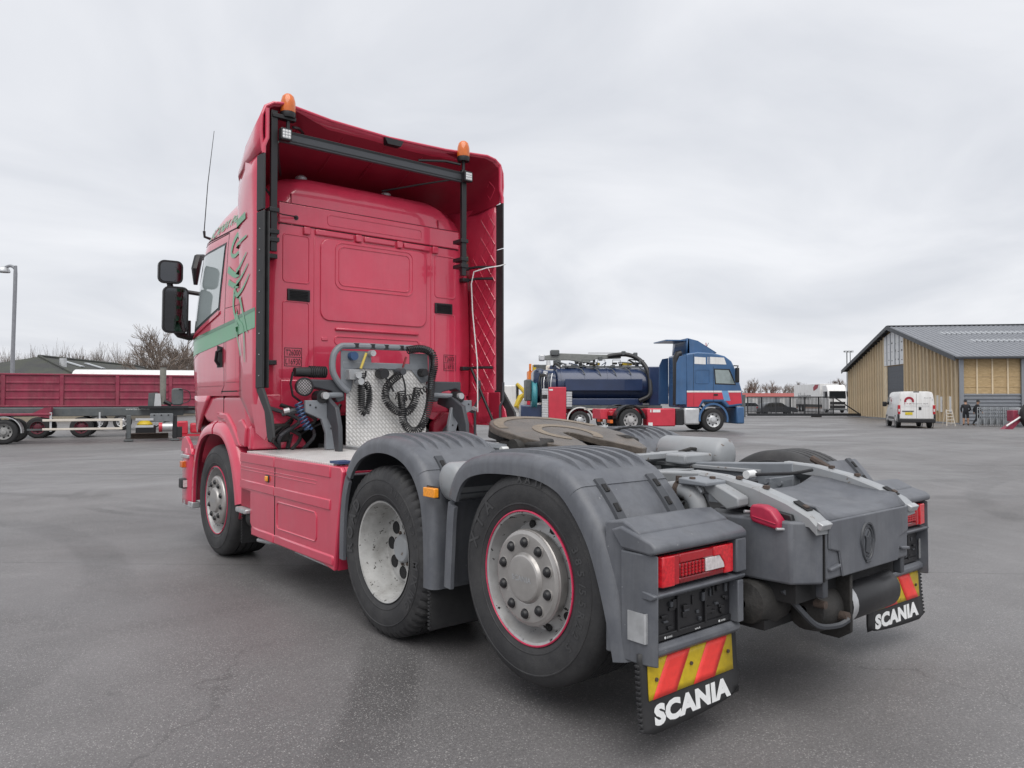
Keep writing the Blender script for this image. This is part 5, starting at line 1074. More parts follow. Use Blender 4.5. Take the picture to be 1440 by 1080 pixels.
MB().prism([(-0.99, 0.38), (-0.99, 0.64), (-0.93, 0.64), (-0.82, 0.37), (-0.84, 0.34), (-0.93, 0.34)], 'x', -0.155, -0.135).build('tank_bracket', DIRTY, T, bevel=0.006)
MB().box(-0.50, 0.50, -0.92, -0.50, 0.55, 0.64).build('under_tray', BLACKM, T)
MB().box(-0.55, 0.1, -0.80, -0.10, 0.42, 0.46).build('lift_arm', BLACKM, T)
# ------------------------------------------------------------ background helpers
def put(L, D): p = W(L, D); return Vector((p.x, p.y, gz(p.x, p.y)))
def heading(r, f): v = RT * r + FW * f; return math.atan2(v.y, v.x)
def inst(o, loc, parent=None, rz=None):
    c = o.copy(); COL.objects.link(c); c.location = loc
    if parent: c.parent = parent
    if rz is not None: c.rotation_euler = (0, 0, rz)
    return c
P_BLUE = mat('blue_paint', (0.035, 0.105, 0.235), 0.38, coat=0.3, var=0.14, vscale=2, streak=((0.10, 0.15, 0.24), 0.4, 4.0))
P_NAVY = mat('navy_paint', (0.016, 0.032, 0.085), 0.34, coat=0.4, var=0.12, vscale=2)
P_LBLUE = mat('light_blue_paint', (0.14, 0.30, 0.52), 0.4, var=0.06)
P_RED = mat('truck_red', (0.52, 0.03, 0.055), 0.42, coat=0.2, var=0.1, vscale=3)
P_WINE = mat('wine_paint', (0.26, 0.025, 0.06), 0.48, var=0.13, vscale=2, dust=((0.33, 0.10, 0.12), 0.5, 2.5), streak=((0.12, 0.03, 0.04), 0.7, 3.0))
P_WHITE = mat('white_paint', (0.76, 0.76, 0.755), 0.35, coat=0.3, var=0.04, vscale=2, dust=((0.58, 0.56, 0.535), 0.6, 2), streak=((0.42, 0.40, 0.37), 0.5, 5.0))
P_CREAM = mat('cream_paint', (0.62, 0.57, 0.50), 0.45, var=0.1, vscale=4)
P_ORANGE = mat('orange_paint', (0.72, 0.20, 0.03), 0.45, var=0.1)
P_YEL = mat('yellow_paint', (0.66, 0.47, 0.03), 0.45, var=0.1, dust=((0.30, 0.24, 0.08), 0.6, 6))
P_TEAL = mat('teal_hose', (0.05, 0.24, 0.28), 0.5, var=0.2, vscale=20)
P_SLATE = mat('slate_paint', (0.085, 0.095, 0.10), 0.55, var=0.2, vscale=3, dust=((0.14, 0.14, 0.13), 0.5, 4))
P_ALU = mat('aluminium', (0.55, 0.56, 0.57), 0.38, metal=0.5, var=0.08)
P_TYRE = mat('far_tyre', (0.02, 0.02, 0.021), 0.7, var=0.1)
P_CGLASS = mat('far_glass', (0.24, 0.29, 0.29), 0.07, var=0.1, coat=1.0)
P_YELPL = mat('plate_yellow', (0.62, 0.48, 0.02), 0.5)
def road_wheel(root, x, y, r=0.5, w=0.3, rimc=P_ALU, z=None, n=28, nm='wheel'):
    """s: outward side follows the sign of y"""
    s = -1 if y < 0 else 1; z = r if z is None else z; c = (x, y, z)
    ty = MB().lathe([(0.02, r * 0.60), (0.0, r * 0.66), (0.012, r * 0.85), (-0.01, r * 0.95), (-0.05, r), (-w + 0.05, r), (-w, r * 0.9), (-w, r * 0.3)], n, c, 'y', s).build(nm, P_TYRE, root)
    MB().lathe([(0.015, r * 0.62), (0.0, r * 0.57), (-0.06, r * 0.53), (-0.08, r * 0.42), (-0.05, r * 0.34), (-0.03, r * 0.2), (-0.03, 0.002)], n, c, 'y', s).build('rim', rimc, ty)
    MB().lathe([(-0.03, r * 0.22), (0.03, r * 0.2), (0.04, r * 0.08), (0.04, 0.002)], 14, c, 'y', s).build('hub', rimc, ty)
    for k in range(8):
        a = R(45 * k); MB().lathe([(-0.050, r * 0.07), (-0.045, r * 0.075), (-0.045, 0.002)], 8, (x + r * 0.43 * math.cos(a), y - s * 0.012, z + r * 0.43 * math.sin(a)), 'y', s).build('hand_hole', BLACKM, ty)
    return ty
def bx(x0, x1, y0, y1, z0, z1): return MB().box(x0, x1, y0, y1, z0, z1)

# ------------------------------------------------------------ blue tractor unit
BT = thing('tractor_truck', 'blue and red tractor truck with white band, standing before the navy tank trailer', 'truck', put(8.66, 33.8), heading(0.99, 0.12))
def cabpr(poly, y0, y1, nm, m_, par, **k): return MB().prism(poly, 'y', y0, y1).build(nm, m_, par, **k)
cp = [(-1.22, 1.05), (-1.22, 3.42), (-0.70, 3.50), (0.0, 3.46), (0.55, 3.32), (0.85, 3.10), (1.05, 2.70), (1.28, 1.95), (1.34, 1.75), (1.34, 1.15), (0.62, 1.05), (0.40, 1.30), (-0.42, 1.30), (-0.60, 1.05)]
bc = cabpr(cp, -1.20, 1.20, 'cab', P_BLUE, BT, bevel=0.07, seg=3)
for s in (-1, 1):
    y0, y1 = (s * 1.196, s * 1.206)
    cabpr([(-1.20, 1.10), (-1.20, 1.72), (1.26, 1.72), (1.30, 1.25), (0.72, 1.18), (0.50, 1.42), (-0.50, 1.42), (-0.68, 1.10)], y0, y1, 'red_panel', P_RED, bc)
    cabpr([(-1.20, 1.725), (-1.20, 1.80), (1.28, 1.80), (1.28, 1.725)], y0, y1, 'white_band', P_WHITE, bc)
    cabpr([(0.38, 1.80), (0.66, 1.80), (0.78, 1.36), (0.48, 1.36)], y0, y1 + s * 0.003, 'blue_flash', P_LBLUE, bc)
    cabpr([(0.08, 2.72), (0.70, 2.70), (0.98, 2.10), (0.12, 2.13)], y0, y1 + s * 0.004, 'window', P_CGLASS, bc)
    cabpr([(0.03, 2.77), (0.75, 2.75), (1.04, 2.05), (0.07, 2.08)], y0, y1 + s * 0.001, 'window_rubber', BLACK, bc)
    for a, b_ in ((-0.85, -0.34), (-0.26, -0.24), (-0.20, -0.18), (-0.14, 0.60)): cabpr([(a, 2.97), (a, 3.28), (b_ - (0.10 if b_ > 0 else 0), 3.25), (b_, 2.95)], y0, y1 + s * 0.002, 'roof_decal', P_WHITE, bc)
    MB().tube([(x, y1, z) for x, z in rrect(-0.82, -0.18, 2.12, 2.72, 0.08)], 0.012, 6, closed=True).build('pressed_edge', P_BLUE, bc)
    bx(0.0, 0.012, min(y0, y1), max(y0, y1) , 1.3, 2.85).build('door_gap', BLACKM, bc); bx(-0.90, -0.888, min(y0, y1), max(y0, y1), 1.1, 3.4).build('door_gap', BLACKM, bc)
    bx(0.02, 0.20, s * 1.20 - 0.02, s * 1.20 + 0.02, 1.58, 1.66).build('door_handle', BLACK, bc)
    rows = [[(0.60 * math.cos(R(a)) * k, y, 0.56 + 0.62 * math.sin(R(a)) * k) for y, k in ((s * 1.19, 1.0), (s * 1.235, 1.0), (s * 1.235, 1.13), (s * 1.19, 1.15))] for a in range(-12, 193, 10)]
    MB().grid(rows, cv=True).build('wheel_arch', P_BLUE, bc)
    bm_ = MB().tube([(0.95, s * 1.18, 2.9), (1.05, s * 1.42, 2.88), (1.0, s * 1.45, 2.80)], 0.025, 6).build('mirror_arm', BLACK, bc)
    MB().prism(rrect(s * 1.46 - 0.11, s * 1.46 + 0.11, 2.15, 2.80, 0.05), 'x', 0.92, 1.04).build('mirror', BLACK, bm_, bevel=0.02)
bx(1.05, 1.42, -1.22, 1.22, 0.35, 1.1).build('bumper', P_BLUE, BT, bevel=0.06)
for s in (-1, 1):
    bx(1.28, 1.44, s * 0.95 - 0.15, s * 0.95 + 0.15, 0.65, 0.88).build('headlamp', LENSW, BT, bevel=0.03)
    cabpr([(-1.70, 1.2), (-1.22, 1.2), (-1.22, 3.35), (-1.52, 3.30), (-1.66, 3.0)], s * 1.17, s * 1.20, 'side_deflector', P_BLUE, BT, bevel=0.01)
sp_ = MB().grid([[(-1.10, y, 3.45) , (-1.05, y, 4.10), (-0.6, y, 3.98), (0.25, y, 3.47)] for y in lerpn(-0.95, 0.95, 6)]).build('roof_spoiler', P_BLUE, BT, solid=0.04, smooth=20)
for s in (-1, 1): cabpr([(-0.98, 3.44), (-1.0, 4.09), (-0.60, 3.96), (0.2, 3.48)], s * 0.93, s * 0.97, 'spoiler_cheek', P_BLUE, sp_)
bx(-2.0, -1.0, -0.8, 0.95, 4.0, 4.05).build('spoiler_lid', P_BLUE, BT); MB().rod((0.1, 0.2, 3.5), (0.35, 0.2, 4.0), 0.012, 5).build('aerial', BLACK, BT); MB().rod((0.0, -0.5, 3.5), (-0.05, -0.5, 3.95), 0.02, 5).build('horn', P_RED, BT)
MB().tube([(-1.50, -0.72, 1.15), (-1.50, -0.72, 3.25), (-1.42, -0.72, 3.42), (-1.3, -0.72, 3.44)], 0.16, 12).build('air_intake', BLACK, BT)
for k in range(5): bx(-1.235, -1.215, -0.2, 0.9, 2.0 + 0.22 * k, 2.12 + 0.22 * k).build('wall_rib', P_BLUE, bc, bevel=0.01)
for k in range(3): MB().tube(catmull([(-1.35, -0.15 - 0.18 * k, 1.9), (-1.45, -0.2 - 0.2 * k, 1.5), (-1.4, -0.3 - 0.2 * k, 1.15), (-1.3, -0.1 - 0.2 * k, 1.6)], 4), 0.03, 6).build('air_line', P_RED if k != 1 else BLACK, BT)
bx(-4.9, -0.7, -0.43, 0.43, 0.72, 1.0).build('chassis_frame', P_RED, BT, bevel=0.02)
bx(-2.98, -1.72, -1.22, -0.5, 0.25, 1.03).build('fuel_tank', P_RED, BT, bevel=0.05); bx(-1.70, -1.34, -1.18, -0.5, 0.30, 0.98).build('step_box', BLACK, BT, bevel=0.03); bx(-1.32, -0.62, -1.22, -0.5, 0.32, 1.05).build('side_tank', P_ALU, BT, bevel=0.07)
bx(-2.86, -2.80, -1.225, -1.21, 0.86, 0.98).build('sticker', P_WHITE, BT)
bx(-2.74, -2.40, -1.226, -1.21, 0.86, 0.98).build('sticker', P_WHITE, BT); bx(-2.94, -2.75, -1.226, -1.21, 0.28, 0.42).build('sticker', P_WHITE, BT)
for s in (-1, 1):
    road_wheel(BT, 0, s * 1.18, 0.52, 0.32); road_wheel(BT, -3.72, s * 1.20, 0.52, 0.6, mat('drive_rim', (0.42, 0.41, 0.41), 0.5) if s < 0 else P_ALU)
    rows = [[(-3.72 + 0.66 * math.cos(R(a)) * k, y, 0.52 + 0.66 * math.sin(R(a)) * k) for y, k in ((s * 0.62, 1.0), (s * 1.24, 1.0), (s * 1.24, 0.90))] for a in range(5, 176, 10)]
    MB().grid(rows).build('fender', BLACK, BT, solid=0.02)
    bx(-4.62, -4.50, s * 0.9 - 0.30, s * 0.9 + 0.30, 0.72, 0.90).build('tail_lamp', LENSR, BT, bevel=0.02); bx(-4.62, -4.50, s * 0.9 - 0.30, s * 0.9 + 0.30, 0.40, 0.54).build('reflector_board', AMBER, BT)
bx(-4.95, -4.60, -0.75, 0.75, 0.55, 1.0).build('rear_beam', P_RED, BT, bevel=0.03)
bx(-3.9, -2.7, -0.45, 0.45, 1.02, 1.12).build('fifth_wheel', DIRTY, BT, bevel=0.04)

# ------------------------------------------------------------ navy vacuum tank trailer behind it
VT = thing('tank_trailer', 'navy vacuum tank trailer with crane boom and red side cabinet', 'trailer', put(3.40, 39.0), heading(0.998, 0.05))
def tank_x(x0, x1, z, r, nm, m_, par, y=0.0, n=28):
    k = r * 0.22; return MB().lathe([(x0 - k, 0.01), (x0 - k * 0.8, r * 0.5), (x0 - k * 0.3, r * 0.88), (x0, r), (x1, r), (x1 + k * 0.3, r * 0.88), (x1 + k * 0.8, r * 0.5), (x1 + k, 0.01)], n, (0, y, z), 'x').build(nm, m_, par, smooth=40)
tk = tank_x(-1.1, 3.8, 2.30, 0.93, 'tank', P_NAVY, VT)
for x in (-0.9, 0.3, 1.5, 2.7): MB().lathe([(x - 0.03, 0.93), (x - 0.03, 0.965), (x + 0.03, 0.965), (x + 0.03, 0.93)], 28, (0, 0, 2.30), 'x').build('tank_band', P_NAVY, tk)
bx(-0.75, 3.2, -1.16, -1.04, 2.02, 2.62).build('side_panel', P_NAVY, VT, bevel=0.02)
cabpr([(-0.75, 1.28), (-0.75, 1.50), (-0.72, 1.62), (3.2, 1.62), (3.2, 1.28)], -1.22, -0.7, 'side_trough', P_NAVY, VT, bevel=0.03)
bx(3.55, 4.15, -1.15, 1.15, 1.25, 3.25).build('front_bulkhead', P_NAVY, VT, bevel=0.04); bx(-1.2, 4.2, -1.2, 1.2, 1.10, 1.26).build('deck', P_SLATE, VT, bevel=0.02)
bx(-1.2, 4.2, -0.5, 0.5, 0.85, 1.1).build('chassis_frame', P_RED, VT)
rc = bx(-1.62, -0.72, -1.25, -0.3, 0.42, 2.20).build('side_cabinet', P_RED, VT, bevel=0.03)
bx(-1.58, -1.40, -1.256, -1.24, 2.02, 2.10).build('sticker', P_WHITE, rc); bx(-1.50, -1.36, -1.256, -1.24, 0.50, 0.62).build('sticker', P_ALU, rc)
for k in range(14): bx(-1.95, -1.63, -1.24, -0.4, 0.42 + 0.122 * k, 0.53 + 0.122 * k).build('shutter_slat', P_ALU, rc, bevel=0.01)
for k in range(6): bx(-0.71, -0.42, -1.24, -0.4, 1.20 + 0.13 * k, 1.31 + 0.13 * k).build('shutter_slat', P_ALU, rc, bevel=0.01)
for x in (0.0, 1.35, 2.7):
    for s in (-1, 1):
        if s > 0 and x > 0: continue
        road_wheel(VT, x, s * 1.16, 0.50, 0.36)
rows = [[(0.62 * math.cos(R(a)) * k, y, 0.52 + 0.62 * math.sin(R(a)) * k) for y, k in ((-0.7, 1.0), (-1.22, 1.0), (-1.22, 1.10), (-0.7, 1.12))] for a in range(0, 181, 10)]
MB().grid(rows, cv=True).build('mudguard', P_WHITE, VT)
bx(0.2, 4.0, -1.22, -1.16, 1.04, 1.12).build('side_rail', P_CREAM, VT)
bx(-2.35, -1.75, -1.0, 1.0, 2.2, 3.15).build('rear_door', P_NAVY, VT, bevel=0.25, seg=4); tank_x(-2.2, -1.2, 2.25, 0.86, 'rear_dome', P_NAVY, VT)
MB().lathe([(-0.10, 0.3), (-0.10, 0.78), (-0.04, 0.70), (0.10, 0.70), (0.16, 0.78), (0.16, 0.3)], 24, (-2.35, -0.55, 1.80), 'x').build('hose_reel', P_TEAL, VT)
bx(-2.75, -2.45, -0.9, 0.6, 1.5, 2.6).build('pump_housing', P_SLATE, VT, bevel=0.06); bx(-3.0, -1.9, -0.9, 0.9, 0.5, 1.3).build('sludge_box', P_NAVY, VT, bevel=0.08)
# crane
MB().cyl((-1.05, 0, 0), 0.20, 3.1, 3.6, 'z', 16).build('crane_post', P_SLATE, VT)
cr = MB().prism([(-1.9, 3.62), (-1.9, 3.82), (-0.9, 3.98), (0.9, 3.92), (2.3, 3.90), (2.3, 3.72), (1.0, 3.68), (0.5, 3.48), (-0.4, 3.62)], 'y', -0.16, 0.16).build('crane_boom', mat('crane_grey', (0.20, 0.21, 0.20), 0.5, var=0.15), VT, bevel=0.02)
bx(-1.4, -0.95, -0.3, 0.3, 3.85, 4.15).build('crane_valve', P_SLATE, cr, bevel=0.05); bx(0.6, 2.6, -0.05, 0.05, 3.98, 4.03).build('crane_rail', P_ALU, cr); bx(-2.0, -1.7, -0.2, 0.2, 3.58, 3.9).build('crane_joint', P_ALU, cr, bevel=0.05)
MB().tube(catmull([(1.6, -0.2, 3.82), (2.5, -0.3, 3.92), (3.2, -0.5, 3.62), (3.55, -0.9, 3.0), (3.6, -1.15, 2.2), (3.5, -1.25, 1.75), (3.0, -1.25, 1.5)], 5), 0.115, 10).build('suction_hose', BLACK, VT, smooth=60)
for p in ((1.2, -0.2, 3.7), (2.4, -0.3, 3.98), (3.25, -0.55, 3.5), (3.0, -0.4, 3.9)): MB().obox(p, (0.2, 0.2, 0.22)).build('hose_clamp', P_SLATE, VT, bevel=0.03)
MB().rod((0.9, 0, 3.2), (0.9, 0, 3.7), 0.07).build('boom_rest', P_SLATE, VT); bx(-0.5, 0.0, -0.3, 0.3, 3.25, 3.42).build('dome_lid', P_SLATE, VT, bevel=0.06)
for y in (-0.45, 0.45): MB().rod((-0.8, y, 3.28), (3.6, y, 3.28), 0.025, 6).build('top_rail', P_SLATE, VT)
for k in range(5): MB().tube(catmull([(0.0 + 0.8 * k, -0.5, 3.2), (0.2 + 0.8 * k, -0.75, 3.05), (0.35 + 0.8 * k, -0.8, 2.7)], 4), 0.025, 5).build('pipe', P_SLATE, VT)
for x in (0.7, 2.4): bx(x, x + 0.5, -0.1, 0.3, 3.35, 3.5).build('yellow_cap', P_YEL, VT, bevel=0.03)

rk = random.Random(77)
for k in range(34):      # valves, pipes and boxes on the tank and at its rear
    x = rk.uniform(-2.3, 3.4); z = 3.28 + rk.random() * 0.22 if x > -0.9 else rk.uniform(1.4, 3.3); y = rk.uniform(-0.5, 0.3) if x > -0.9 else rk.uniform(-1.15, -0.7); m_ = rk.choice((P_SLATE, BLACK, P_ALU, P_NAVY, DIRTY))
    if k % 3 == 0: MB().tube(catmull([(x, y, z), (x + rk.uniform(-0.3, 0.3), y - 0.1, z + 0.15), (x + rk.uniform(0.1, 0.6), y - 0.15, z + rk.uniform(-0.2, 0.1))], 4), rk.uniform(0.02, 0.05), 6).build('pipe', m_, VT)
    else: MB().obox((x, y, z), (rk.uniform(0.08, 0.35), rk.uniform(0.1, 0.3), rk.uniform(0.06, 0.22))).build('valve_box', m_, VT, bevel=0.02)
for k in range(6): MB().tube(catmull([(-2.0 + 0.12 * k, -1.0, 2.9), (-2.1 + 0.12 * k, -1.2, 2.4), (-2.0 + 0.10 * k, -1.15, 1.5)], 4), 0.03, 6).build('hose', (BLACK, P_SLATE, P_ALU)[k % 3], VT)
for x in (0.2, 1.0, 1.8, 2.6): MB().tube([(x, -0.45, 3.28), (x, -0.45, 3.62), (x + 0.4, -0.45, 3.62), (x + 0.4, -0.45, 3.28)], 0.02, 6).build('hand_rail', P_SLATE, VT)
# ------------------------------------------------------------ white works truck with orange and yellow gear, left of the tank trailer
WT = thing('works_truck', 'white works truck loaded with orange crates, yellow arm and cream machinery', 'truck', put(0.95, 43.8), heading(0.998, 0.05))
bx(-1.9, 1.1, -1.15, 1.15, 0.80, 1.05).build('bed', P_WHITE, WT, bevel=0.03); bx(-1.95, -0.6, -1.15, 1.0, 1.05, 2.6).build('body_panel', P_WHITE, WT, bevel=0.05)
bx(-0.05, 0.42, -0.9, 0.5, 2.55, 3.45).build('orange_crate', P_ORANGE, WT, bevel=0.04); bx(0.0, 0.12, -0.95, -0.6, 3.45, 3.85).build('orange_post', P_ORANGE, WT, bevel=0.02); bx(0.2, 0.4, -0.9, -0.5, 3.45, 3.8).build('yellow_box', P_YEL, WT, bevel=0.03)
bx(0.5, 1.0, -0.9, 0.6, 2.0, 3.8).build('grey_cabinet', P_SLATE, WT, bevel=0.04); cb = bx(0.95, 1.5, -1.0, 0.7, 1.5, 3.75).build('cream_housing', P_CREAM, WT, bevel=0.06)
for k in range(9):
    rr_ = random.Random(k); x = 0.6 + rr_.random() * 0.9; z = 1.6 + rr_.random() * 1.8
    MB().obox((x, -1.02, z), (0.1 + rr_.random() * 0.25, 0.2, 0.06 + rr_.random() * 0.25)).build('machine_part', (P_SLATE, P_CREAM, P_ALU, BLACK)[k % 4], cb, bevel=0.02)
MB().lathe([(0.6, 0.15), (0.9, 0.32), (1.5, 0.38), (1.9, 0.3), (2.0, 0.05)], 14, (1.0, -0.7, 0), 'z').build('hopper', P_CREAM, WT); MB().lathe([(0, 0.15), (0.3, 0.12), (0.4, 0.02)], 10, (1.15, -0.4, 3.75), 'z').build('valve_dome', P_ALU, WT)
MB().tube([(-0.35, -1.2, 1.25), (-0.75, -1.2, 1.45), (-0.55, -1.2, 1.9), (-0.25, -1.2, 2.2), (-0.75, -1.15, 2.7)], [0.14, 0.17, 0.18, 0.15, 0.10], 8).build('yellow_arm', P_YEL, WT); MB().rod((-0.7, -1.2, 1.7), (-0.72, -1.15, 2.7), 0.06).build('arm_cylinder', BLACK, WT)
bx(-0.15, 0.25, -1.15, -0.6, 1.2, 2.2).build('striped_board', P_RED, WT, bevel=0.02)
MB().obox((0.15, -1.25, 0.95), (0.5, 0.2, 0.55), Matrix.Rotation(R(25), 3, 'Y')).build('white_flap', P_WHITE, WT, bevel=0.02)
for x in (-1.6, -0.6): road_wheel(WT, x, -1.1, 0.48, 0.35)
bx(-2.0, 1.4, -0.5, 0.5, 0.5, 0.8).build('chassis_frame', BLACK, WT)
for k in range(3): bx(-0.9 + 0.9 * k, -0.3 + 0.9 * k, -1.2, -0.8, 0.48, 0.60).build('rail', P_RED, WT)

# ------------------------------------------------------------ left: skeletal trailer in front, wine-red tipper trailer behind
HD = heading(0.915, 0.40)
P_SKR = mat('dusty_rim', (0.27, 0.27, 0.265), 0.6, var=0.2, vscale=10)
P_WRIM = mat('wine_rim', (0.10, 0.012, 0.025), 0.6, var=0.2)
SK = thing('skeletal_trailer', 'grey skeletal trailer chassis with upright steel ram and oil tank', 'trailer', put(-20.9, 31.6), HD)
bx(-6, 6.4, -0.62, -0.40, 1.12, 1.48).build('main_beam', P_SLATE, SK, bevel=0.02); bx(-6, 6.4, 0.40, 0.62, 1.12, 1.48).build('main_beam', P_SLATE, SK, bevel=0.02)
bx(-4.0, 1.35, -1.22, -0.66, 1.17, 1.26).build('mudguard_top', P_WINE, SK, bevel=0.02); cabpr([(0.55, 1.18), (1.30, 1.06), (1.36, 1.52), (1.1, 1.50)], -1.18, -0.66, 'red_bracket', P_WINE, SK)
for x in (-0.30, -1.6, -2.9): 
    for s in (-1, 1): road_wheel(SK, x, s * 1.2, 0.51, 0.38, P_SKR)
rows = [[(-0.30 + 0.60 * math.cos(R(a)) * k, y, 0.51 + 0.60 * math.sin(R(a)) * k) for y, k in ((-0.7, 1.0), (-1.24, 1.0), (-1.24, 1.05), (-0.7, 1.05))] for a in range(-5, 120, 8)]
MB().grid(rows, cv=True).build('mudguard', P_ALU, SK)
GU = bx(1.05, 4.0, -1.24, -1.20, 0.92, 1.02).build('side_guard', P_CREAM, SK, bevel=0.01)
bx(1.05, 4.0, -1.24, -1.20, 0.55, 0.64).build('guard_rail', P_CREAM, GU, bevel=0.01); bx(3.9, 4.0, -1.238, -1.202, 0.64, 0.92).build('guard_post', P_CREAM, GU); bx(3.1, 3.16, -1.19, -1.14, 0.64, 1.3).build('guard_post', P_ALU, GU); bx(1.3, 1.38, -1.19, -1.14, 0.5, 1.3).build('guard_post', P_ALU, GU)
bx(0.5, 3.0, -1.15, -1.05, 0.55, 0.62).build('guard_rail', P_SLATE, GU)
for x in (4.22, 6.05):
    lg = bx(x - 0.09, x + 0.09, -1.0, -0.82, 0.12, 1.15).build('landing_leg', P_SLATE if x < 5 else BLACK, SK, bevel=0.02); bx(x - 0.18, x + 0.18, -1.08, -0.74, 0.02, 0.10).build('foot', P_SLATE, lg, bevel=0.02)
bx(5.95, 6.35, -0.95, -0.55, 0.15, 0.62).build('leg_brace', BLACK, SK, bevel=0.02)
for z in (0.62, 0.92): bx(4.5, 5.2, -1.22, -1.17, z, z + 0.10).build('side_rail', P_ALU, SK)
tb = bx(5.06, 5.98, -1.15, -0.66, 0.86, 1.22).build('tool_box', mat('tool_grey', (0.16, 0.17, 0.18), 0.5), SK, bevel=0.03)
for k in range(3): bx(5.2 + 0.28 * k, 5.26 + 0.28 * k, -1.165, -1.14, 1.12, 1.18).build('latch', BLACK, tb)
MB().cyl((5.55, -0.6, 0), 0.13, 1.6, 3.30, 'z', 16).build('ram', mat('ram_grey', (0.20, 0.195, 0.17), 0.5, var=0.2), SK); MB().cyl((5.55, -0.6, 0), 0.155, 3.28, 3.34, 'z', 16).build('ram_collar', RUST, SK)
cabpr([(4.95, 1.5), (4.98, 2.12), (5.35, 2.15), (5.38, 1.5)], -0.75, -0.70, 'ram_bracket', P_SLATE, SK); cabpr([(5.20, 1.5), (5.25, 2.1), (5.45, 2.1), (5.5, 1.5)], -0.9, -0.85, 'ram_bracket', P_ALU, SK)
MB().prism(rrect(5.90, 6.38, 1.58, 2.34, 0.12), 'y', -0.9, -0.4).build('oil_tank', P_SLATE, SK, bevel=0.05); MB().tube(catmull([(6.2, -0.92, 2.3), (6.6, -0.95, 2.2), (6.65, -0.95, 1.8), (6.3, -0.92, 1.65)], 4), 0.02, 5).build('hose', BLACK, SK); MB().rod((5.6, -0.7, 1.75), (5.9, -0.7, 1.6), 0.09).build('ram_foot', BLACK, SK)
bx(6.0, 9.2, -0.55, -0.35, 1.22, 1.34).build('drawbar', P_SLATE, SK); bx(4.6, 6.6, -1.0, 0.9, 1.45, 1.55).build('front_plate', BLACK, SK)
fit('www.bu-rental.dk', 0.95, 0.085, (4.55, -0.622, 1.42), (1, 0, 0), (0, 0, 1), P_WHITE, SK, ext=0.003)
TT = thing('tipper_trailer', 'wine red steel-sided tipper trailer behind the grey skeletal chassis', 'trailer', put(-24.3, 35.6), HD)
fl_ = bx(-6, 10.5, -1.25, 1.25, 1.42, 1.55).build('floor', P_SLATE, TT)
sd_ = bx(-6, 10.5, -1.22, -1.18, 1.5, 3.02).build('side_wall', P_WINE, TT); bx(-6, 10.5, 1.18, 1.22, 1.5, 3.02).build('side_wall', P_WINE, TT); bx(10.46, 10.5, -1.18, 1.18, 1.5, 3.02).build('end_wall', P_WINE, TT)
bx(-6, 10.52, -1.29, -1.15, 2.98, 3.06).build('top_rail', P_WINE, sd_, bevel=0.015); bx(-6, 10.52, -1.29, -1.18, 1.49, 1.56).build('bottom_rail', P_WINE, sd_, bevel=0.015)
for k in range(7): bx(-4.55 + 2.35 * k, -4.38 + 2.35 * k, -1.285, -1.2205, 1.55, 2.98).build('side_post', P_WINE, sd_, bevel=0.02)
for k in range(7):
    x0 = -4.37 + 2.35 * k
    for z in (1.84, 2.21, 2.58): cabpr([(x0, z), (x0, z + 0.10), (x0 + 2.16, z + 0.10), (x0 + 2.16, z)], -1.255, -1.2205, 'side_rib', P_WINE, sd_, bevel=0.018)
for x in (1.6, 3.4, -0.6):
    for s in (-1, 1): road_wheel(TT, x, s * 1.15, 0.5, 0.36, P_WRIM)
bx(-6, 10, -0.5, 0.5, 1.1, 1.42).build('chassis_frame', P_SLATE, TT)
WTk = thing('tank_trailer', 'white rounded tank trailer whose top shows above the wine red tipper', 'trailer', put(-20.5, 46.5), heading(0.97, 0.24))
MB().grid([[(x, 1.25 * math.cos(R(a)), 1.0 + z0 + (1.75 + dz) * abs(math.sin(R(a))) ** 0.6) for a in range(0, 181, 12)] for x, z0, dz in ((-6, 0.9, 0.0), (5.3, 0.9, 0.0), (5.32, 0.9, 0.16), (12, 0.9, 0.16))], caps=True).build('tank', P_WHITE, WTk, smooth=40)
MB().tube([(5.9, 1.27 * math.cos(R(a)), 1.9 + 1.93 * abs(math.sin(R(a))) ** 0.6) for a in range(0, 181, 10)], 0.06, 6).build('tank_strap', P_SLATE, WTk); bx(-6, 12, -1.2, 1.2, 1.0, 1.9).build('tank_skirt', P_WHITE, WTk)
for x in (-4.5, -3.2, 10): road_wheel(WTk, x, -1.15, 0.5, 0.35)
# odds and ends standing by the tipper
pl_ = thing('steel_beam', 'brown rusty steel beam lying under the skeletal trailer', 'beam', put(-17.1, 35.0), HD); bx(-0.9, 0.9, -0.15, 0.15, 0.22, 0.26).build('flange', RUST, pl_); bx(-0.9, 0.9, -0.02, 0.02, 0.04, 0.22).build('web', RUST, pl_); bx(-0.9, 0.9, -0.15, 0.15, 0.0, 0.04).build('flange', RUST, pl_)
ra = thing('machine_attachment', 'red hydraulic attachment on the ground beyond the tipper', 'machine', put(-17.0, 37.4), HD)
bx(0.2, 0.7, -0.4, 0.4, 0.1, 0.75).build('frame', P_RED, ra, bevel=0.06); bx(0.8, 1.6, -0.3, 0.3, 0.15, 0.65).build('body', P_RED, ra, bevel=0.08); MB().cyl((0.0, 0, 0.45), 0.22, -0.5, 0.2, 'x', 14).build('cylinder', P_ALU, ra); MB().cyl((-0.55, 0, 0.45), 0.24, -0.08, 0.08, 'x', 14).build('flange', P_RED, ra); bx(0.3, 1.5, -0.5, 0.5, 0.0, 0.1).build('foot', P_RED, ra)
cm = thing('compactor', 'small yellow and black machine on the ground beside the red attachment', 'machine', put(-18.3, 37.2), HD)
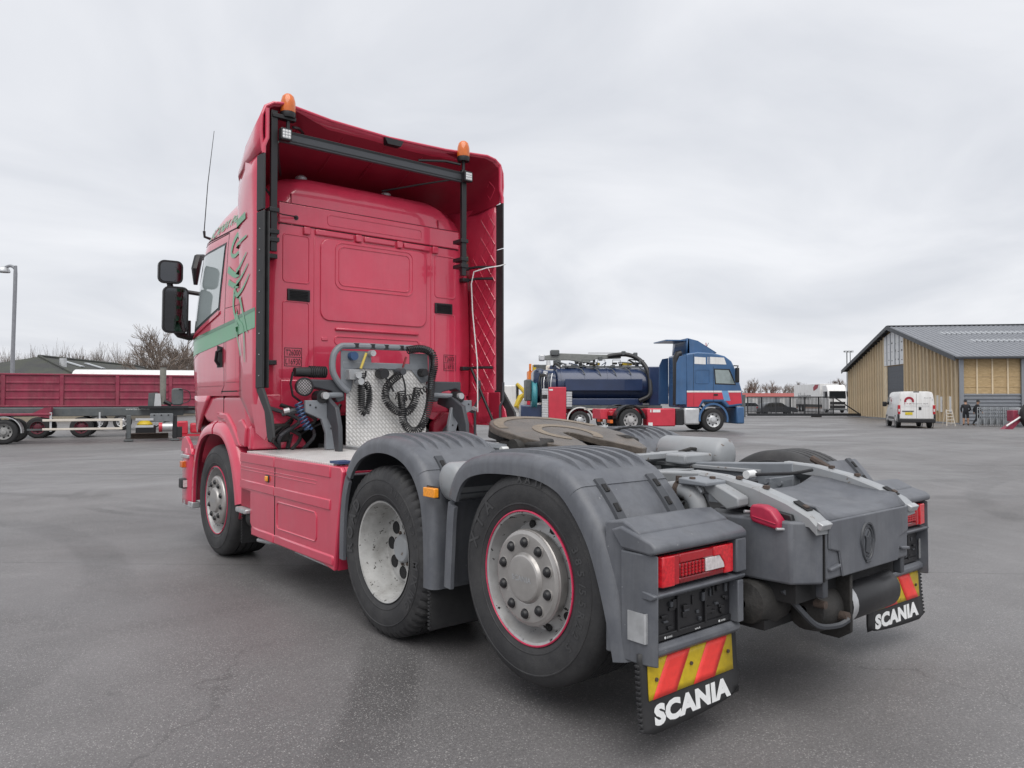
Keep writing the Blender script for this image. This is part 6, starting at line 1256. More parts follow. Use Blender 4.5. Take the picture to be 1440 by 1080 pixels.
MB().lathe([(0.55, 0.35), (0.62, 0.36), (0.75, 0.25), (0.82, 0.02)], 16, (0, 0, 0), 'z').build('yellow_cover', P_YEL, cm); bx(-0.4, 0.5, -0.3, 0.3, 0.05, 0.55).build('engine', BLACK, cm, bevel=0.06); bx(-0.6, 0.8, -0.35, 0.35, 0.0, 0.06).build('base_plate', P_SLATE, cm); MB().tube([(0.4, 0, 0.4), (0.9, 0, 0.7), (1.0, 0, 0.75)], 0.03, 6).build('handle', BLACK, cm)

# ------------------------------------------------------------ timber hall
HR = heading(26.0 / 26.23, -3.5 / 26.23)
hp0 = W(33.05, 55.0); HALL = thing('timber_hall', 'unfinished timber hall with grey corrugated roof and roller door in the gable', 'building', (hp0.x, hp0.y, -0.42), HR)
WOOD = mat('timber', (0.50, 0.37, 0.215), 0.75, var=0.16, vscale=3, bump=0.1, bscale=30)
WOODL = mat('pale_timber', (0.66, 0.545, 0.38), 0.7, var=0.12, vscale=3)
WOODB = mat('timber_brown', (0.40, 0.285, 0.155), 0.75, var=0.2, vscale=3)
WOODD = mat('timber_grey', (0.44, 0.35, 0.23), 0.75, var=0.2, vscale=3)
def woodwool():
    m = mat('wood_wool', (0.36, 0.255, 0.125), 0.9, var=0.1); t = m.node_tree; b = t.nodes['Principled BSDF']; L = t.links.new
    co = N('ShaderNodeTexCoord', t); mp = N('ShaderNodeMapping', t); mp.inputs['Scale'].default_value = (1.2, 1.2, 5); L(co.outputs['Object'], mp.inputs[0])
    nz = N('ShaderNodeTexNoise', t); nz.inputs['Scale'].default_value = 2.2; nz.inputs['Detail'].default_value = 8; nz.inputs['Roughness'].default_value = 0.75; L(mp.outputs[0], nz.inputs[0])
    cr_ = N('ShaderNodeValToRGB', t); cr_.color_ramp.elements[0].position = 0.3; cr_.color_ramp.elements[0].color = (0.31, 0.21, 0.10, 1); cr_.color_ramp.elements[1].position = 0.7; cr_.color_ramp.elements[1].color = (0.60, 0.45, 0.26, 1)
    L(nz.outputs['Fac'], cr_.inputs[0]); L(cr_.outputs[0], b.inputs['Base Color']); return m
WWOOL = woodwool()
ROOFM = mat('roof_sheet', (0.185, 0.195, 0.215), 0.5, var=0.08, vscale=0.8, dust=((0.25, 0.26, 0.28), 0.5, 1.5)); TRIM = mat('dark_trim', (0.045, 0.05, 0.058), 0.5); STEELB = mat('wall_steel', (0.25, 0.265, 0.29), 0.42, metal=0.3, var=0.06); DOORM = mat('door_grey', (0.062, 0.070, 0.085), 0.5, var=0.04); FOILM = mat('white_membrane', (0.70, 0.71, 0.72), 0.6, var=0.1, vscale=3)
GW, EZ, RZ, HL = 26.2, 4.95, 8.35, 46.0
def roofz(y): return EZ + (RZ - EZ) * (1 - abs(y - GW / 2) / (GW / 2))
gp = [(0, 0), (0, EZ), (GW / 2, RZ), (GW, EZ), (GW, 0), (14.5, 0), (14.5, 4.85), (10.5, 4.85), (10.5, 0)]
GABD = mat('gable_shadow_board', (0.24, 0.165, 0.085), 0.85, var=0.2, vscale=2)
gwall = MB().prism(gp, 'x', 0.0, 0.12).build('gable_wall', GABD, HALL, smooth=0)
std = bx(-0.15, 0.0, -0.035, 0.035, 0, 1).build('stud', WOODL, gwall, smooth=0)
y = 0.35; first = True; rr_ = random.Random(3); k = 0
while y < GW:
    if not (10.45 < y < 14.6):
        h_ = roofz(y) - 0.12; o = std if first else inst(std, (0, 0, 0), gwall); first = False
        o.location = (0, y, 0); o.scale = (1, 1.2 if k % 2 else 0.8, h_)
    y += 0.71; k += 1
k = 0; y = 0.35 + 0.335
while y < GW - 0.3:               # cover boards between the studs, standing slightly proud and uneven
    if not (10.3 < y < 14.7):
        bx(-0.025 - 0.015 * rr_.random(), 0.0, y - 0.235 - 0.04 * rr_.random(), y + 0.22 + 0.05 * rr_.random(), 0.05, roofz(y) - 0.25).build('board', rr_.choice((WOOD, WOODB, WOODD)), gwall, smooth=0)
    y += 0.71
bx(-0.10, 0.0, 14.5, 15.4, 0, 4.9).build('door_jamb', WOODL, gwall); bx(-0.06, 0.0, 10.42, 10.5, 0, 4.9).build('door_jamb', WOOD, gwall)
wp_ = MB().prism([(10.5, 4.95), (15.3, 4.95), (15.3, roofz(15.3) - 0.2), (GW / 2, RZ - 0.3), (10.5, roofz(10.5) - 0.2)], 'x', -0.09, -0.03).build('membrane', FOILM, gwall, smooth=0)
for yy in (11.4, 12.4, 13.5, 14.4): bx(-0.13, -0.09, yy - 0.05, yy + 0.05, 4.97, roofz(yy) - 0.3).build('batten', STEELB, wp_)
for i in range(18): bx(-0.096, -0.09, 10.7 + (i % 6) * 0.78, 10.95 + (i % 6) * 0.78, 5.3 + (i // 6) * 0.75 + rr_.random() * 0.3, 5.36 + (i // 6) * 0.75 + rr_.random() * 0.05).build('membrane_print', TRIM, wp_)
dr_ = bx(-0.02, 0.06, 10.5, 14.5, 0.0, 4.85).build('roller_door', DOORM, HALL)
for i in range(9): bx(-0.026, -0.02, 10.5, 14.5, 0.02 + 0.54 * i, 0.05 + 0.54 * i).build('door_rib', TRIM, dr_)
for yy, z0 in ((1.35, 0.85), (3.75, 0.95), (3.1, 0.85)):
    pn = bx(-0.09, -0.03, yy - 0.22, yy + 0.22, z0, z0 + 1.2).build('side_door', P_WHITE if yy != 3.1 else FOILM, HALL); bx(-0.10, -0.03, yy + 0.22, yy + 0.36, z0 - 0.05, z0 + 1.25).build('door_frame', WOODL, pn)
bx(-0.16, 0.02, -0.1, GW, -0.05, 0.10).build('sill', STEELB, HALL)
# long wall
lw = bx(0.0, HL, 0.0, 0.12, 2.15, EZ).build('long_wall', WWOOL, HALL, smooth=0)
ls_ = bx(-0.05, 0.05, -0.08, 0.0, 2.15, EZ).build('stud', WOODL, lw, smooth=0); ls_.location = (1.15, 0, 0)
for k in range(1, 40):
    x = 1.15 + 1.05 * k
    if abs((x % 4.2) - 0.1) > 0.25 and x < HL: inst(ls_, (x, 0, 0), lw)
for i in range(3): bx(0.2, HL, -0.03, 0.0, 2.75 + 0.75 * i, 2.80 + 0.75 * i).build('sheet_joint', WOOD, lw, smooth=0)
for k in range(0, 11): bx(0.05 + 4.2 * k - 0.14, 0.05 + 4.2 * k + 0.14, -0.20, -0.05, 0, EZ).build('steel_post', STEELB, HALL)
pr_ = []; z = 0.0
while z < 2.15: pr_ += [(-0.02, z), (-0.10, z + 0.05), (-0.10, z + 0.13), (-0.02, z + 0.18)]; z += 0.26
MB().grid([[(x, y_, z_) for y_, z_ in pr_] for x in (0.0, HL)]).build('corrugated_wall', STEELB, HALL, smooth=0)
# roof: corrugated sheets, one part per sheet; ridge, gutter, verge
OV = 0.55; sl_ = (RZ - EZ) / (GW / 2)
def roof_side(flip):
    yy = lambda t: (-OV + t * (GW / 2 + OV)); zz = lambda t: EZ + 0.12 - OV * sl_ + t * (RZ - EZ + OV * sl_)
    sx = -OV; nsh = 0
    while sx < HL:
        row0 = []; x = sx; wd = 4.0
        while x < sx + wd - 0.001:
            row0 += [(x, 0.0), (x + 0.22, 0.0), (x + 0.26, 0.055), (x + 0.36, 0.055), (x + 0.40, 0.0)]; x += 0.40
        rows = []
        for t in (0, 1): rows.append([(x_, (yy(t) if not flip else GW - yy(t)), zz(t) + h_) for x_, h_ in row0])
        MB().grid(rows).build('roof_sheet', ROOFM, HALL, smooth=0); sx += wd
    return yy, zz
yy_, zz_ = roof_side(False); roof_side(True)
SKY_ = mat('skylight', (0.42, 0.44, 0.46), 0.35, var=0.05)
for x0, t0, t1 in ((2.4, 0.68, 0.76), (3.2, 0.42, 0.49)):
    x = x0
    while x < HL - 1: MB().grid([[(x + a, yy_(t), zz_(t) + h_) for a, h_ in ((0, 0.012), (0.22, 0.012), (0.26, 0.068), (0.36, 0.068), (0.40, 0.012))] for t in (t0, t1)]).build('skylight', SKY_, HALL, smooth=0); x += 0.40
bx(-OV - 0.02, HL, GW / 2 - 0.25, GW / 2 + 0.25, RZ + 0.12, RZ + 0.22).build('ridge_cap', TRIM, HALL, bevel=0.03)
bx(-OV, HL, -OV - 0.14, -OV, EZ - 0.16, EZ + 0.02).build('gutter', TRIM, HALL, bevel=0.03)
for fl in (False, True):
    P_ = [(yy_(t), zz_(t)) for t in (0, 1)]; P_ = [(a if not fl else GW - a, b_) for a, b_ in P_]
    MB().prism([(P_[0][0], P_[0][1] - 0.28), (P_[1][0], P_[1][1] - 0.28), (P_[1][0], P_[1][1] + 0.08), (P_[0][0], P_[0][1] + 0.08)], 'x', -OV - 0.05, -OV + 0.02).build('verge_board', TRIM, HALL)
    MB().prism([(P_[0][0], P_[0][1] - 0.10), (P_[1][0], P_[1][1] - 0.10), (P_[1][0], P_[1][1] - 0.04), (P_[0][0], P_[0][1] - 0.04)], 'x', -OV, HL).build('roof_deck', TRIM, HALL)
    for i in range(12):
        t = (i + 0.5) / 12; a = yy_(t) if not fl else GW - yy_(t); bx(-OV, 0.0, a - 0.06, a + 0.06, zz_(t) - 0.27, zz_(t) - 0.09).build('purlin_end', TRIM, HALL)

# ------------------------------------------------------------ delivery van
VN = thing('delivery_van', 'white delivery van with red roof emblem, parked before the timber hall', 'van', put(25.65, 47.3), heading(math.sin(R(18)), math.cos(R(18)))); VN.scale = (1.04, 1.04, 1.04)
# local: x forward from the rear bumper, y to the left
def vsec(x, zt, hw, zb=0.34, tum=0.16):
    h = zt - zb; pts = []
    for u, v_ in ((0.90, 0.0), (0.985, 0.06), (1.0, 0.16), (1.0, 0.38), (0.985, 0.52), (0.965, 0.66), (0.93, 0.82), (0.90, 0.92), (0.84, 0.975), (0.70, 0.995), (0.35, 1.0), (0.0, 1.0)):
        pts.append((u * hw, zb + v_ * h))
    return [(x, a, b_) for a, b_ in pts] + [(x, -a, b_) for a, b_ in reversed(pts[:-1])]
vs_ = [vsec(0.02, 2.10, 0.97), vsec(0.06, 2.24, 1.0), vsec(0.3, 2.26, 1.02), vsec(3.2, 2.26, 1.02), vsec(3.55, 2.22, 1.02), vsec(3.95, 1.90, 1.01), vsec(4.25, 1.52, 1.0), vsec(4.75, 1.25, 0.97), vsec(5.0, 1.05, 0.90), vsec(5.08, 0.85, 0.80)]
vb = MB().grid(vs_, caps=True).build('body', P_WHITE, VN, smooth=30)
bx(-0.10, 0.35, -1.02, 1.02, 0.34, 0.60).build('rear_bumper', BLACK, VN, bevel=0.05); bx(-0.06, 0.28, -1.03, -0.93, 0.5, 0.86).build('bumper_corner', BLACK, VN, bevel=0.03); bx(-0.06, 0.28, 0.93, 1.03, 0.5, 0.86).build('bumper_corner', BLACK, VN, bevel=0.03)
for s in (-1, 1):
    tl = bx(-0.01, 0.10, s * 0.955 - 0.075, s * 0.955 + 0.075, 0.86, 1.42).build('tail_lamp', LENSR, VN, bevel=0.02); bx(-0.016, 0.0, s * 0.955 - 0.045, s * 0.955 + 0.045, 1.02, 1.18).build('clear_section', LENSW, tl)
    bx(0.0, 0.03, s * 0.86 - 0.02, s * 0.86 + 0.02, 1.70, 1.80).build('hinge', P_ALU, VN)
    for x in (0.95, 4.05): road_wheel(VN, x, s * 0.97, 0.34, 0.22, P_SLATE)
    for x in (0.95, 4.05): MB().lathe([(-0.01, 0.36), (0.012, 0.38), (0.012, 0.43), (-0.01, 0.43)], 24, (x, s * 1.015, 0.36), 'y', s).build('arch_trim', BLACK, VN)
    bx(1.5, 3.4, s * 1.02 - 0.015, s * 1.02 + 0.015, 0.52, 0.68).build('side_moulding', BLACK, VN)
    MB().prism([(3.25, 1.42), (3.30, 1.95), (3.62, 1.95), (4.10, 1.42)], 'y', s * 1.0 - 0.02, s * 1.0 + 0.012).build('side_window', DGLASS, VN)
    bx(3.90, 4.05, s * 1.16 - 0.13, s * 1.16 + 0.13, 1.30, 1.62).build('wing_mirror', BLACK, VN, bevel=0.05)
bx(0.012, 0.03, -0.006, 0.006, 0.62, 2.1).build('door_gap', P_SLATE, VN); bx(0.018, 0.03, -0.95, 0.95, 1.285, 1.297).build('door_gap', P_ALU, VN); bx(0.03, 0.09, -0.16, 0.16, 2.19, 2.25).build('brake_lamp', BLACK, VN, bevel=0.02)
bx(-0.01, 0.03, -0.27, -0.12, 1.12, 1.30).build('door_handle', BLACK, VN, bevel=0.03); bx(-0.012, 0.03, 0.15, 0.78, 1.02, 1.07).build('plate_lamp', BLACK, VN); bx(0.0, 0.03, 0.22, 0.62, 0.82, 0.98).build('number_plate', P_YELPL, VN)
MARN = mat('maroon_print', (0.30, 0.012, 0.03), 0.5); GRYP = mat('grey_print', (0.16, 0.16, 0.17), 0.6)
# emblem: half-ring hood over a small face-like gap
def arc_badge(cx, cy, z, r0, r1, plane, par):
    pts = [(r1 * math.cos(R(a)), r1 * math.sin(R(a))) for a in range(-20, 201, 12)] + [(r0 * math.cos(R(a)) * 0.9, r0 * math.sin(R(a)) * (0.8 + 0.25 * (a % 24 == 0))) for a in range(200, -21, -12)]
    return MB().prism([(cy + a, z + b_) for a, b_ in pts], 'x', cx - 0.004, cx + 0.02).build('emblem', MARN, par, smooth=0)
arc_badge(0.006, 0.40, 1.66, 0.17, 0.27, 'x', VN)
fit('A T O', 0.38, 0.06, (0.004, 0.50, 1.50), (0, -1, 0), (0, 0, 1), MARN, VN, ext=0.004, bold=0.03); fit('transport ApS', 0.95, 0.075, (0.004, -0.15, 1.50), (0, -1, 0), (0, 0, 1), GRYP, VN, ext=0.004); fit('kurerkørsel og flytning', 1.35, 0.05, (0.004, -0.02, 1.36), (0, -1, 0), (0, 0, 1), GRYP, VN, ext=0.004); fit('Boxer 335', 0.4, 0.05, (0.004, -0.62, 1.86), (0, -1, 0), (0, 0, 1), GRYP, VN, ext=0.004)
fit('A T O', 0.5, 0.10, (2.4, 1.0, 1.52), (-1, 0, 0), (0, 0, 1), MARN, VN, ext=0.012); fit('transport', 0.9, 0.08, (2.3, 1.02, 1.20), (-1, 0, 0), (0, 0, 1), GRYP, VN, ext=0.012)
MB().prism([(2.35, 1.62), (2.65, 1.62), (2.52, 1.92)], 'y', 1.0, 1.012).build('emblem', MARN, VN, smooth=0)

# ------------------------------------------------------------ two people by the hall
SKIN = mat('skin', (0.42, 0.25, 0.17), 0.6); CLOTH = mat('black_cloth', (0.014, 0.015, 0.019), 0.85, var=0.2); CLOTH2 = mat('dark_trousers', (0.020, 0.022, 0.026), 0.85, var=0.2); BOOT = mat('boot_brown', (0.09, 0.055, 0.03), 0.7); BEAN = mat('cap_black', (0.012, 0.012, 0.014), 0.8)
def person(label, loc, rz, J, shorts, cap):
    P = thing('person', label, 'person', loc, rz, None)
    names = list(J); idx = {n_: i for i, n_ in enumerate(names)}
    E_ = [('pelvis', 'belly'), ('belly', 'chest'), ('chest', 'neck'), ('neck', 'head0'), ('head0', 'head1'), ('head1', 'head2')]
    for s in 'lr': E_ += [('chest', 'sh' + s), ('sh' + s, 'el' + s), ('el' + s, 'wr' + s), ('wr' + s, 'pa' + s), ('pelvis', 'hi' + s), ('hi' + s, 'kn' + s), ('kn' + s, 'an' + s), ('an' + s, 'to' + s)]
    rad = dict(pelvis=(0.16, 0.12), belly=(0.16, 0.125), chest=(0.18, 0.135), neck=(0.06, 0.06), head0=(0.075, 0.085), head1=(0.083, 0.10), head2=(0.05, 0.06))
    for s in 'lr': rad.update({'sh' + s: (0.085,) * 2, 'el' + s: (0.062,) * 2, 'wr' + s: (0.045,) * 2, 'pa' + s: (0.042, 0.028), 'hi' + s: (0.115,) * 2, 'kn' + s: (0.080,) * 2, 'an' + s: (0.055,) * 2, 'to' + s: (0.048,) * 2})
    me = bpy.data.meshes.new('body'); me.from_pydata([J[n_] for n_ in names], [(idx[a], idx[b_]) for a, b_ in E_], [])
    o = bpy.data.objects.new('body', me); COL.objects.link(o); md = o.modifiers.new('skin', 'SKIN'); md.use_smooth_shade = True
    for i, n_ in enumerate(names): me.skin_vertices[0].data[i].radius = rad[n_]; me.skin_vertices[0].data[i].use_root = (n_ == 'pelvis')
    sb = o.modifiers.new('sub', 'SUBSURF'); sb.levels = 2; sb.render_levels = 2
    bpy.context.view_layer.update(); m2 = bpy.data.meshes.new_from_object(o.evaluated_get(bpy.context.evaluated_depsgraph_get()))
    bpy.data.objects.remove(o); b_ = bpy.data.objects.new('body', m2); COL.objects.link(b_); b_.parent = P
    m2.materials.clear()
    for m_ in (CLOTH, CLOTH2, SKIN, BOOT): m2.materials.append(m_)
    for p in m2.polygons:
        c = p.center; near = lambda n_: (Vector(J[n_]) - c).length
        if c.z > 1.50 and near('head1') < 0.24: k = 2
        elif near('pal') < 0.10 or near('par') < 0.10: k = 2
        elif c.z > 0.88: k = 0
        elif c.z < 0.13: k = 3
        elif shorts and c.z < 0.52: k = 2
        else: k = 1
        p.material_index = k; p.use_smooth = True
    h = Vector(J['head1'])
    MB().lathe([(-0.01, 0.112), (0.05, 0.112), (0.10, 0.085), (0.13, 0.02)], 16, (h.x, h.y, h.z + 0.02), 'z').build('cap', BEAN, b_)
    if cap: MB().obox((h.x + 0.13, h.y, h.z + 0.02), (0.12, 0.15, 0.015)).build('cap_peak', BEAN, b_, bevel=0.006)
    for nm, off, m_ in (('nose', (0.115, 0, -0.02), SKIN),): MB().obox(h + Vector(off), (0.03, 0.022, 0.04)).build(nm, m_, b_, bevel=0.008)
    for sy in (-1, 1): MB().obox(h + Vector((0.098, sy * 0.032, 0.0)), (0.012, 0.02, 0.012)).build('eye', BLACKM, b_, bevel=0.004); MB().obox(h + Vector((0.0, sy * 0.098, -0.01)), (0.035, 0.016, 0.06)).build('ear', SKIN, b_, bevel=0.006)
    MB().obox(h + Vector((0.10, 0, -0.06)), (0.012, 0.045, 0.010)).build('mouth', MARN, b_, bevel=0.003)
    for s in 'lr':
        w_, p_ = Vector(J['wr' + s]), Vector(J['pa' + s]); d = (p_ - w_).normalized(); sd = d.cross(Vector((0, 0, 1)) if abs(d.z) < 0.8 else Vector((1, 0, 0))).normalized(); nn = d.cross(sd)
        for i, ln in enumerate((0.075, 0.085, 0.08, 0.062)):
            q = p_ + sd * (0.027 - 0.018 * i); MB().tube([q, q + d * ln * 0.5, q + d * ln * 0.85 + nn * ln * 0.3], [0.0095, 0.009, 0.007], 6).build('finger', SKIN, b_)
        q = w_ + d * 0.03 + sd * 0.035; MB().tube([q, q + sd * 0.025 + d * 0.03, q + sd * 0.03 + d * 0.06], [0.011, 0.010, 0.008], 6).build('thumb', SKIN, b_)
    return P
J1 = dict(pelvis=(0, 0, 0.95), belly=(0.0, 0, 1.12), chest=(0.03, 0, 1.36), neck=(0.05, 0, 1.50), head0=(0.07, 0, 1.58), head1=(0.08, 0, 1.66), head2=(0.07, 0, 1.73), shl=(0.03, 0.20, 1.41), ell=(-0.03, 0.29, 1.15), wrl=(0.12, 0.24, 0.98), pal=(0.18, 0.22, 0.95), shr=(0.03, -0.20, 1.41), elr=(0.0, -0.29, 1.14), wrr=(0.18, -0.22, 1.03), par=(0.25, -0.20, 1.04), hil=(0, 0.10, 0.90), knl=(0.02, 0.13, 0.50), anl=(-0.03, 0.14, 0.09), tol=(0.13, 0.16, 0.05), hir=(0, -0.10, 0.90), knr=(0.03, -0.13, 0.50), anr=(-0.02, -0.14, 0.09), tor=(0.14, -0.16, 0.05))
J2 = dict(J1); J2.update(shl=(0.03, 0.20, 1.41), ell=(-0.12, 0.26, 1.16), wrl=(-0.10, 0.27, 0.92), pal=(-0.09, 0.27, 0.85), elr=(0.10, -0.28, 1.16), wrr=(0.24, -0.26, 0.96), par=(0.28, -0.25, 0.90), knl=(0.22, 0.11, 0.52), anl=(0.32, 0.11, 0.11), tol=(0.48, 0.12, 0.06), knr=(-0.05, -0.11, 0.50), anr=(-0.30, -0.11, 0.13), tor=(-0.16, -0.12, 0.05))
person('person in black jacket and dark shorts with bare calves, back turned, beside the step ladder', put(31.75, 52.2), heading(0.35, 0.93), J1, True, True)
person('person in black jacket and long dark trousers striding past the steel panels', put(32.15, 51.6), heading(0.95, -0.25), J2, False, False)
# ladder
LD = thing('step_ladder', 'white wooden step ladder before the timber gable', 'ladder', put(30.0, 51.2), heading(1, 0.0)); LD.scale = (0.70, 0.70, 0.70)
for s in (-1, 1):
    MB().rod((s * 0.42, -0.30, 0.0), (s * 0.26, 0.0, 1.62), 0.045, 4).build('rail', P_CREAM, LD, smooth=0); MB().rod((s * 0.44, 0.45, 0.0), (s * 0.28, 0.03, 1.62), 0.035, 4).build('rear_rail', P_CREAM, LD, smooth=0)
for k in range(5): bx(-0.40 + 0.03 * k, 0.40 - 0.03 * k, -0.30 + 0.06 * k, -0.20 + 0.06 * k, 0.28 + 0.31 * k, 0.34 + 0.31 * k).build('tread', P_CREAM, LD)
# galvanised fence panels leaning together
GALV = mat('galvanised_far', (0.30, 0.315, 0.33), 0.5, metal=0.3, var=0.25, vscale=3)
for k in range(5):
    FP = thing('fence_panel', 'grey galvanised fence panel stacked upright before the corrugated wall', 'fence panel', put(32.0 + 0.28 * k, 50.4 - 0.22 * k), heading(1, -0.08 + 0.03 * k), 'stacked fence panels')
    if k == 0:
        for z in (0.25, 0.55, 0.85, 1.15, 1.30): bx(-0.55, 0.55, -0.02, 0.02, z - 0.025, z + 0.025).build('rail', GALV, FP)
        for i in range(9): bx(-0.55 + 0.1375 * i - 0.02, -0.55 + 0.1375 * i + 0.02, -0.045, -0.02, 0.05, 1.32).build('upright', GALV, FP)
        bx(-0.55, 0.55, -0.01, 0.01, 0.16, 0.50).build('mesh_sheet', GALV, FP); fp0 = FP
    else:
        for c in fp0.children: q = c.copy(); COL.objects.link(q); q.parent = FP
BX = thing('steel_container', 'open galvanised steel skip beside the red plough', 'container', put(33.75, 49.0), heading(1, -0.05))
MB().prism([(-0.5, 0.1), (0.6, 0.1), (0.7, 1.2), (-0.55, 1.2)], 'y', -0.5, 0.5).build('body', GALV, BX, bevel=0.03); bx(-0.6, 0.75, -0.55, 0.55, 1.18, 1.28).build('rim', P_ALU, BX); bx(-0.5, 0.6, -0.53, -0.5, 0.3, 0.4).build('rib', GALV, BX)
for x in (-0.4, 0.5): bx(x - 0.1, x + 0.1, -0.4, 0.4, 0.0, 0.1).build('skid', GALV, BX)
RP = thing('plough', 'red tractor-drawn implement with large rubber tyre', 'implement', put(29.3, 43.6), heading(1, 0.1))
road_wheel(RP, 1.0, -0.6, 0.85, 0.4, P_WHITE, n=32); MB().prism([(-0.9, 0.0), (-0.3, 0.0), (0.5, 0.75), (0.5, 1.1), (0.3, 1.0), (-0.2, 0.45)], 'y', -0.25, 0.1).build('blade', P_WINE, RP, bevel=0.02); bx(-0.1, 0.3, -0.1, 0.4, 0.5, 1.15).build('frame', P_WINE, RP, bevel=0.03)
MB().rod((-0.7, -0.3, 0.25), (0.5, -0.3, 0.95), 0.05).build('ram', P_WHITE, RP); bx(0.2, 1.2, -0.2, 0.6, 0.9, 1.25).build('hood', GALV, RP, bevel=0.04)

# ------------------------------------------------------------ gate, road train, cars, far buildings beyond the gate
GT = thing('sliding_gate', 'dark steel bar sliding gate closing the yard', 'gate', put(24.3, 77.0), heading(1.0, 0.0))
GM = mat('gate_steel', (0.022, 0.024, 0.028), 0.5)
bx(0, 13.4, -0.08, 0.08, 0.12, 0.38).build('bottom_beam', GM, GT); bx(0, 8.9, -0.05, 0.05, 2.02, 2.12).build('top_rail', GM, GT)
b0 = bx(-0.022, 0.022, -0.022, 0.022, 0.38, 2.02).build('bar', GM, GT); b0.location = (0.15, 0, 0)
for k in range(1, 62): inst(b0, (0.15 + 0.14 * k, 0, 0), GT)
for k in range(7): bx(-0.05 + 1.475 * k, 0.05 + 1.475 * k, -0.06, 0.06, 0.38, 2.12).build('post', GM, GT)
MB().rod((8.95, 0, 2.05), (11.6, 0, 0.3), 0.06, 6).build('brace', GM, GT); bx(6.6, 7.6, -0.15, 0.15, -0.05, 0.14).build('roller_block', BLACK, GT); bx(-0.5, -0.25, -0.2, 0.2, 0, 2.3).build('gate_post', P_SLATE, GT)
FT = thing('lorry', 'white lorry with a dark windscreen and white box trailer beyond the gate', 'truck', put(44.1, 101.0), heading(-0.06, -1.0))
lc = MB().prism([(-2.3, 0.5), (-2.3, 3.75), (-0.8, 3.8), (-0.3, 3.2), (0.0, 2.1), (0.0, 0.4), (-0.6, 0.4)], 'y', -1.25, 1.25).build('cab', P_WHITE, FT, bevel=0.10, seg=3)
MB().prism([(-1.1, 1.95), (1.1, 1.95), (1.05, 2.95), (-1.05, 2.95)], 'x', -0.33, 0.03).build('windscreen', DGLASS, lc); bx(-0.2, 0.03, -1.0, 1.0, 0.6, 1.5).build('grille', BLACK, lc); bx(-0.2, 0.04, -1.2, 1.2, 1.02, 1.10).build('grille_bar', P_WHITE, lc); bx(-0.3, 0.06, -1.2, 1.2, 0.35, 0.55).build('bumper', P_SLATE, lc)
for s in (-1, 1): bx(-0.6, -0.3, s * 1.4 - 0.13, s * 1.4 + 0.13, 2.1, 2.9).build('mirror', BLACK, lc); MB().prism([(-1.9, 2.0), (-0.35, 2.0), (-0.55, 2.9), (-1.9, 2.9)], 'y', s * 1.25 - 0.01, s * 1.25 + 0.012).build('side_window', DGLASS, lc)
for s in (-1, 1): road_wheel(FT, -1.3, s * 1.2, 0.5, 0.3)
tr_ = bx(-14.5, -3.0, -1.28, 1.28, 1.1, 4.0).build('box_trailer', P_WHITE, FT, bevel=0.03); bx(-14.5, -3, -1.0, 1.0, 0.7, 1.1).build('trailer_frame', BLACK, FT)
fit('bilenhvem', 5.6, 1.0, (-9.6, -1.285, 2.3), (1, 0, 0), (0, 0, 1), GRYP, tr_, ext=0.01); MB().prism([(-5.6, 3.0), (-4.0, 3.4), (-3.6, 3.9), (-5.0, 3.9), (-5.8, 3.5)], 'y', -1.282, -1.30).build('emblem', MARN, tr_, smooth=0)
for x in (-12.5, -11.2): road_wheel(FT, x, -1.2, 0.5, 0.3)
def car(label, L_, D_, h, m_, est=False):
    C_ = thing('parked_car', label, 'car', put(L_, D_), h)
    zz0 = 0.28
    prof = [(-2.15, 0.30), (-2.2, 0.75), (-2.05, 1.0), (-1.75 if not est else -2.0, 1.42 if est else 1.3), (-1.0, 1.47), (0.2, 1.45), (0.95, 1.0), (2.0, 0.86), (2.2, 0.62), (2.2, 0.30)]
    b_ = MB().prism(prof, 'y', -0.86, 0.86).build('body', m_, C_, bevel=0.09, seg=3)
    for s in (-1, 1):
        MB().prism([(-1.75, 0.98), (-1.5, 1.34), (-0.95, 1.40), (0.15, 1.38), (0.78, 1.0)], 'y', s * 0.85, s * 0.872).build('side_window', DGLASS, b_)
        for x in (-1.35, 1.4): road_wheel(C_, x, s * 0.84, 0.32, 0.2)
        bx(2.12, 2.215, s * 0.62 - 0.18, s * 0.62 + 0.18, 0.62, 0.76).build('headlamp', LENSW, b_); bx(-2.2, -2.12, s * 0.66 - 0.14, s * 0.66 + 0.14, 0.75, 0.95).build('tail_lamp', LENSR, b_)
car('silver estate car parked beyond the gate, behind the dark car', 29.6, 92.5, heading(1, 0.15), mat('silver_car', (0.42, 0.43, 0.45), 0.3, metal=0.3), True)
car('dark grey car parked beyond the gate bars', 31.6, 89.0, heading(1, 0.1), mat('dark_car', (0.03, 0.033, 0.038), 0.3, coat=0.6))
LBd = thing('low_building', 'long low building with a red roof beyond the gate', 'building', put(49.0, 150.0), heading(1, 0))
bx(-2, 14, 0, 8, 0, 2.3).build('wall', mat('brick_far', (0.22, 0.15, 0.12), 0.8, var=0.2), LBd); MB().prism([(-0.6, 2.25), (4, 3.1), (8.6, 2.25)], 'x', -2.5, 14.5).build('roof', mat('red_roof', (0.30, 0.06, 0.05), 0.7, var=0.1), LBd)
for k in range(5): bx(-0.5 + 3 * k, 0.9 + 3 * k, -0.03, 0.02, 0.8, 1.9).build('window', DGLASS, LBd)
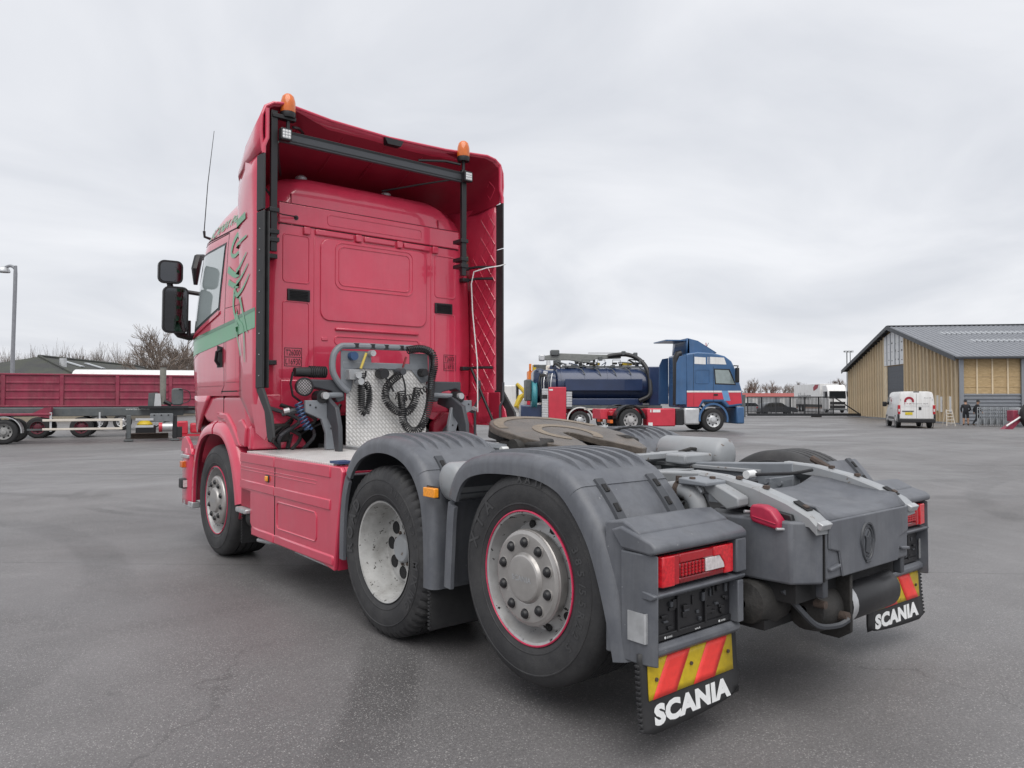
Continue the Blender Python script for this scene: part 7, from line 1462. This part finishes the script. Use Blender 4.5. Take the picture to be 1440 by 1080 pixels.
for k in range(3):
    CT = thing('storage_cabin', ['white storage cabin beyond the gate next to the box trailer', 'pale grey storage cabin beyond the gate, between two white ones', 'white storage cabin beyond the gate near the silver estate car'][k], 'cabin', put(41.5 - 2.9 * k, 112), heading(1, 0))
    bx(-1.2, 1.2, 0, 2.4, 0.1, 2.0).build('body', P_WHITE if k != 1 else P_ALU, CT, bevel=0.03); bx(-1.25, 1.25, -0.05, 2.45, 2.0, 2.1).build('roof', P_ALU, CT); bx(-0.4, 0.4, -0.02, 0.0, 0.15, 1.85).build('door', P_ALU, CT)
# masts
LP = thing('street_lamp', 'tall grey street lamp with curved top behind the trailers', 'street lamp', put(-28.2, 42.0), heading(-1, 0))
MB().tube(catmull([(0, 0, 0), (-0.05, 0, 4.0), (-0.14, 0, 8.9), (-0.08, 0, 9.25), (0.15, 0, 9.38), (0.42, 0, 9.30)], 5), [0.11] * 6 + [0.10] * 5 + [0.085] * 15, 10).build('pole', mat('pole_grey', (0.24, 0.25, 0.27), 0.5), LP); MB().lathe([(9.02, 0.34), (9.10, 0.35), (9.26, 0.27), (9.36, 0.06)], 18, (0.55, 0, 0), 'z').build('lamp_head', P_ALU, LP)
FM = thing('floodlight_mast', 'slim floodlight mast behind the timber hall', 'mast', put(50.5, 112.0), heading(1, 0)); MB().rod((-0.15, 0, 0), (-0.15, 0, 9.0), 0.08, 6).build('pole', P_SLATE, FM); MB().rod((0.35, 0, 0), (0.35, 0, 9.0), 0.06, 6).build('pole', P_SLATE, FM); bx(-0.6, 0.8, -0.1, 0.1, 8.9, 9.1).build('lamp_bar', P_SLATE, FM)
for k in range(3): bx(-0.55 + 0.5 * k, -0.25 + 0.5 * k, -0.25, -0.1, 8.85, 9.15).build('floodlight', P_ALU, FM)
TM = thing('telecom_mast', 'faint thin lattice mast far behind the lorry', 'mast', put(200, 450), 0.0); MB().tube([(0, 0, 0), (0, 0, 11)], [0.5, 0.15], 6).build('pole', P_ALU, TM)
# hip-roofed building at the left
HB_ = thing('hip_roof_building', 'building with dark mossy hip roof behind the white tank trailer', 'building', put(-45.2, 80.5), heading(-0.07, 1.0))
TILE = mat('dark_tiles', (0.045, 0.046, 0.046), 0.85, var=0.25, vscale=0.6, bump=0.4, bscale=6, dust=((0.075, 0.085, 0.05), 0.6, 0.5))
bx(-19, 19, -9, 9, 0, 2.9).build('wall', mat('pale_brick', (0.3, 0.26, 0.2), 0.85), HB_)
rv = [(-20, -10, 2.8), (20, -10, 2.8), (20, 10, 2.8), (-20, 10, 2.8), (-10.5, 0, 5.85), (10.5, 0, 5.85)]
hr = MB().add(rv, [(0, 1, 5, 4), (1, 2, 5), (2, 3, 4, 5), (3, 0, 4), (0, 3, 2, 1)]).build('roof', TILE, HB_, smooth=0)
MB().tube([(-20, -10, 2.85), (-10.5, 0, 5.9), (10.5, 0, 5.9), (20, -10, 2.85)], 0.14, 6).build('ridge_tiles', TILE, hr)
for x in (-8.8, -4.6):
    n_ = Vector((0, -3.05, 10)).normalized(); c_ = Vector((x, -2.3, 5.85 - 2.3 * 0.305 + 0.10)); MB().obox(c_, (0.8, 1.8, 0.10), Matrix.Rotation(math.atan(0.305), 3, 'X')).build('roof_window', SKY_, hr)
MB().cyl((-12.5, -3.2, 0), 0.3, 4.6, 5.6, 'z', 10).build('vent_pipe', P_ALU, hr)

# ------------------------------------------------------------ bare winter trees
BARK = mat('bark', (0.085, 0.070, 0.060), 0.9, var=0.25, vscale=4); TWIG = mat('twigs', (0.155, 0.122, 0.10), 0.9, var=0.3, vscale=1.5)
def tree(mb_t, mb_c, base, h, rnd, spread=0.5, depth=5, r0=None, kids=3, upright=0.55):
    def grow(p, d, ln, r, lv):
        q = p + d * ln; mid = p + d * ln * 0.5 + Vector((rnd.uniform(-1, 1), rnd.uniform(-1, 1), 0)) * ln * 0.05
        (mb_t if lv <= 1 else mb_c).tube([p, mid, q], [r, r * 0.85, r * 0.68], 6 if lv < 2 else 3, caps=False)
        if lv >= depth: return
        for k in range(kids if lv else kids + 1):
            a = rnd.uniform(0, 2 * math.pi); sp_ = spread * rnd.uniform(0.5, 1.25)
            o = d.orthogonal().normalized(); o = Matrix.Rotation(a, 3, d) @ o
            nd = (d + o * sp_ + Vector((0, 0, upright * 0.3))).normalized(); t = rnd.uniform(0.55, 1.0)
            grow(p + d * ln * t, nd, ln * rnd.uniform(0.60, 0.80), r * 0.60, lv + 1)
    grow(Vector(base), Vector((rnd.uniform(-0.05, 0.05), rnd.uniform(-0.05, 0.05), 1)).normalized(), h * 0.30, r0 or h * 0.018, 0)
def bare_tree(label, loc, h, seed, group=None, depth=5, **k):
    Tn = thing('bare_tree', label, 'tree', loc, 0, group); a, b_ = MB(), MB(); tree(a, b_, (0, 0, 0), h, random.Random(seed), depth=depth, **k)
    a.build('trunk', BARK, Tn); c = b_.build('crown', TWIG, Tn, smooth=0); return Tn
bare_tree('large bare tree behind the white tank, beside the red truck mirror', put(-28.2, 61.0), 10.6, 11, spread=0.75, kids=4, depth=5)
bare_tree('bare tree with tall thin crown rising over the hip roof', put(-61.0, 104.0), 11.5, 5, spread=0.35, kids=3, depth=5, upright=0.9)
for k, (u, h, D_) in enumerate(((1062, 8.6, 160), (1082, 8.2, 160), (1098, 7.2, 165), (1118, 8.6, 170), (1136, 7.6, 168), (1178, 9.2, 180), (1186, 9.6, 178), (1050, 8.0, 158))):
    bare_tree('bare rounded tree in the far row behind the red-roofed building', put((u - 720) * D_ / 1048.57, D_), h, 40 + k, 'far bare trees', depth=4, spread=0.7, kids=4)
# thicket on the horizon at the left: reads as one mass of stems
tb_, tc_ = MB(), MB(); rn = random.Random(9)
for k in range(420):
    u = rn.uniform(-60, 300); D_ = rn.uniform(100, 118); q = put((u - 720) * D_ / 1048.57, D_); h = rn.uniform(8.5, 13.0) * (1.1 if rn.random() < 0.1 else 1.0)
    tree(tc_, tc_, q, h, rn, spread=0.30, depth=3, r0=0.05, kids=3, upright=0.8)
th_ = tc_.build('thicket', TWIG, None, smooth=0); tag(th_, 'brown leafless thicket along the horizon behind the hip roof', 'thicket', kind='stuff')
tc_ = MB()
for k in range(210):
    u = rn.uniform(-300, 1700); D_ = rn.uniform(260, 300); q = put((u - 720) * D_ / 1048.57, D_); tree(tc_, tc_, q, rn.uniform(7, 12), rn, spread=0.5, depth=3, r0=0.12, kids=4)
t2 = tc_.build('distant_trees', TWIG, None, smooth=0); tag(t2, 'low distant line of bare trees along the horizon', 'trees', kind='stuff')
